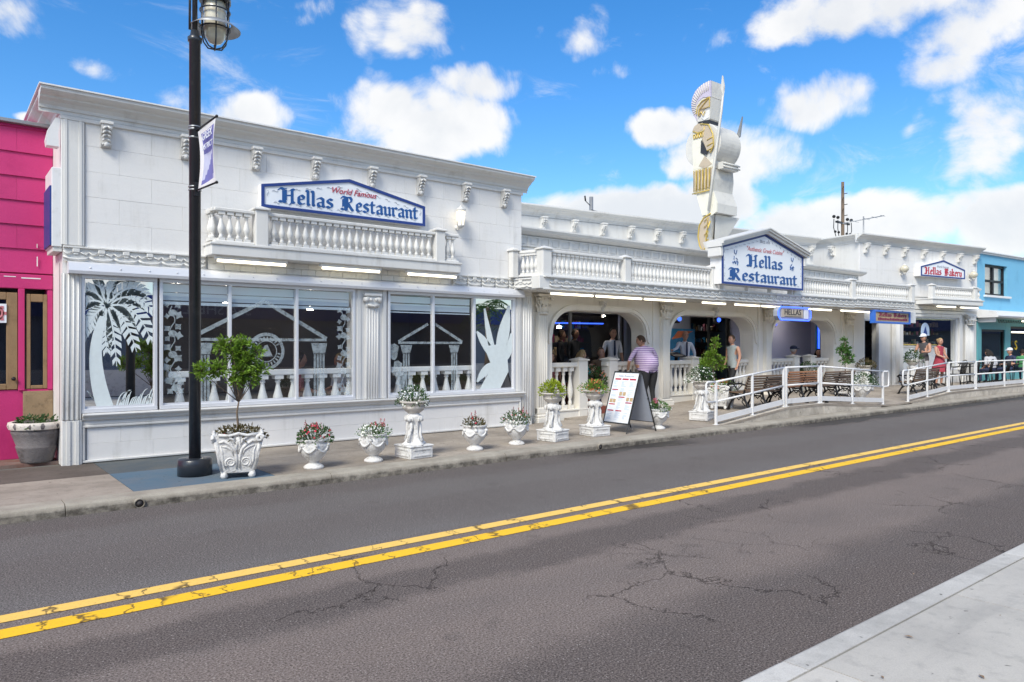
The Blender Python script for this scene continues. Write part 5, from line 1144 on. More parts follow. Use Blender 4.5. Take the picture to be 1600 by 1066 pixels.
wprism('torso', [(11.76, 7.26), (11.62, 7.38), (11.48, 7.38), (11.49, 6.98), (11.50, 6.62), (11.28, 6.36), (11.14, 6.40), (11.17, 6.18), (11.77, 6.26), (11.79, 6.84)], XF-.035, XF+.05, 'creamy')
wprism('waist_box', [(11.70, 6.6), (11.2, 6.6), (11.15, 6.18), (11.76, 6.26)], XF+.05, XF+.80, 'pgrey')
wprism('armour_panel', [(11.47, 7.34), (11.29, 7.28), (11.16, 7.02), (11.13, 6.74), (11.22, 6.58), (11.34, 6.66), (11.47, 6.98)], XF-.05, XF-.03, 'tan')
b = MB(); b.tube([(XF-.06, y, z) for y, z in ((11.52, 7.36), (11.27, 7.28), (11.14, 7.02), (11.12, 6.74), (11.22, 6.56))], .016, 6)
for y in (11.70, 11.62, 11.54, 11.46): b.tube([(XF-.05, y+.045, 7.12), (XF-.05, y+.03, 7.02), (XF-.05, y-.01, 7.02), (XF-.05, y-.02, 7.12), (XF-.05, y+.045, 7.12)], .013, 5)
b.tube([(XF-.05, y, z) for y, z in ((11.76, 7.22), (11.60, 7.14), (11.42, 7.16), (11.40, 7.26))], .016, 5)
for z in (6.95, 6.8, 6.68): b.tube([(XF-.06, 11.32, z-.05), (XF-.06, 11.15, z)], .012, 5)
b.build('chest_tubing', 'brass', ws)
wprism('black_patch', [(11.50, 6.94), (11.31, 6.60), (11.34, 6.54), (11.52, 6.62)], XF-.055, XF-.031, 'ink')  # solid black patch on the torso front
wprism('shoulder_patch', [(11.78, 7.24), (11.72, 7.34), (11.60, 7.39), (11.50, 7.36), (11.48, 7.2), (11.62, 7.16)], XF-.045, XF-.031, 'tan')
wprism('belt_patch', [(11.58, 6.30), (11.40, 6.52), (11.18, 6.28), (11.40, 6.20)], XF-.045, XF-.031, 'tan')
wprism('skirt', [(11.77, 6.26), (11.16, 6.18), (11.14, 5.91), (11.19, 5.62), (11.75, 5.60)], XF-.03, XF+.03, 'creamy'); wprism('hip_box', [(11.74, 6.26), (11.16, 6.18), (11.14, 5.91), (11.18, 5.62), (11.72, 5.60)], XF+.03, XF+.82, 'pgrey')
b = MB()
for i in range(6):
    y = 11.69-i*.10; b.box((XF-.05, y-.03, 5.70), (XF-.03, y+.03, 6.18), .006)
b.build('skirt_panels', 'tan', ws)
b = MB()
for i in range(6):
    y = 11.69-i*.10; b.tube([(XF-.06, y+.035, 5.66), (XF-.06, y+.035, 6.2), (XF-.06, y-.035, 6.2), (XF-.06, y-.035, 5.66), (XF-.06, y+.035, 5.66)], .010, 5)
b.tube([(XF-.06, 11.77, 5.61), (XF-.06, 11.2, 5.63)], .015, 5); b.build('skirt_tubing', 'brass', ws)
wprism('thigh', [(11.68, 5.62), (11.19, 5.62), (11.05, 5.28), (11.06, 5.06), (11.24, 4.98), (11.48, 5.0), (11.60, 5.34)], XF-.02, XF+.03, 'creamy'); wprism('thigh_box', [(11.66, 5.62), (11.18, 5.62), (11.05, 5.28), (11.06, 5.05), (11.48, 5.05), (11.58, 5.34)], XF+.03, XF+.84, 'pgrey')
b = MB(); b.prism([(11.24, 5.02), (11.48, 5.02), (11.60, 4.78), (11.61, 4.46), (11.53, 4.12), (11.30, 4.10), (11.34, 4.45), (11.31, 4.72)], XF-.02, XF+.22, 'x')
b.add([(XF+.16, 11.22, 5.04), (XF+1.05, 11.12, 5.02), (XF+.55, 11.25, 4.36), (XF+.2, 11.3, 4.1), (XF+.16, 11.5, 5.04), (XF+1.05, 11.45, 5.02), (XF+.55, 11.5, 4.36), (XF+.2, 11.5, 4.1)], [(0,3,2,1), (4,5,6,7), (0,1,5,4), (1,2,6,5), (2,3,7,6)]); b.build('calf', 'pgrey', ws)
wprism('greave', [(11.26, 5.0), (11.42, 4.93), (11.54, 4.78), (11.58, 4.52), (11.53, 4.28), (11.44, 4.12), (11.38, 4.28), (11.35, 4.58), (11.25, 4.83)], XF-.04, XF-.02, 'tan')
b = MB(); b.tube([(XF-.05, y, z) for y, z in ((11.22, 5.04), (11.42, 4.96), (11.56, 4.78), (11.60, 4.50), (11.55, 4.26), (11.44, 4.08), (11.36, 4.28), (11.34, 4.58), (11.22, 4.85))], .017, 6)
for z in (4.85, 4.7, 4.5, 4.3): b.tube([(XF-.07, 11.40, z), (XF-.07, 11.27, z+.1), (XF-.07, 11.3, z-.06)], .012, 5)
b.build('greave_tubing', 'brass', ws)
b = MB(); b.tube([(XF-.10, 11.24, 5.10), (XF-.08, 11.10, 6.15), (XF-.05, 10.90, 7.50), (XF-.04, 10.84, 8.02)], [.032, .034, .032, .022], 6); b.prism([(10.84, 7.9), (10.90, 8.10), (10.86, 8.40), (10.81, 8.12)], XF-.07, XF-.02, 'x'); b.build('spear', 'pgrey', ws)
b = MB(); b.prism([(11.1, 6.15), (11.1, 6.32), (10.95, 6.32), (10.95, 6.15)], XF+.1, XF+.75, 'x'); b.tube([(XF+.1, 10.94, 6.28), (XF+.8, 10.94, 6.28)], .02, 5); b.tube([(XF+.1, 10.94, 6.2), (XF+.8, 10.94, 6.2)], .02, 5); b.build('bracket_box', 'pgrey', ws)
b = MB(); b.prism([(11.02, 7.1), (11.14, 7.05), (10.95, 7.60)], XF+.90, XF+.96, 'x'); b.build('sword_tip', 'steel', ws)
b = MB(); b.box((XF+.05, 11.2, 4.02), (XF+.5, 11.65, 4.14), .01); b.tube([(XF+.5, 11.5, 5.4), (XF+1.1, 11.9, 4.0)], .03, 5); b.build('base_frame', 'pgrey', ws)
# ================================================================ street lamp with banner
lp = thing('street_lamp', 'tall black street lamp with caged frosted globe and a thick round base', 'lamp', (2.55, 9.43, .122))
b = MB(); b.lathe([(.2, 0), (.2, .19), (.185, .205), (.08, .21)], n=28); b.build('base', 'pole', lp, world=False)
b = MB(); b.lathe([(.069, .2), (.067, 5.30), (.082, 5.31), (.085, 5.36), (.06, 5.38), (.045, 5.45)], n=20); b.build('pole', 'pole', lp, world=False)
b = MB(); b.tube([(.0, 0, 5.4), (0, 0, 6.5), (.03, 0, 6.75), (.13, 0, 6.85), (.21, 0, 6.75), (.235, 0, 6.4), (.235, 0, 6.10)], .032, 8); b.tube([(-.06, 0, 5.45), (-.055, .0, 6.4)], .015, 6); b.build('gooseneck', 'pole', lp, world=False)
gx = .24
b = MB(); b.lathe([(.04, 6.16), (.10, 6.10), (.17, 5.98), (.185, 5.92), (.185, 5.86), (.16, 5.86), (.15, 5.92)], (gx, 0, 0), 22); b.build('hood', 'pole', lp, world=False)
b = MB(); b.lathe([(.185, 5.60), (.30, 5.52), (.302, 5.525), (.19, 5.61)], (gx, 0, 0), 30, caps=False); b.build('reflector_disc', 'steel', lp, world=False)
b = MB(); b.lathe([(.12, 5.90), (.135, 5.75), (.135, 5.55), (.115, 5.42), (.07, 5.36), (.001, 5.34)][::-1], (gx, 0, 0), 20); b.build('glass_globe', 'lampoff', lp, world=False)
b = MB()
for i in range(6):
    a = i*math.pi/3+.3; pa = lambda r, z: (gx+r*math.cos(a), r*math.sin(a), z)
    b.tube([pa(.175, 5.88), pa(.175, 5.5), pa(.15, 5.38), pa(.09, 5.30), pa(.0, 5.28)], .010, 5)
for z, r in ((5.75, .176), (5.53, .176)):
    b.tube([(gx+r*math.cos(i*math.pi/10), r*math.sin(i*math.pi/10), z) for i in range(21)], .011, 5, cap=False)
b.build('cage', 'pole', lp, world=False)
b = MB()
for z in (4.25, 4.12, 4.22): b.lathe([(.07, z), (.078, z+.003), (.078, z+.022), (.07, z+.025)], n=18)
for z in (3.52, 3.48): b.lathe([(.07, z), (.076, z+.003), (.076, z+.018), (.07, z+.02)], n=18)
b.build('clamp_bands', 'steel', lp, world=False)
bn = thing('banner', 'small purple and white cloth banner hanging from the street lamp', 'banner', (2.55, 9.36, 3.5))
b = MB(); b.tube([(0, 0, .83), (0, -.80, .81)], .011, 6); b.tube([(0, 0, .10), (0, -.80, .06)], .011, 6); b.ball((0, -.80, .81), .018); b.ball((0, -.8, .06), .018); b.box((-.03, -.02, .76), (.03, .03, .88)); b.box((-.03, -.02, .03), (.03, .03, .2)); b.build('rods', 'iron', bn, world=False)
nb = 14; vs = []
def bp(i, j): u = i/nb; v = j/nb; return (.035*math.sin(v*math.pi)*math.sin(u*4), -.06-.70*u-.0+(-.10*math.sin(v*math.pi))*(1-u), .80-.72*v)
b = MB()
for i in range(nb):
    for j in range(nb):
        u, v = (i+.5)/nb, (j+.5)/nb
        b.cur = 0
        if .14 < u < .9 and .06 < v < .95: b.cur = 1 if v < .42 or (math.sin(u*5+v*6) > -.1) else 2
        b.add([bp(i, j), bp(i+1, j), bp(i+1, j+1), bp(i, j+1)], [(0,1,2,3)], True)
M['purple'] = mat('purple banner print', (.16, .16, .42), .7, .15, 6); M['palev'] = mat('pale banner print', (.5, .52, .68), .7, .2, 8)
b.build('cloth', ['white', 'purple', 'palev'], bn, world=False)
text('banner_words', 'GREEK', .13, 'white_s', bn, WM[bn] @ T(-.008, -.46, .64, -math.pi/2), extrude=.002); text('banner_words', 'DISTRICT', .095, 'white_s', bn, WM[bn] @ T(-.008, -.46, .52, -math.pi/2), extrude=.002)
# ================================================================ urns, pedestals and planters
def urn_proto(label, loc):
    t = thing('flower_urn', label, 'urn', loc, .3, 'low white garlanded urns')
    lob = lambda a, z: 1+(.012*math.sin(a*14) if z < .09 else 0)
    b = MB(); b.lathe([(.001, 0), (.125, 0), (.13, .02), (.115, .04), (.07, .065), (.06, .085), (.085, .11), (.14, .16), (.172, .22), (.185, .28), (.18, .315), (.165, .33), (.168, .345), (.18, .36), (.186, .385), (.16, .385), (.15, .36)], n=28, mod=lob)
    b.build('bowl', 'urn', t, world=False); b = MB()
    for k in range(6):
        a0 = k*math.pi/3; pts = []
        for j in range(9):
            a = a0+j/8*math.pi/3; z = .30-.075*math.sin(j/8*math.pi); r = pl(z, [(.16, .14), (.22, .172), (.28, .185), (.32, .18)])+.006; pts.append((r*math.cos(a), r*math.sin(a), z))
        b.tube(pts, [.008+.010*math.sin(j/8*math.pi) for j in range(9)], 6)
        b.ball((.19*math.cos(a0), .19*math.sin(a0), .31), .026, 8, 6); b.ball((.185*math.cos(a0), .185*math.sin(a0), .275), .014, 6, 4)
    b.build('garland', 'urn', t, world=False); b = MB(); b.lathe([(.001, .352), (.155, .350)], n=20, caps=False); b.build('soil', 'soil', t, world=False); return t
U = urn_proto('leftmost low white urn, right of the square scrollwork planter, red flowers in it', (3.89, 8.98, .12))
dup(U, (4.76, 9.0, .12), .9, 'second low white urn from the left, filled with white and pink flowers')
dup(U, (6.49, 9.03, .12), 0, 'third low white urn from the left, with a chipped foot and a small reddish plant')
dup(U, (7.38, 9.12, .12), 1.7, 'fourth low white urn from the left, standing before the end of the window wall')
dup(U, (10.86, 9.12, zg(10.86, 9.1)), .5, 'low white urn standing just right of the menu board')
dup(U, (19.8, 9.55, zg(19.8, 9.5)), .5, 'low white urn behind the white railing, overflowing with white flowers', sc_=1.25)
def pedestal_proto(label, loc):
    t = thing('pedestal_urn', label, 'pedestal planter', loc, .08, 'tall pedestal planters'); b = MB()
    b.box((-.195, -.195, 0), (.195, .195, .17), .012); b.box((-.205, -.205, .165), (.205, .205, .19), .008)
    for s_ in (-1, 1):
        b.box((-.14, s_*.205-.0, .04), (.14, s_*.195, .055)); b.box((-.14, s_*.205, .125), (.14, s_*.195, .14)); b.box((s_*.205, -.14, .04), (s_*.195, .14, .055)); b.box((s_*.205, -.14, .125), (s_*.195, .14, .14))
    b.build('block', 'urn', t, world=False)
    mod = lambda a, z: 1+(.20*math.cos(4*a)+.05*math.cos(12*a))*(1 if z < .5 else .4)
    b = MB(); b.lathe([(.17, .19), (.165, .205), (.125, .235), (.095, .28), (.082, .36), (.082, .45), (.095, .52), (.115, .575), (.11, .60), (.08, .62), (.085, .64)], n=40, mod=mod)
    for k in range(4):
        a = k*math.pi/2+.4
        b.ball((.115*math.cos(a), .115*math.sin(a), .555), .038, 8, 6, sz=1.2); b.tube([(.08*math.cos(a), .08*math.sin(a), .54), (.10*math.cos(a+.25), .10*math.sin(a+.25), .44), (.105*math.cos(a), .105*math.sin(a), .34), (.14*math.cos(a), .14*math.sin(a), .235)], [.02, .022, .02, .03], 6)
        for q in (-.3, .3): b.tube([(.12*math.cos(a+q), .12*math.sin(a+q), .59), (.125*math.cos(a+q*1.6), .125*math.sin(a+q*1.6), .52)], .014, 5)
    b.build('shaft', 'urn', t, world=False)
    rib = lambda a, z: 1+(.018*math.cos(a*30) if .66 < z < .71 else 0)
    b = MB(); b.lathe([(.085, .63), (.10, .645), (.125, .66), (.155, .70), (.165, .715), (.155, .725), (.185, .765), (.20, .775), (.215, .79), (.218, .805), (.185, .805), (.17, .78)], n=60, mod=rib); b.build('bowl', 'stone', t, world=False)
    b = MB(); b.lathe([(.001, .785), (.18, .783)], n=20, caps=False); b.build('soil', 'soil', t, world=False); return t
P_ = pedestal_proto('tall white pedestal planter before the left wing windows with white flowers', (5.38, 8.97, .12))
dup(P_, (8.16, 9.12, .12), .2, 'tall white pedestal planter with a bright yellow green plant at the first arch')
dup(P_, (9.2, 9.17, .12), -.1, 'tall white pedestal planter left of the menu board with orange red flowers')
dup(P_, (12.62, 9.45, zg(12.6, 9.4)-.005), .3, 'tall white pedestal planter at the foot of the ramp railing', sc_=1.02)
dup(P_, (22.4, 10.7, zg(22.4, 10.7)), .1, 'tall pedestal planter by the bakery doorway holding a small dark bush', sc_=.95)
dup(P_, (25.8, 10.75, .36), .1, 'tall pedestal planter under the bakery display window holding white flowers', sc_=1.1)
def box_proto(label, loc, rz):
    t = thing('scroll_planter', label, 'planter', loc, rz, 'square scrollwork planters'); b = MB()
    z0, z1, w0, w1 = .07, .53, .185, .265
    ring = lambda w_, z: [(-w_, -w_, z), (w_, -w_, z), (w_, w_, z), (-w_, w_, z)]
    b.add(ring(w0, z0)+ring((w0+w1)*.52, .28)+ring(w1, z1)+ring(w1-.035, z1)+ring(w1-.05, z1-.05), [(3,2,1,0)]+[(i*4+j, i*4+(j+1) % 4, i*4+4+(j+1) % 4, i*4+4+j) for i in range(4) for j in range(4)])
    for sx in (-1, 1):
        for sy in (-1, 1): b.lathe([(.03, 0), (.045, .03), (.035, .08)], (sx*(w0-.03), sy*(w0-.03), 0), 8)
    b.build('tub', 'urn', t, world=False); b = MB()
    wz = lambda z: w0+(w1-w0)*(z-z0)/(z1-z0)+.006
    for f in range(4):
        Mf = Matrix.Rotation(f*math.pi/2, 4, 'Z'); b.M = Mf
        for s_ in (-1, 1):
            def P(x, z): return (s_*x, -wz(z), z)
            sp1 = [P(.085+.062*(1-.75*i/22)*math.cos(-1.0+i*.5), .20+.062*(1-.75*i/22)*math.sin(-1.0+i*.5)) for i in range(23)]
            b.tube(sp1, [.017-.0004*i for i in range(23)], 6, flat=.8)
            b.tube([P(.02, .12), P(.015, .25), P(.04, .36), P(.10, .42), P(.16, .46), P(.215, .44)], [.010, .018, .02, .018, .02, .012], 6)
            b.tube([P(.05, .28), P(.07, .35), P(.13, .39), P(.19, .40)], [.01, .016, .016, .008], 6)
            b.tube([P(.03, .42), P(.06, .48), P(.12, .51)], [.012, .018, .01], 6); b.tube([P(.14, .13), P(.17, .22), P(.175, .33), P(.2, .40)], [.010, .014, .014, .008], 6)
            b.tube([P(.005, .30), P(.02, .40), P(.0, .5)], [.008, .016, .02], 6)
        sp2 = [(.262+.045*(1-.7*i/14)*math.cos(i*.55)-.02, -.262-.02, .48+.045*(1-.7*i/14)*math.sin(i*.55)) for i in range(15)]; b.tube(sp2, .022, 6)
        b.tube([(.185, -.185, .1), (.215, -.215, .3), (.25, -.25, .46)], [.02, .024, .03], 6)
        b.tube([(-.22, -wz(.53), .535), (-.1, -wz(.53), .52), (0, -wz(.53), .545), (.1, -wz(.53), .52), (.22, -wz(.53), .535)], .02, 6)
    b.build('scrollwork', 'urn', t, world=False); b = MB(); b.box((-.22, -.22, .46), (.22, .22, .49)); b.build('soil', 'soil', t, world=False); return t
PX = box_proto('large square white scrollwork planter beside the street lamp holding a leafy shrub', (2.94, 9.03, .12), -.30)
dup(PX, (14.02, 9.95, zg(14, 9.9)), .25, 'square scrollwork planter behind the start of the ramp railing next to a bench')
dup(PX, (20.35, 10.3, zg(20.3, 10.3)), .2, 'square scrollwork planter holding a thin young tree near the third arch', sc_=1.15)
dup(PX, (14.95, 10.85, .3), .1, 'square planter with a round green bush inside the second arch opening', sc_=.9)
t = thing('stone_pot', 'old grey stained round pot in front of the pink shop', 'pot', (1.14, 11.75, .135)); b = MB()
b.lathe([(.001, 0), (.18, 0), (.19, .02), (.24, .20), (.245, .22), (.235, .23), (.285, .38), (.30, .42), (.29, .44), (.32, .46), (.335, .50), (.325, .54), (.28, .54), (.27, .48)], n=30)
M['oldpot'] = mat('old stained pot', (.17, .155, .155), .8, .35, 5, 1, 40, dirt=(.04, .035, .03), dirtamt=.85, ds=5); b.build('bowl', 'oldpot', t, world=False)
b = MB(); b.lathe([(.32, .455), (.336, .50), (.326, .545), (.28, .545)], n=30, mod=lambda a, z: 1+.01*math.sin(a*18), caps=False); b.build('rim', 'stone', t, world=False); b = MB(); b.lathe([(.001, .5), (.28, .5)], n=16, caps=False); b.build('soil', 'soil', t, world=False)
mound('ground_plant', 'sparse low green plant in the old grey pot', (1.14, 11.75, .63),   .26, .12, 'leafd', 380, [], .05, cat='plant')
# plants -----------------------------------------------------------
mound('flowers', 'red flowers with dark green leaves in the leftmost low urn', (3.89, 8.98, .49), .20, .17, 'leafd', 420, [('redd', 40, .017, 0)], .045, spike=[('pinkd', 5, 0.3)+() , ('redd', 3, -.2)], tall=.09)
mound('flowers', 'white flowers with pink spikes in the second low urn', (4.76, 9.0, .49), .20, .13, 'leaf', 380, [('whited', 70, .015, -.2)], .035, spike=[('pinkd', 6, .6), ('redd', 2, 0)], tall=.14)
mound('flowers', 'white flowers over green leaves on the pedestal before the windows', (5.38, 8.97, .91), .205, .21, 'leafd', 520, [('whited', 75, .014, 0)], .04)
mound('flowers', 'reddish green spiky small plant in the third low urn', (6.49, 9.03, .49), .16, .12, 'leafr', 320, [('redd', 10, .012, 0), ('whited', 12, .012, 0)], .04, spike=[('redd', 2, 0)], tall=.12)
mound('flowers', 'white and dark red flowers in the fourth low urn', (7.38, 9.12, .49), .19, .15, 'leafd', 420, [('whited', 26, .014, -.4), ('redd', 14, .013, 0)], .04, spike=[('pinkd', 6, .7)], tall=.1)
mound('plant', 'bright yellow green leafy plant on the pedestal at the first arch', (8.16, 9.12, .91), .19, .19, 'leafy', 520, [('redd', 3, .02, .9)], .055, cat='plant')
mound('flowers', 'orange red flowers on the pedestal left of the menu board', (9.2, 9.17, .91), .21, .17, 'leafb', 480, [('orgd', 45, .016, 0)], .045, spike=[('orgd', 6, 0)], tall=.06)
mound('flowers', 'pink and white flowers in the low urn right of the menu board', (10.86, 9.12, .50), .20, .15, 'leaf', 420, [('whited', 36, .016, .5)], .04, spike=[('pinkd', 8, -.4), ('petal_v', 2, 0)], tall=.08)
mound('flowers', 'white flowers spilling over the pedestal at the ramp foot', (12.62, 9.45, .99), .27, .27, 'leafd', 620, [('whited', 110, .017, 0)], .045)
mound('flowers', 'red and green flowers in the square planter beside the first bench', (14.02, 9.95, .72), .27, .20, 'leafb', 520, [('orgd', 40, .018, 0)], .045, spike=[('redd', 6, 0)], tall=.06)
mound('flowers', 'white flowers spilling from the low urn behind the railing', (19.8, 9.55, .70), .34, .26, 'leafd', 600, [('whited', 110, .02, .2)], .05)
mound('bush', 'small dark rounded bush on the pedestal by the bakery doorway', (22.4, 10.7, 1.08), .26, .22, 'leafr', 500, [], .05, cat='bush')
mound('flowers', 'tall white flowers on the pedestal under the bakery window', (25.8, 10.75, 1.22), .26, .34, 'leafd', 500, [('whited', 40, .03, 0)], .06)
mound('flowers', 'dark green bush with coral blossoms behind the balustrade gap of the first arch', (11.9, 11.95, .85), .42, .36, 'leafd', 900, [('orgd', 50, .022, 0), ('pinkd', 20, .02, 0)], .06)
mound('bush', 'dark green low bush in the gap of the third arch balustrade', (20.6, 11.6, .95), .3, .25, 'leafd', 450, [], .06, cat='bush')
mound('underplanting', 'low reddish green bedding round the trunk in the big scrollwork planter', (2.94, 9.03, .60), .24, .12, 'leafr', 420, [('redd', 5, .01, 0)], .05, cat='plant')
shrub('potted_shrub', 'bright green leafy shrub on a thin trunk in the big scrollwork planter', (2.94, 9.03, .6), [(0, 0, 0), (.0, 0, .15), (-.01, .01, .3), (.01, 0, .42)],
      [(-.42, 0, .80, .12), (-.22, .03, .82, .12), (-.16, .02, 1.08, .13), (-.05, .05, 1.0, .12), (.06, 0, 1.10, .13), (.10, 0, .90, .16), (.17, .02, .74, .14), (.02, -.03, .80, .15), (.22, 0, 1.02, .10), (-.02, 0, .66, .10), (.30, 0, .83, .09), (-.10, -.02, 1.17, .07)],
      'leafb', 3400, .06, 'shrub', .016, wr=.36)
shrub('potted_bush', 'round light green bush standing in the second arch', (14.95, 10.85, .72), [(0, 0, 0), (.02, 0, .2), (0, 0, .4)], [(-.25, 0, .55, .2), (.2, 0, .6, .22), (0, 0, .75, .22), (.1, 0, 1.0, .15), (-.15, 0, .7, .2), (.34, 0, .5, .15), (-.38, 0, .5, .13), (.12, 0, 1.12, .1)], 'leafb', 2000, .07, 'bush', .03)
shrub('young_tree', 'thin young tree with sparse green crown near the third arch', (20.35, 10.3, .8), [(0, 0, 0), (.02, 0, .2), (0, 0, .4)], [(-.2, 0, .75, .15), (0, 0, .85, .16), (.22, 0, .55, .15), (.1, 0, .7, .15), (0, 0, 1.02, .12), (-.12, 0, .5, .12), (.35, 0, .45, .1)], 'leaf', 900, .08, 'tree', .02)
# ================================================================ ramp railings
def railing(name, label, segs, endloop):
    t = thing(name, label, 'railing', (segs[0][0], 8.85, 0), 0, 'white ramp railings')
    k = 0
    for (xa, xb, mids) in segs:
        za, zb = pl(xa, ZF), pl(xb, ZF); zz = lambda x: lerp(za, zb, (x-xa)/(xb-xa)); b = MB()
        for h in (.865, .47): b.tube([(xa, 8.85, za+h), (xb, 8.85, zb+h)], .021, 8)
        b.build('rails', 'white', t); b = MB(); b.prism([(xa, za+.06), (xb, zb+.06), (xb, zb+.17), (xa, za+.17)], 8.835, 8.865); b.build('kick_plate', 'white', t)
        for x in [xa+.02, xb-.02]+mids:
            b = MB(); z = zz(x); b.box((x-.024, 8.826, z), (x+.024, 8.874, z+.87), .006); b.box((x-.05, 8.80, z), (x+.05, 8.90, z+.012)); b.build('post', 'white', t)
    for (x, s_) in endloop:
        z = pl(x, ZF); b = MB(); b.tube([(x, 8.85, z+.865), (x+s_*.26, 8.85, z+.865), (x+s_*.30, 8.85, z+.83), (x+s_*.30, 8.85, z+.51), (x+s_*.26, 8.85, z+.47), (x, 8.85, z+.47)], .021, 8); b.build('return_loop', 'white', t)
    return t
railing('ramp_railing', 'white metal ramp railing in front of the benches', [(12.27, 14.77, [13.55]), (14.83, 16.27, []), (16.33, 19.5, [17.85])], [(12.27, -1), (19.5, 1)])
railing('ramp_railing', 'white metal railing in front of the outdoor chairs and the blue shop', [(20.95, 23.64, [22.2]), (23.70, 25.75, []), (25.81, 36.5, [28.3, 30.2, 32.1, 34.2])], [(20.95, -1)])
# ================================================================ low balustrades between the arches
def lowbal(x0, x1, label, peds):
    z = zg((x0+x1)/2, 11.7)-.02; t = thing('stone_balustrade', label, 'balustrade', (x0, 11.72, z), 0, 'low balustrades between the arches')
    zt = 1.34; b = MB(); b.box((x0, 11.60, z-.05), (x1, 11.86, z+.16), .01); b.box((x0, 11.58, z+.16), (x1, 11.88, z+.20), .008); b.build('plinth', 'cream', t)
    b = MB(); b.box((x0, 11.63, zt-.10), (x1, 11.83, zt), .015); b.build('rail', 'cream', t)
    h = zt-.10-z-.20
    a, c = x0, x1
    for p in peds:
        if p < (x0+x1)/2: a = p+.16
        else: c = p-.16
    for x in rng(a+.02, c-.02, .185): piece('baluster', BALC, t, T(x, 11.73, z+.20) @ Matrix.Diagonal((1, 1, h/.82, 1)))
    for p in peds: post(t, T(0, 11.72, 0), p, z-.05, 1.43, .27, 'cream', diamond=True)
lowbal(10.29, 11.43, 'low white balustrade left of the gap in the first arch', [11.28]); lowbal(12.06, 13.18, 'low white balustrade right of the gap in the first arch, a man leaning on it', [12.24])
lowbal(14.14, 15.42, 'low white balustrade left of the opening in the second arch', [15.26]); lowbal(16.95, 17.64, 'short low white balustrade right of the opening in the second arch', [])
lowbal(18.56, 20.22, 'low white balustrade left of the gap in the third arch', [20.05]); lowbal(20.78, 21.98, 'low white balustrade right of the gap in the third arch', [20.95])
# brick planter in the first gap
bp_ = thing('brick_planter', 'low red brick planter in the gap of the first arch', 'planter', (11.72, 11.9, .14)); b = MB(); b.box((11.44, 11.90, .1), (12.02, 12.4, .86)); b.build('core', 'brick', bp_)
for r_ in range(9):
    x = 11.44-(.1 if r_ % 2 else 0)
    while x < 12.0:
        a, c = max(x, 11.44), min(x+.2, 12.01)
        if c-a > .03: block(bp_, a, c, .14+r_*.08, .14+(r_+1)*.08, 11.875, 'brick', None, 'brick')
        x += .2
b = MB(); b.box((11.42, 11.62, .10), (12.04, 11.88, .34), .01); b.build('step', 'brick', bp_)
# interior balustrades behind the big windows
def inbal(x0, x1, label, step):
    t = thing('inner_balustrade', label, 'balustrade', (x0, 11.43, .12), 0, 'white balustrades behind the windows'); b = MB()
    b.box((x0, 11.345, 1.24), (x1, 11.50, 1.33), .012); b.build('rail', 'inner', t); b = MB(); b.box((x0, 11.47, .12), (x1, 11.60, .62), .01); b.build('base_wall', 'inner', t)
    for x in rng(x0+.05, x1-.05, step): piece('baluster', BALW, t, T(x, 11.43, .62) @ Matrix.Diagonal((1, 1, .62/.60, 1)))
inbal(2.70, 5.75, 'white balustrade behind the three pane window of the left wing', .255); inbal(6.35, 8.25, 'white balustrade behind the two pane window left of the etched leaves', .245)
# ================================================================ menu board
mb_ = thing('menu_board', 'black framed sandwich board with a printed white menu on the pavement', 'menu board', (10.17, 9.25, zg(10, 9)))
zt = 1.10
def fr(x0, nm):
    b = MB()
    for y in (-.31, .31): b.tube([(x0, y, 0), (x0*.06, y, zt)], .016, 4, smooth=False)
    for q in ((.16, .97) if x0 < 0 else (.16, .55, .97)): b.tube([(x0*(1-.94*q), -.31, zt*q), (x0*(1-.94*q), .31, zt*q)], .013, 4, smooth=False)
    b.build(nm, 'blackm', mb_, world=False)
fr(-.40, 'front_frame'); fr(.40, 'rear_frame')
tilt = math.atan2(.376, zt); BMx = WM[mb_] @ Matrix.Translation((-.40, 0, 0)) @ Matrix.Rotation(tilt, 4, 'Y') @ Matrix.Rotation(-math.pi/2, 4, 'Z')   # local x along the board, -y out, z up the slope
b = MB(BMx); b.box((-.30, -.012, .19), (.30, .006, 1.14)); b.build('panel', 'white_s', mb_)
b = MB(BMx)
for a, c in (((-.32, -.02, .17), (.32, .01, .19)), ((-.32, -.02, 1.14), (.32, .01, 1.165)), ((-.32, -.02, .19), (-.30, .01, 1.14)), ((.30, -.02, .19), (.32, .01, 1.14))): b.box(a, c)
b.build('panel_edge', 'blackm', mb_)
b = MB(BMx); random.seed(3)
b.cur = 0
for x in (-.18, 0, .18): b.box((x-.075, -.015, 1.00), (x+.075, -.0125, 1.03))
for (x, z) in ((-.2, .80), (-.2, .52), (.0, .66), (.2, .56), (-.2, .40), (0, .40)): b.box((x-.075, -.015, z), (x+.075, -.0125, z+.02))
b.cur = 1
for x in (-.2, 0, .2):
    z = .98
    while z > .24:
        if random.random() < .8: b.box((x-.075, -.0145, z), (x-.075+random.uniform(.05, .14), -.0125, z+.006))
        z -= .016
b.cur = 2
for (x, z) in ((-.24, .56), (-.16, .56), (-.04, .70), (.05, .70), (.16, .60), (.25, .60)): b.box((x-.035, -.0155, z), (x+.035, -.0125, z+.07), .001)
b.build('menu_print', ['red_l', 'lblue', 'gold'], mb_); text('menu_heading', 'Hellas Restaurant', .055, 'grey', mb_, BMx @ T(0, -.014, 1.06), shear=.2, extrude=.001)
b = MB(); b.box((.0, -.29, .19), (.0, .29, .2))
Bk = WM[mb_] @ Matrix.Translation((.40, 0, 0)) @ Matrix.Rotation(-tilt, 4, 'Y'); b = MB(Bk); b.box((-.012, -.29, .19), (.0, .29, 1.12)); b.build('rear_panel', 'grey', mb_)
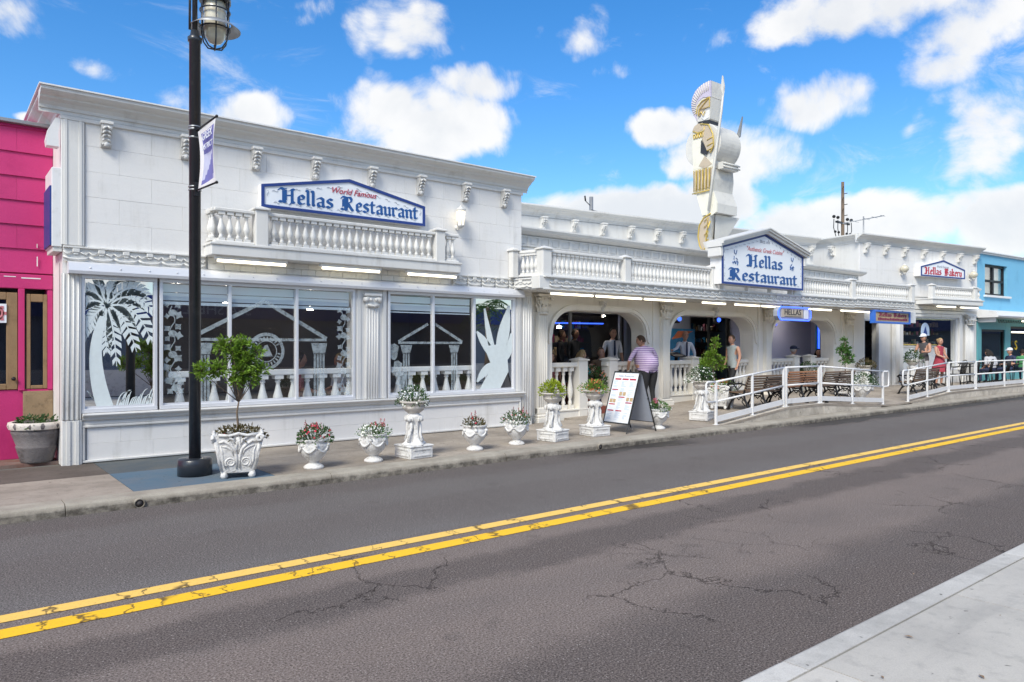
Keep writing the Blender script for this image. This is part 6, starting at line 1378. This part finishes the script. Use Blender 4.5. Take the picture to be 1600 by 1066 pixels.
# ================================================================ benches and chairs
def bench(label, loc, rz, sm, L_=1.5):
    t = thing('park_bench', label, 'bench', loc, rz, 'park benches'); prof = []
    for x in (.03, L_/2, L_-.03):                 # iron ends and middle frame; the back is at -y
        b = MB()
        b.tube([(x, -.30, .0), (x, -.24, .10), (x, -.17, .24), (x, -.14, .36), (x, -.20, .52), (x, -.27, .74)], [.03, .024, .022, .026, .022, .02], 6)
        b.tube([(x, .26, .0), (x, .21, .12), (x, .13, .25), (x, .17, .36), (x, .24, .40)], [.03, .022, .022, .024, .022], 6)
        b.tube([(x, -.15, .35), (x, .0, .33), (x, .22, .38)], .022, 6); b.tube([(x, -.2, .18), (x, -.08, .28), (x, .04, .29), (x, .17, .18)], .016, 6)
        b.tube([(x, -.12, .33), (x, -.02, .22), (x, .08, .32)], .014, 5); b.tube([(x, -.17, .1), (x, -.1, .18), (x, -.13, .25)], .012, 5)
        if x != L_/2:
            b.tube([(x, -.20, .55), (x, -.05, .58), (x, .12, .56), (x, .22, .58), (x, .26, .54), (x, .22, .50), (x, .20, .40)], [.02, .022, .022, .03, .034, .026, .02], 6); b.tube([(x, -.1, .55), (x, 0, .45), (x, .1, .54)], .012, 5)
        b.box((x-.025, -.33, 0), (x+.025, -.26, .035)); b.box((x-.025, .22, 0), (x+.025, .29, .035)); b.build('iron_frame', 'iron', t, world=False)
    bm = MB(); bm.box((0, -.012, -.026), (L_, .012, .026), .005); me = bm.fin(sm)
    for i in range(6):
        z = .46+i*.055; y = -.185-(i*.055)*.33; piece('slat', me, t, WM[t] @ T(0, y, z) @ Matrix.Rotation(R(-16), 4, 'X') @ Matrix.Diagonal((1, 1, .82, 1)))
    for i in range(6): piece('slat', me, t, WM[t] @ T(0, -.12+i*.062, .375+abs(i-2)*.004) @ Matrix.Rotation(R(90), 4, 'X'))
    return t
bench('park bench with dark brown slats nearest the ramp planter', (13.85, 9.42, .30), 0, 'slat'); bench('park bench with orange brown slats between the two dark ones', (15.47, 9.42, .355), 0, 'slat2')
bench('dark slatted park bench nearest the urn of white flowers', (17.1, 9.42, .32), 0, 'slat'); bench('park bench alone behind the second railing beside the bakery', (22.3, 9.45, .27), 0, 'slat', 1.6)
def chair_proto(label, loc, rz):
    t = thing('metal_chair', label, 'chair', loc, rz, 'black metal chairs outside'); b = MB()
    for x in (-.22, .22):
        l = MB(); l.tube([(x, .22, 0), (x, .20, .44)], .013, 6); l.build('leg', 'iron', t, world=False); l = MB(); l.tube([(x*1.05, -.26, 0), (x, -.20, .44)], .013, 6); l.build('leg', 'iron', t, world=False)
    b.lathe([(.001, .43), (.23, .43), (.24, .44), (.23, .455), (.001, .455)], n=18); b.build('seat', 'iron', t, world=False); b = MB()
    b.tube([(-.22, .2, .44), (-.23, .2, .64), (-.25, .0, .68), (-.23, -.2, .70), (-.20, -.26, .84), (0, -.29, .90), (.20, -.26, .84), (.23, -.2, .70), (.25, 0, .68), (.23, .2, .64), (.22, .2, .44)], .014, 6); b.build('arm_frame', 'iron', t, world=False); b = MB()
    for i in range(9): x = -.17+i*.0425; b.tube([(x, -.20, .45), (x*1.08, -.275, .86-abs(x)*.15)], .009, 5)
    b.build('back_bars', 'iron', t, world=False); return t
CH = chair_proto('black metal chair nearest the railing corner, empty', (24.7, 9.45, .36), .2)
for (x, y, rz, lb) in ((25.6, 9.35, -.1, 'empty black metal chair, second from the bakery bench'), (26.6, 9.3, .15, 'empty black metal chair, third from the bakery bench'), (27.9, 9.35, .1, 'black metal chair with its back to the rail at the grey shirt guest'),
                       (29.55, 9.35, 0, 'black metal chair under the guest in the pale grey shirt'), (31.7, 9.4, .2, 'black metal chair under the guest with the white cap'), (33.2, 9.4, 0, 'black metal chair at the right edge of the picture')): dup(CH, (x, y, .36), rz, lb)
def table(loc, label):
    t = thing('cafe_table', label, 'table', loc, 0, 'tables'); b = MB(); b.lathe([(.001, .70), (.36, .70), (.37, .715), (.36, .73), (.001, .73)], n=22); b.build('tabletop', 'iron', t, world=False)
    b = MB(); b.tube([(0, 0, .05), (0, 0, .70)], .03, 8)
    for i in range(4): a = i*1.571; b.tube([(0, 0, .1), (.15*math.cos(a), .15*math.sin(a), .06), (.3*math.cos(a), .3*math.sin(a), .015)], .018, 5)
    b.build('pedestal', 'iron', t, world=False)
table((28.9, 10.1, .36), 'round black cafe table left of the grey shirt guest'); table((30.8, 9.9, .36), 'round black cafe table between the two outdoor guests')
table((12.3, 12.75, .36), 'round cafe table between the guest in teal and the seated man in the first arch'); table((22.3, 12.9, .36), 'round cafe table between the capped man and the dark haired woman')
table((5.5, 12.9, .13), 'round dining table inside behind the three pane window')
# podium
t = thing('podium', 'small black host podium in front of the waiter in the second arch', 'podium', (15.42, 12.35, .36)); b = MB(); b.tube([(0, 0, 0), (0, 0, 1.08)], .045, 8); b.lathe([(.2, 0), (.2, .03), (.05, .05)], n=16); b.build('stand', 'blackm', t, world=False)
b = MB(Matrix.Translation((0, 0, 1.1)) @ Matrix.Rotation(.3, 4, 'X')); b.box((-.25, -.18, 0), (.25, .18, .03), .005); b.build('top', 'blackm', t, world=False)
t = thing('wall_mural', 'blue and yellow picture panel on the porch wall behind the waiter', 'picture', (16.95, 13.88, 1.6)); b = MB(); b.box((-.85, -.05, -.5), (1.2, 0, .62), .005); b.build('panel', 'mural', t, world=False)
b = MB(); b.box((-.78, -.06, -.44), (-.25, -.05, .55)); b.build('yellow_area', 'creamy', t, world=False); b = MB(); b.prism([(.1, .3), (.5, .35), (1.1, .55), (.4, .55)], -.06, -.05); b.lathe([(.12, 0), (.12, .01)], (.4, -.06, .1), 10); b.build('coral_area', 'orgd', t, world=False)
# blue spotlights under the arches
def spot(loc, label):
    t = thing('spotlight', label, 'spotlight', loc, 0, 'blue spotlights'); b = MB(); b.tube([(0, 0, .18), (0, 0, .08)], .012, 5); b.lathe([(.075, -.14), (.085, -.12), (.085, .04), (.05, .09), (.001, .09)], n=14); b.build('can', 'blackm', t, world=False)
    b = MB(); b.ball((0, -.085, -.03), .06, 10, 8); b.build('lens', 'blueneon', t, world=False)
spot((15.25, 12.2, 2.44), 'blue lit spotlight at the left of the second arch'); spot((16.95, 12.2, 2.45), 'blue lit spotlight at the middle of the second arch')
spot((19.9, 12.3, 2.40), 'dark spotlight above the capped man in the third arch')
t = thing('neon_tube', 'vertical blue neon tube on the porch door frame in the third arch', 'neon light', (23.25, 12.66, .6)); b = MB(); b.tube([(0, 0, .6), (0, 0, 1.75)], .022, 6); b.build('tube', 'blueneon', t, world=False)
b = MB(); b.box((-.05, .03, .0), (.55, .09, 1.95)); b.build('door_panel', 'mural', t, world=False)
t = thing('neon_tube', 'horizontal blue neon tube high inside the first arch', 'neon light', (13.5, 15.3, 2.35)); b = MB(); b.tube([(0, 0, 0), (2.2, 0, .02)], .02, 6); b.build('tube', 'blueneon', t, world=False)
t = thing('ceiling_lamp', 'small lit ceiling lamp inside behind the three pane window', 'lamp', (4.2, 13.5, 2.5)); b = MB(); b.lathe([(.001, -.04), (.06, -.03), (.065, .02), (.001, .04)], n=12); b.build('glow', 'ceil', t, world=False); b = MB(); b.tube([(0, 0, .05), (0, 0, .36)], .01, 5); b.build('cord', 'wire', t, world=False)
dup(t, (5.9, 13.8, 2.45), 0, 'second small lit lamp inside, further right behind the medallion'); dup(t, (3.2, 12.9, 2.5), 0, 'small lit lamp inside behind the left pane of the big window'); dup(t, (7.3, 13.2, 2.5), 0, 'small lit lamp inside behind the two pane window'); dup(t, (12.95, 13.4, 2.655), 0, 'added unseen lamp on the porch ceiling of the first arch'); dup(t, (16.6, 13.1, 2.655), 0, 'added unseen lamp on the porch ceiling of the second arch'); dup(t, (21.6, 12.7, 2.655), 0, 'added unseen lamp on the porch ceiling of the third arch'); dup(t, (14.2, 15.6, 2.25), 0, 'small lit lamp inside behind the glass of the first arch'); dup(t, (20.6, 16.0, 2.3), 0, 'small lit lamp inside behind the glass of the second arch')  # porch ceiling lamps sit out of view, added to brighten the porch
# ================================================================ roof and sky line things
t = thing('utility_pole', 'wooden utility pole with a wired crossarm rising behind the bakery roof', 'utility pole', (58.7, 29.9, 0)); b = MB(); b.tube([(0, 0, 0), (0, 0, 15.2)], [.17, .12], 10); b.build('pole', 'bark', t, world=False)
b = MB(); b.box((-1.1, -.06, 11.75), (1.1, .06, 11.9)); 
for i in range(6): z = 12.4+i*.45; b.tube([(0, 0, z), (-.5 if i % 2 else .2, -.3, z+.06)], .03, 4)
b.build('crossarm', 'iron', t, world=False); b = MB()
for x in (-1.1, -.6, .6, 1.1):
    b.tube([(x*1.3, 0, 12.0), (x*1.35, 0, 11.3), (x, 0, 10.6), (x*.9, 0, 9.8)], .035, 4); b.ball((x*1.3, 0, 12.2), .14, 6, 4); b.ball((x*1.1, 0, 11.0), .11, 6, 4)
b.build('insulators', 'iron', t, world=False)
t = thing('utility_pole', 'short grey pole top showing over the rear hall roof', 'utility pole', (31.9, 32.1, 0)); b = MB(); b.tube([(0, 0, 0), (0, 0, 10.9)], [.15, .12], 8); b.build('pole', 'steel', t, world=False); b = MB(); b.tube([(0, 0, 10.3), (-.5, 0, 10.6)], .03, 4); b.tube([(-.5, 0, 10.6), (-.55, 0, 10.9)], .05, 5); b.build('bracket', 'iron', t, world=False)
t = thing('cable', 'black service cable sagging from the short pole to the rear hall roof', 'cable', (31.9, 32.1, 10.1)); b = MB(); b.tube([(0, 0, 0), (-3, -4.5, -1.3), (-8, -11, -3.6), (-12.5, -17.6, -5.0)], .035, 5); b.build('line', 'wire', t, world=False)
t = thing('tv_antenna', 'thin rooftop television antenna on a mast above the bakery', 'antenna', (30.4, 14.6, 4.85)); b = MB(); b.tube([(0, 0, 0), (0, 0, 2.25)], .025, 6); b.build('mast', 'steel', t, world=False)
b = MB(); b.tube([(-.75, .5, 1.95), (.75, -.5, 2.3)], .018, 5)
for q, s_ in ((-.75, .35), (-.35, .45), (.1, .3), (.4, .25), (.7, .2)): c = Vector((q, -q*.667, 2.125+q*.233)); d = Vector((.45, .67, .25))*s_; b.tube([c-d, c+d], .010, 4)
b.build('elements', 'steel', t, world=False)
# ================================================================ across the street, behind the camera (seen in the window glass)
op = thing('opposite_shops', 'low dark shop row with a blue fascia, seen only in window reflections', 'building', (8, -3.3, 0))
b = MB(); b.box((-30, -9, 0), (150, -3.4, 3.0)); b.build('wall', 'opp', op); b = MB(); b.box((-30, -3.5, 2.65), (150, -3.2, 3.35)); b.build('fascia', 'navy', op); b = MB(); b.box((-30, -3.45, .12), (150, -3.3, .95)); b.build('low_wall', 'stone', op)
text('fascia_words', 'SEA SHELLS', .5, 'lblue', op, T(7.6, -3.19, 2.78, math.pi), extrude=.01)
for i in range(12):
    b = MB(); b.box((-18+i*4.2, -3.42, 1.0), (-15.2+i*4.2, -3.38, 2.45)); b.build('window', 'glassd', op)
def palm(loc, h, label):
    t = thing('palm_tree', label, 'palm tree', loc); b = MB(); b.tube([(0, 0, 0), (.05, 0, h*.5), (0, 0, h)], [.17, .13, .12], 8); b.build('trunk', 'bark', t, world=False); b = MB()
    for i in range(22):
        a = i*2.4; e = random.uniform(-.4, 1.0); L_ = 1.3; pts = [Vector((math.cos(a)*L_*q*math.cos(e), math.sin(a)*L_*q*math.cos(e), h+L_*q*math.sin(e)-.8*q*q)) for q in [j/8 for j in range(9)]]
        for j in range(1, 8):
            for s_ in (-1, 1): d = (pts[j+1 if j < 8 else j]-pts[j-1]).normalized(); sd = d.cross(Vector((0, 0, 1))).normalized()*s_; leaf(b, pts[j], d*.5+sd-Vector((0, 0, .3)), .4, .05)
    b.build('crown', 'leafd', t, world=False)
palm((18.2, -1.9, .12), 3.2, 'palm tree across the street, seen in the last window pane')
# ================================================================ people
def body_mesh(J, seg, mats):
    """one skinned surface grown over the joints; J name -> (pos, radius)"""
    names = list(J); idx = {n_: i for i, n_ in enumerate(names)}
    me = bpy.data.meshes.new('body'); me.from_pydata([J[n_][0] for n_ in names], [(idx[a], idx[b_]) for a, b_, _ in seg], [])
    ob = bpy.data.objects.new('tmp', me); COL.objects.link(ob); md = ob.modifiers.new('skin', 'SKIN'); md.use_smooth_shade = True; md.branch_smoothing = .6
    sv = me.skin_vertices[0].data
    for n_ in names: r = J[n_][1]; sv[idx[n_]].radius = r if isinstance(r, tuple) else (r, r); sv[idx[n_]].use_root = (n_ == 'pelvis')
    ob.modifiers.new('sub', 'SUBSURF').levels = 1
    dg = bpy.context.evaluated_depsgraph_get(); out = bpy.data.meshes.new_from_object(ob.evaluated_get(dg)); bpy.data.objects.remove(ob)
    v = [tuple(x.co) for x in out.vertices]; f = [tuple(p.vertices) for p in out.polygons]
    P = [Vector(J[a][0]) for a, _, _ in seg]; Q = [Vector(J[b_][0]) for _, b_, _ in seg]; mi = []
    for p in out.polygons:
        c = p.center; best = 1e9; m_ = 0
        for a, b_, (_, _, k) in zip(P, Q, seg):
            d = b_-a; t_ = max(0, min(1, (c-a).dot(d)/max(1e-9, d.length_squared))); q = (c-a-d*t_).length
            if q < best: best = q; m_ = k
        if m_ == 2 and c.z > .87: m_ = 1
        mi.append(m_)
    bpy.data.meshes.remove(out); return v, f, mi
def head_mb(b, c, tilt, turn, skin_i):
    Mh = Matrix.Translation(c) @ Matrix.Diagonal((1.08, 1.08, 1.08, 1)) @ Matrix.Rotation(turn, 4, 'Z') @ Matrix.Rotation(tilt, 4, 'X'); old = b.M; b.M = Mh; b.cur = skin_i
    n_, m_ = 18, 14; vs = []
    for i in range(m_+1):
        th = math.pi*i/m_; z = -math.cos(th)
        for k in range(n_):
            a = 2*math.pi*k/n_; x, y = math.sin(th)*math.cos(a), math.sin(th)*math.sin(a)
            lo = max(0, -z); wx = .076*(1-.30*lo); wy = .094*(1-.18*lo); X, Y, Z = x*wx, y*wy, z*.118
            if y < -.6 and abs(x) < .28: Y -= .022*math.exp(-((Z+.018)/.022)**2)*(1-abs(x)/.3); Y -= .008*math.exp(-((Z+.062)/.014)**2)*(1-abs(x)/.3)
            if y < -.5 and .18 < abs(x) < .65: Y += .008*math.exp(-((Z-.010)/.018)**2)
            if y < -.4 and z < -.7: Y -= .010
            vs.append((X, Y, Z))
    fs = [(i*n_+k, i*n_+(k+1) % n_, (i+1)*n_+(k+1) % n_, (i+1)*n_+k) for i in range(m_) for k in range(n_)]; b.add(vs, fs, True)
    for s_ in (-1, 1): b.ball((s_*.076, .008, -.005), .020, 6, 5, sx=.45, sz=1.5)
    b.cur = 5
    for s_ in (-1, 1): b.ball((s_*.030, -.083, .008), .009, 6, 4, sx=1.5, sy=.5, sz=.7); b.box((s_*.030-.016, -.094, .024), (s_*.030+.016, -.086, .030))
    b.cur = 6; b.box((-.020, -.092, -.055), (.020, -.084, -.048), .002); b.M = old; return Mh
def person(label, loc, face, pose='stand', h=1.75, top='c_white', legs='c_black', skin='skin', sleeve='short', hair=('hair_d', 'short'), cap=None, tie=False, fat=1.0, arms=None, dress=None, turn=0, tilt=0, lean=0, group=None, shoe='c_black', glasses=False, hold=None):
    t = thing('person', label, 'person', loc, face, group); s_ = h/1.75; F = {}
    pel = Vector((0, 0, .95)); dn = 0
    if pose == 'sit': pel = Vector((0, .05, .53))
    ln = Matrix.Rotation(lean, 3, 'X')
    up = lambda x, y, z: tuple((pel+ln @ (Vector((x, y, z))-Vector((0, 0, .95)))))
    k = fat
    J = {'pelvis': (tuple(pel), (.145*k, .115*k)), 'belly': (up(0, -.01*k, 1.10), (.135*k, .115*k*k)), 'chest': (up(0, .0, 1.30), (.155*k, .115*k)), 'nb': (up(0, .01, 1.455), .062), 'nk': (up(0, -.012, 1.52), .055)}
    for sd, q in (('L', 1), ('R', -1)):
        J['sh'+sd] = (up(q*.175*(.6+.4*k), .01, 1.415), .066)
        A = (arms or {}).get(sd)
        el, wr = (A if A else ((q*.235, .03, 1.14), (q*.24, -.07, .90)))
        if pose == 'sit' and not A: el, wr = (q*.23, -.02, 1.14), (q*.14, -.27, 1.10)
        J['el'+sd] = (up(*el), .044); J['wr'+sd] = (up(*wr), .028)
        e_, w_ = Vector(el), Vector(wr); hd = w_+(w_-e_).normalized()*.07; J['hd'+sd] = (up(*hd), (.036, .022))
        if pose == 'sit': hp = (q*.10, .0, .50); kn = (q*.13, -.42, .50); an = (q*.12, -.40, .09); to = (q*.12, -.55, .04)
        elif pose == 'walk': w = q*.20; hp = (q*.09, 0, .90); kn = (q*.10, -.05-w*.6, .50); an = (q*.10, .06-w*1.2, .10); to = (q*.11, -.10-w*1.2, .04)
        else: hp = (q*.09, 0, .90); kn = (q*.11, -.02, .50); an = (q*.12, .03, .09); to = (q*.13, -.13, .04)
        J['hp'+sd] = (hp, .098*k); J['kn'+sd] = (kn, .058); J['an'+sd] = (an, .040); J['to'+sd] = (to, (.040, .032))
    SK, TP, LG, SH = 0, 1, 2, 3
    fore = TP if sleeve == 'long' else SK; upp = SK if sleeve == 'none' else TP
    if dress: LG_ = 0
    else: LG_ = LG
    seg = [('pelvis', 'belly', TP if not dress else TP), ('belly', 'chest', TP), ('chest', 'nb', TP), ('nb', 'nk', SK)]
    for sd in 'LR':
        seg += [('chest', 'sh'+sd, TP), ('sh'+sd, 'el'+sd, upp), ('el'+sd, 'wr'+sd, fore), ('wr'+sd, 'hd'+sd, SK), ('pelvis', 'hp'+sd, LG), ('hp'+sd, 'kn'+sd, LG_), ('kn'+sd, 'an'+sd, LG_ if legs != 'c_short' else SK), ('an'+sd, 'to'+sd, SH)]
    v, f, mi = body_mesh(J, seg, None)
    b = MB(); b.v = v; b.f = f; b.mi = mi; b.sm = [True]*len(f)
    hc = Vector(J['nk'][0])+(ln @ Vector((0, -.022, .092))); Mh = head_mb(b, hc, tilt+lean*.5, turn, 0)
    b.cur = 0
    for sd, q in (('L', 1), ('R', -1)):          # five fingers on each hand
        w_, hd = Vector(J['wr'+sd][0]), Vector(J['hd'+sd][0]); d = (hd-w_).normalized(); sdv = d.cross(Vector((0, 1, 0))); sdv = sdv.normalized() if sdv.length > .2 else d.orthogonal().normalized(); nn = d.cross(sdv)
        for i, L_ in enumerate((.062, .072, .068, .052)): o = hd+sdv*(i-1.5)*.019-d*.01; b.tube([o, o+d*L_*.5+nn*.006, o+d*L_*.85+nn*.022], [.009, .008, .006], 5)
        o = w_+d*.03-sdv*.03; b.tube([o, o-sdv*.02+d*.03, o-sdv*.02+d*.06+nn*.01], [.010, .009, .007], 5)
    sc = Matrix.Diagonal((s_, s_, s_, 1)); b.v = [tuple(sc @ Vector(p)) for p in b.v]
    M_legs = 'c_dgrey' if legs == 'c_short' else legs
    b.build('body', [skin, top, M_legs, shoe, 'hair_d', 'ink', 'redp'], t, world=False)
    Mh = sc @ Mh
    if hair:
        b = MB(Mh); st = hair[1]; n_, m_ = 16, 8; vs = []
        for i in range(m_+1):
            for kk in range(n_):
                a = 2*math.pi*kk/n_; fr_ = max(0, -math.sin(a)); low = -.035 if st != 'long' else -.07
                zmin = low+(.085-low)*min(1, fr_*1.5); th = math.acos(max(-1, min(1, zmin/.126)))*(i/m_)
                vs.append((math.sin(th)*math.cos(a)*.083*(1+.03*math.sin(kk*5)), math.sin(th)*math.sin(a)*.103, math.cos(th)*.126))
        b.add(vs, [(i*n_+kk, (i+1)*n_+kk, (i+1)*n_+(kk+1) % n_, i*n_+(kk+1) % n_) for i in range(m_) for kk in range(n_)], True)
        if st == 'long':
            for x in (-.05, -.02, .02, .05): b.tube([(x, .05, .05), (x*1.5, .09, -.06), (x*1.6, .09, -.2), (x*1.2, .08, -.30)], [.035, .045, .04, .015], 7)
        if st == 'bun': b.ball((0, .10, .05), .045, 8, 6)
        b.build('hair', hair[0], t, world=False)
    if cap:
        b = MB(Mh); b.lathe([(.088, .035), (.09, .06), (.082, .10), (.05, .132), (.001, .142)], (0, .0, 0), 16, sy=1.18); b.add([(-.07, -.08, .045), (-.05, -.165, .038), (.05, -.165, .038), (.07, -.08, .045), (-.07, -.08, .058), (-.05, -.163, .046), (.05, -.163, .046), (.07, -.08, .058)], [(3,2,1,0),(4,5,6,7),(0,1,5,4),(1,2,6,5),(2,3,7,6)])
        b.build('cap', cap, t, world=False)
    if glasses:
        b = MB(Mh); b.ball((-.03, -.075, .085), .022, 8, 5, sy=.5); b.ball((.03, -.075, .085), .022, 8, 5, sy=.5); b.build('sunglasses', 'ink', t, world=False)
    if tie:
        Ms = sc @ Matrix.Translation(pel) @ ln.to_4x4() @ Matrix.Translation((0, 0, -.95)); b = MB(Ms); b.prism([(-.02, 1.44), (.02, 1.44), (.028, 1.10), (0, 1.05), (-.028, 1.10)], -.150*k, -.142*k); b.build('tie', 'c_navy', t, world=False)
    if dress:
        b = MB(sc); b.lathe([(.13, 1.12), (.15, 1.0), (.19, .85), (.25, .62), (.26, .52)], (0, .0, 0), 24, mod=lambda a, z: 1+(.05*math.sin(a*7) if z < .9 else 0), caps=False); b.build('skirt', dress, t, world=False)
    return t
E1 = lambda q, ex, ey, ez, wx, wy, wz: ((q*ex, ey, ez), (q*wx, wy, wz))
person('dark haired woman with bare shoulders seated at the left edge of the first arch', (10.87, 12.2, .34), R(-20), 'sit', 1.62, 'c_rose', 'c_navy', 'skin', 'none', ('hair_d', 'bun'))
person('blond woman in teal shirt with sunglasses on her hair seated in the first arch', (11.75, 12.1, .35), R(75), 'sit', 1.68, 'c_teal', 'c_navy', 'skin_p', 'short', ('hair_b', 'long'), glasses=True, arms={'L': E1(1, .22, -.12, 1.18, .12, -.28, 1.32), 'R': E1(-1, .22, -.12, 1.16, .10, -.30, 1.28)})
person('seated man with short brown hair beside the standing waiter', (12.55, 12.3, .35), R(-35), 'sit', 1.75, 'c_brown', 'c_navy', 'skin', 'short', ('hair_br', 'short'))
person('young waiter in white shirt and dark tie standing in the first arch', (13.37, 12.7, .36), R(-25), 'stand', 1.80, 'c_white', 'c_black', 'skin', 'short', ('hair_d', 'short'), tie=True)
person('waiter dressed all in black standing behind the woman in teal', (13.05, 13.75, .36), R(10), 'stand', 1.80, 'c_black', 'c_black', 'skin_d', 'long', ('hair_d', 'short'))
person('person in black standing at the left of the black clad waiter', (12.75, 13.95, .36), R(40), 'stand', 1.76, 'c_black', 'c_black', 'skin_d', 'long', ('hair_br', 'short'))
person('heavy man in purple striped polo shirt leaning on the balustrade at the first arch', (12.88, 11.10, .18), R(172), 'stand', 1.84, 'polo', 'c_black', 'skin', 'short', ('hair_br', 'short'), fat=1.85, lean=.36, turn=.9, arms={'R': ((-.40, -.10, 1.18), (-.22, -.36, 1.10)), 'L': ((.40, -.10, 1.18), (.25, -.36, 1.10))})
person('bald waiter in white shirt and tie reaching over a podium in the second arch', (15.97, 12.5, .36), R(-30), 'stand', 1.76, 'c_white', 'c_black', 'skin', 'long', ('hair_g', 'none') if False else None, tie=True, arms={'R': ((-.30, -.20, 1.28), (-.48, -.36, 1.22)), 'L': ((.26, -.04, 1.15), (.2, -.18, .98))})
person('bearded man in grey sleeveless shirt walking past the second arch', (16.15, 11.12, .34), R(-100), 'walk', 1.66, 'c_grey', 'c_black', 'skin', 'none', ('hair_br', 'short'), fat=1.05)
person('man in dark cap and dark jacket seated in the third arch', (21.1, 12.3, .36), R(65), 'sit', 1.78, 'c_dgrey', 'c_black', 'skin_p', 'long', ('hair_g', 'short'), cap='c_navy', fat=1.15)
person('dark haired woman seated facing the capped man in the third arch', (22.75, 12.4, .36), R(-55), 'sit', 1.66, 'c_black', 'c_black', 'skin', 'none', ('hair_d', 'long'))
person('man in white cap and dark sleeveless shirt standing at the bakery window', (26.45, 10.65, .36), R(-95), 'stand', 1.76, 'c_dgrey', 'c_lgrey', 'skin', 'none', ('hair_br', 'short'), cap='c_white', fat=1.1, arms={'L': ((.24, -.08, 1.14), (.16, -.32, 1.14)), 'R': ((-.24, -.08, 1.14), (-.12, -.32, 1.14))})
person('woman in red patterned dress standing beside the bakery bench', (26.55, 10.2, .36), R(-20), 'stand', 1.62, 'c_red', 'c_red', 'skin', 'none', ('hair_b', 'bun'), dress='c_red', arms={'L': ((.2, -.06, 1.14), (.08, -.24, 1.05)), 'R': ((-.2, -.06, 1.14), (-.08, -.24, 1.05))})
person('dark haired guest in pale grey shirt bent over an outdoor table', (29.8, 9.7, .36), R(150), 'sit', 1.7, 'c_lgrey', 'c_navy', 'skin', 'short', ('hair_d', 'long'), lean=.35, fat=1.15)
person('guest in white cap and blue shirt seated near the right edge', (31.7, 9.75, .36), R(-120), 'sit', 1.68, 'c_navy', 'c_navy', 'skin', 'short', ('hair_br', 'short'), cap='c_white')
person('guest in green shirt at the far right table', (33.3, 9.8, .36), R(100), 'sit', 1.62, 'c_green', 'c_navy', 'skin', 'short', ('hair_d', 'short'))
person('diner in dark red top behind the middle pane of the big window', (5.2, 12.55, .13), R(70), 'sit', 1.95, 'c_rose', 'c_navy', 'skin', 'short', ('hair_br', 'short'))
person('white haired diner in white shirt behind the right pane of the big window', (6.0, 12.7, .13), R(-80), 'sit', 1.9, 'c_white', 'c_navy', 'skin', 'short', ('hair_b', 'short'))
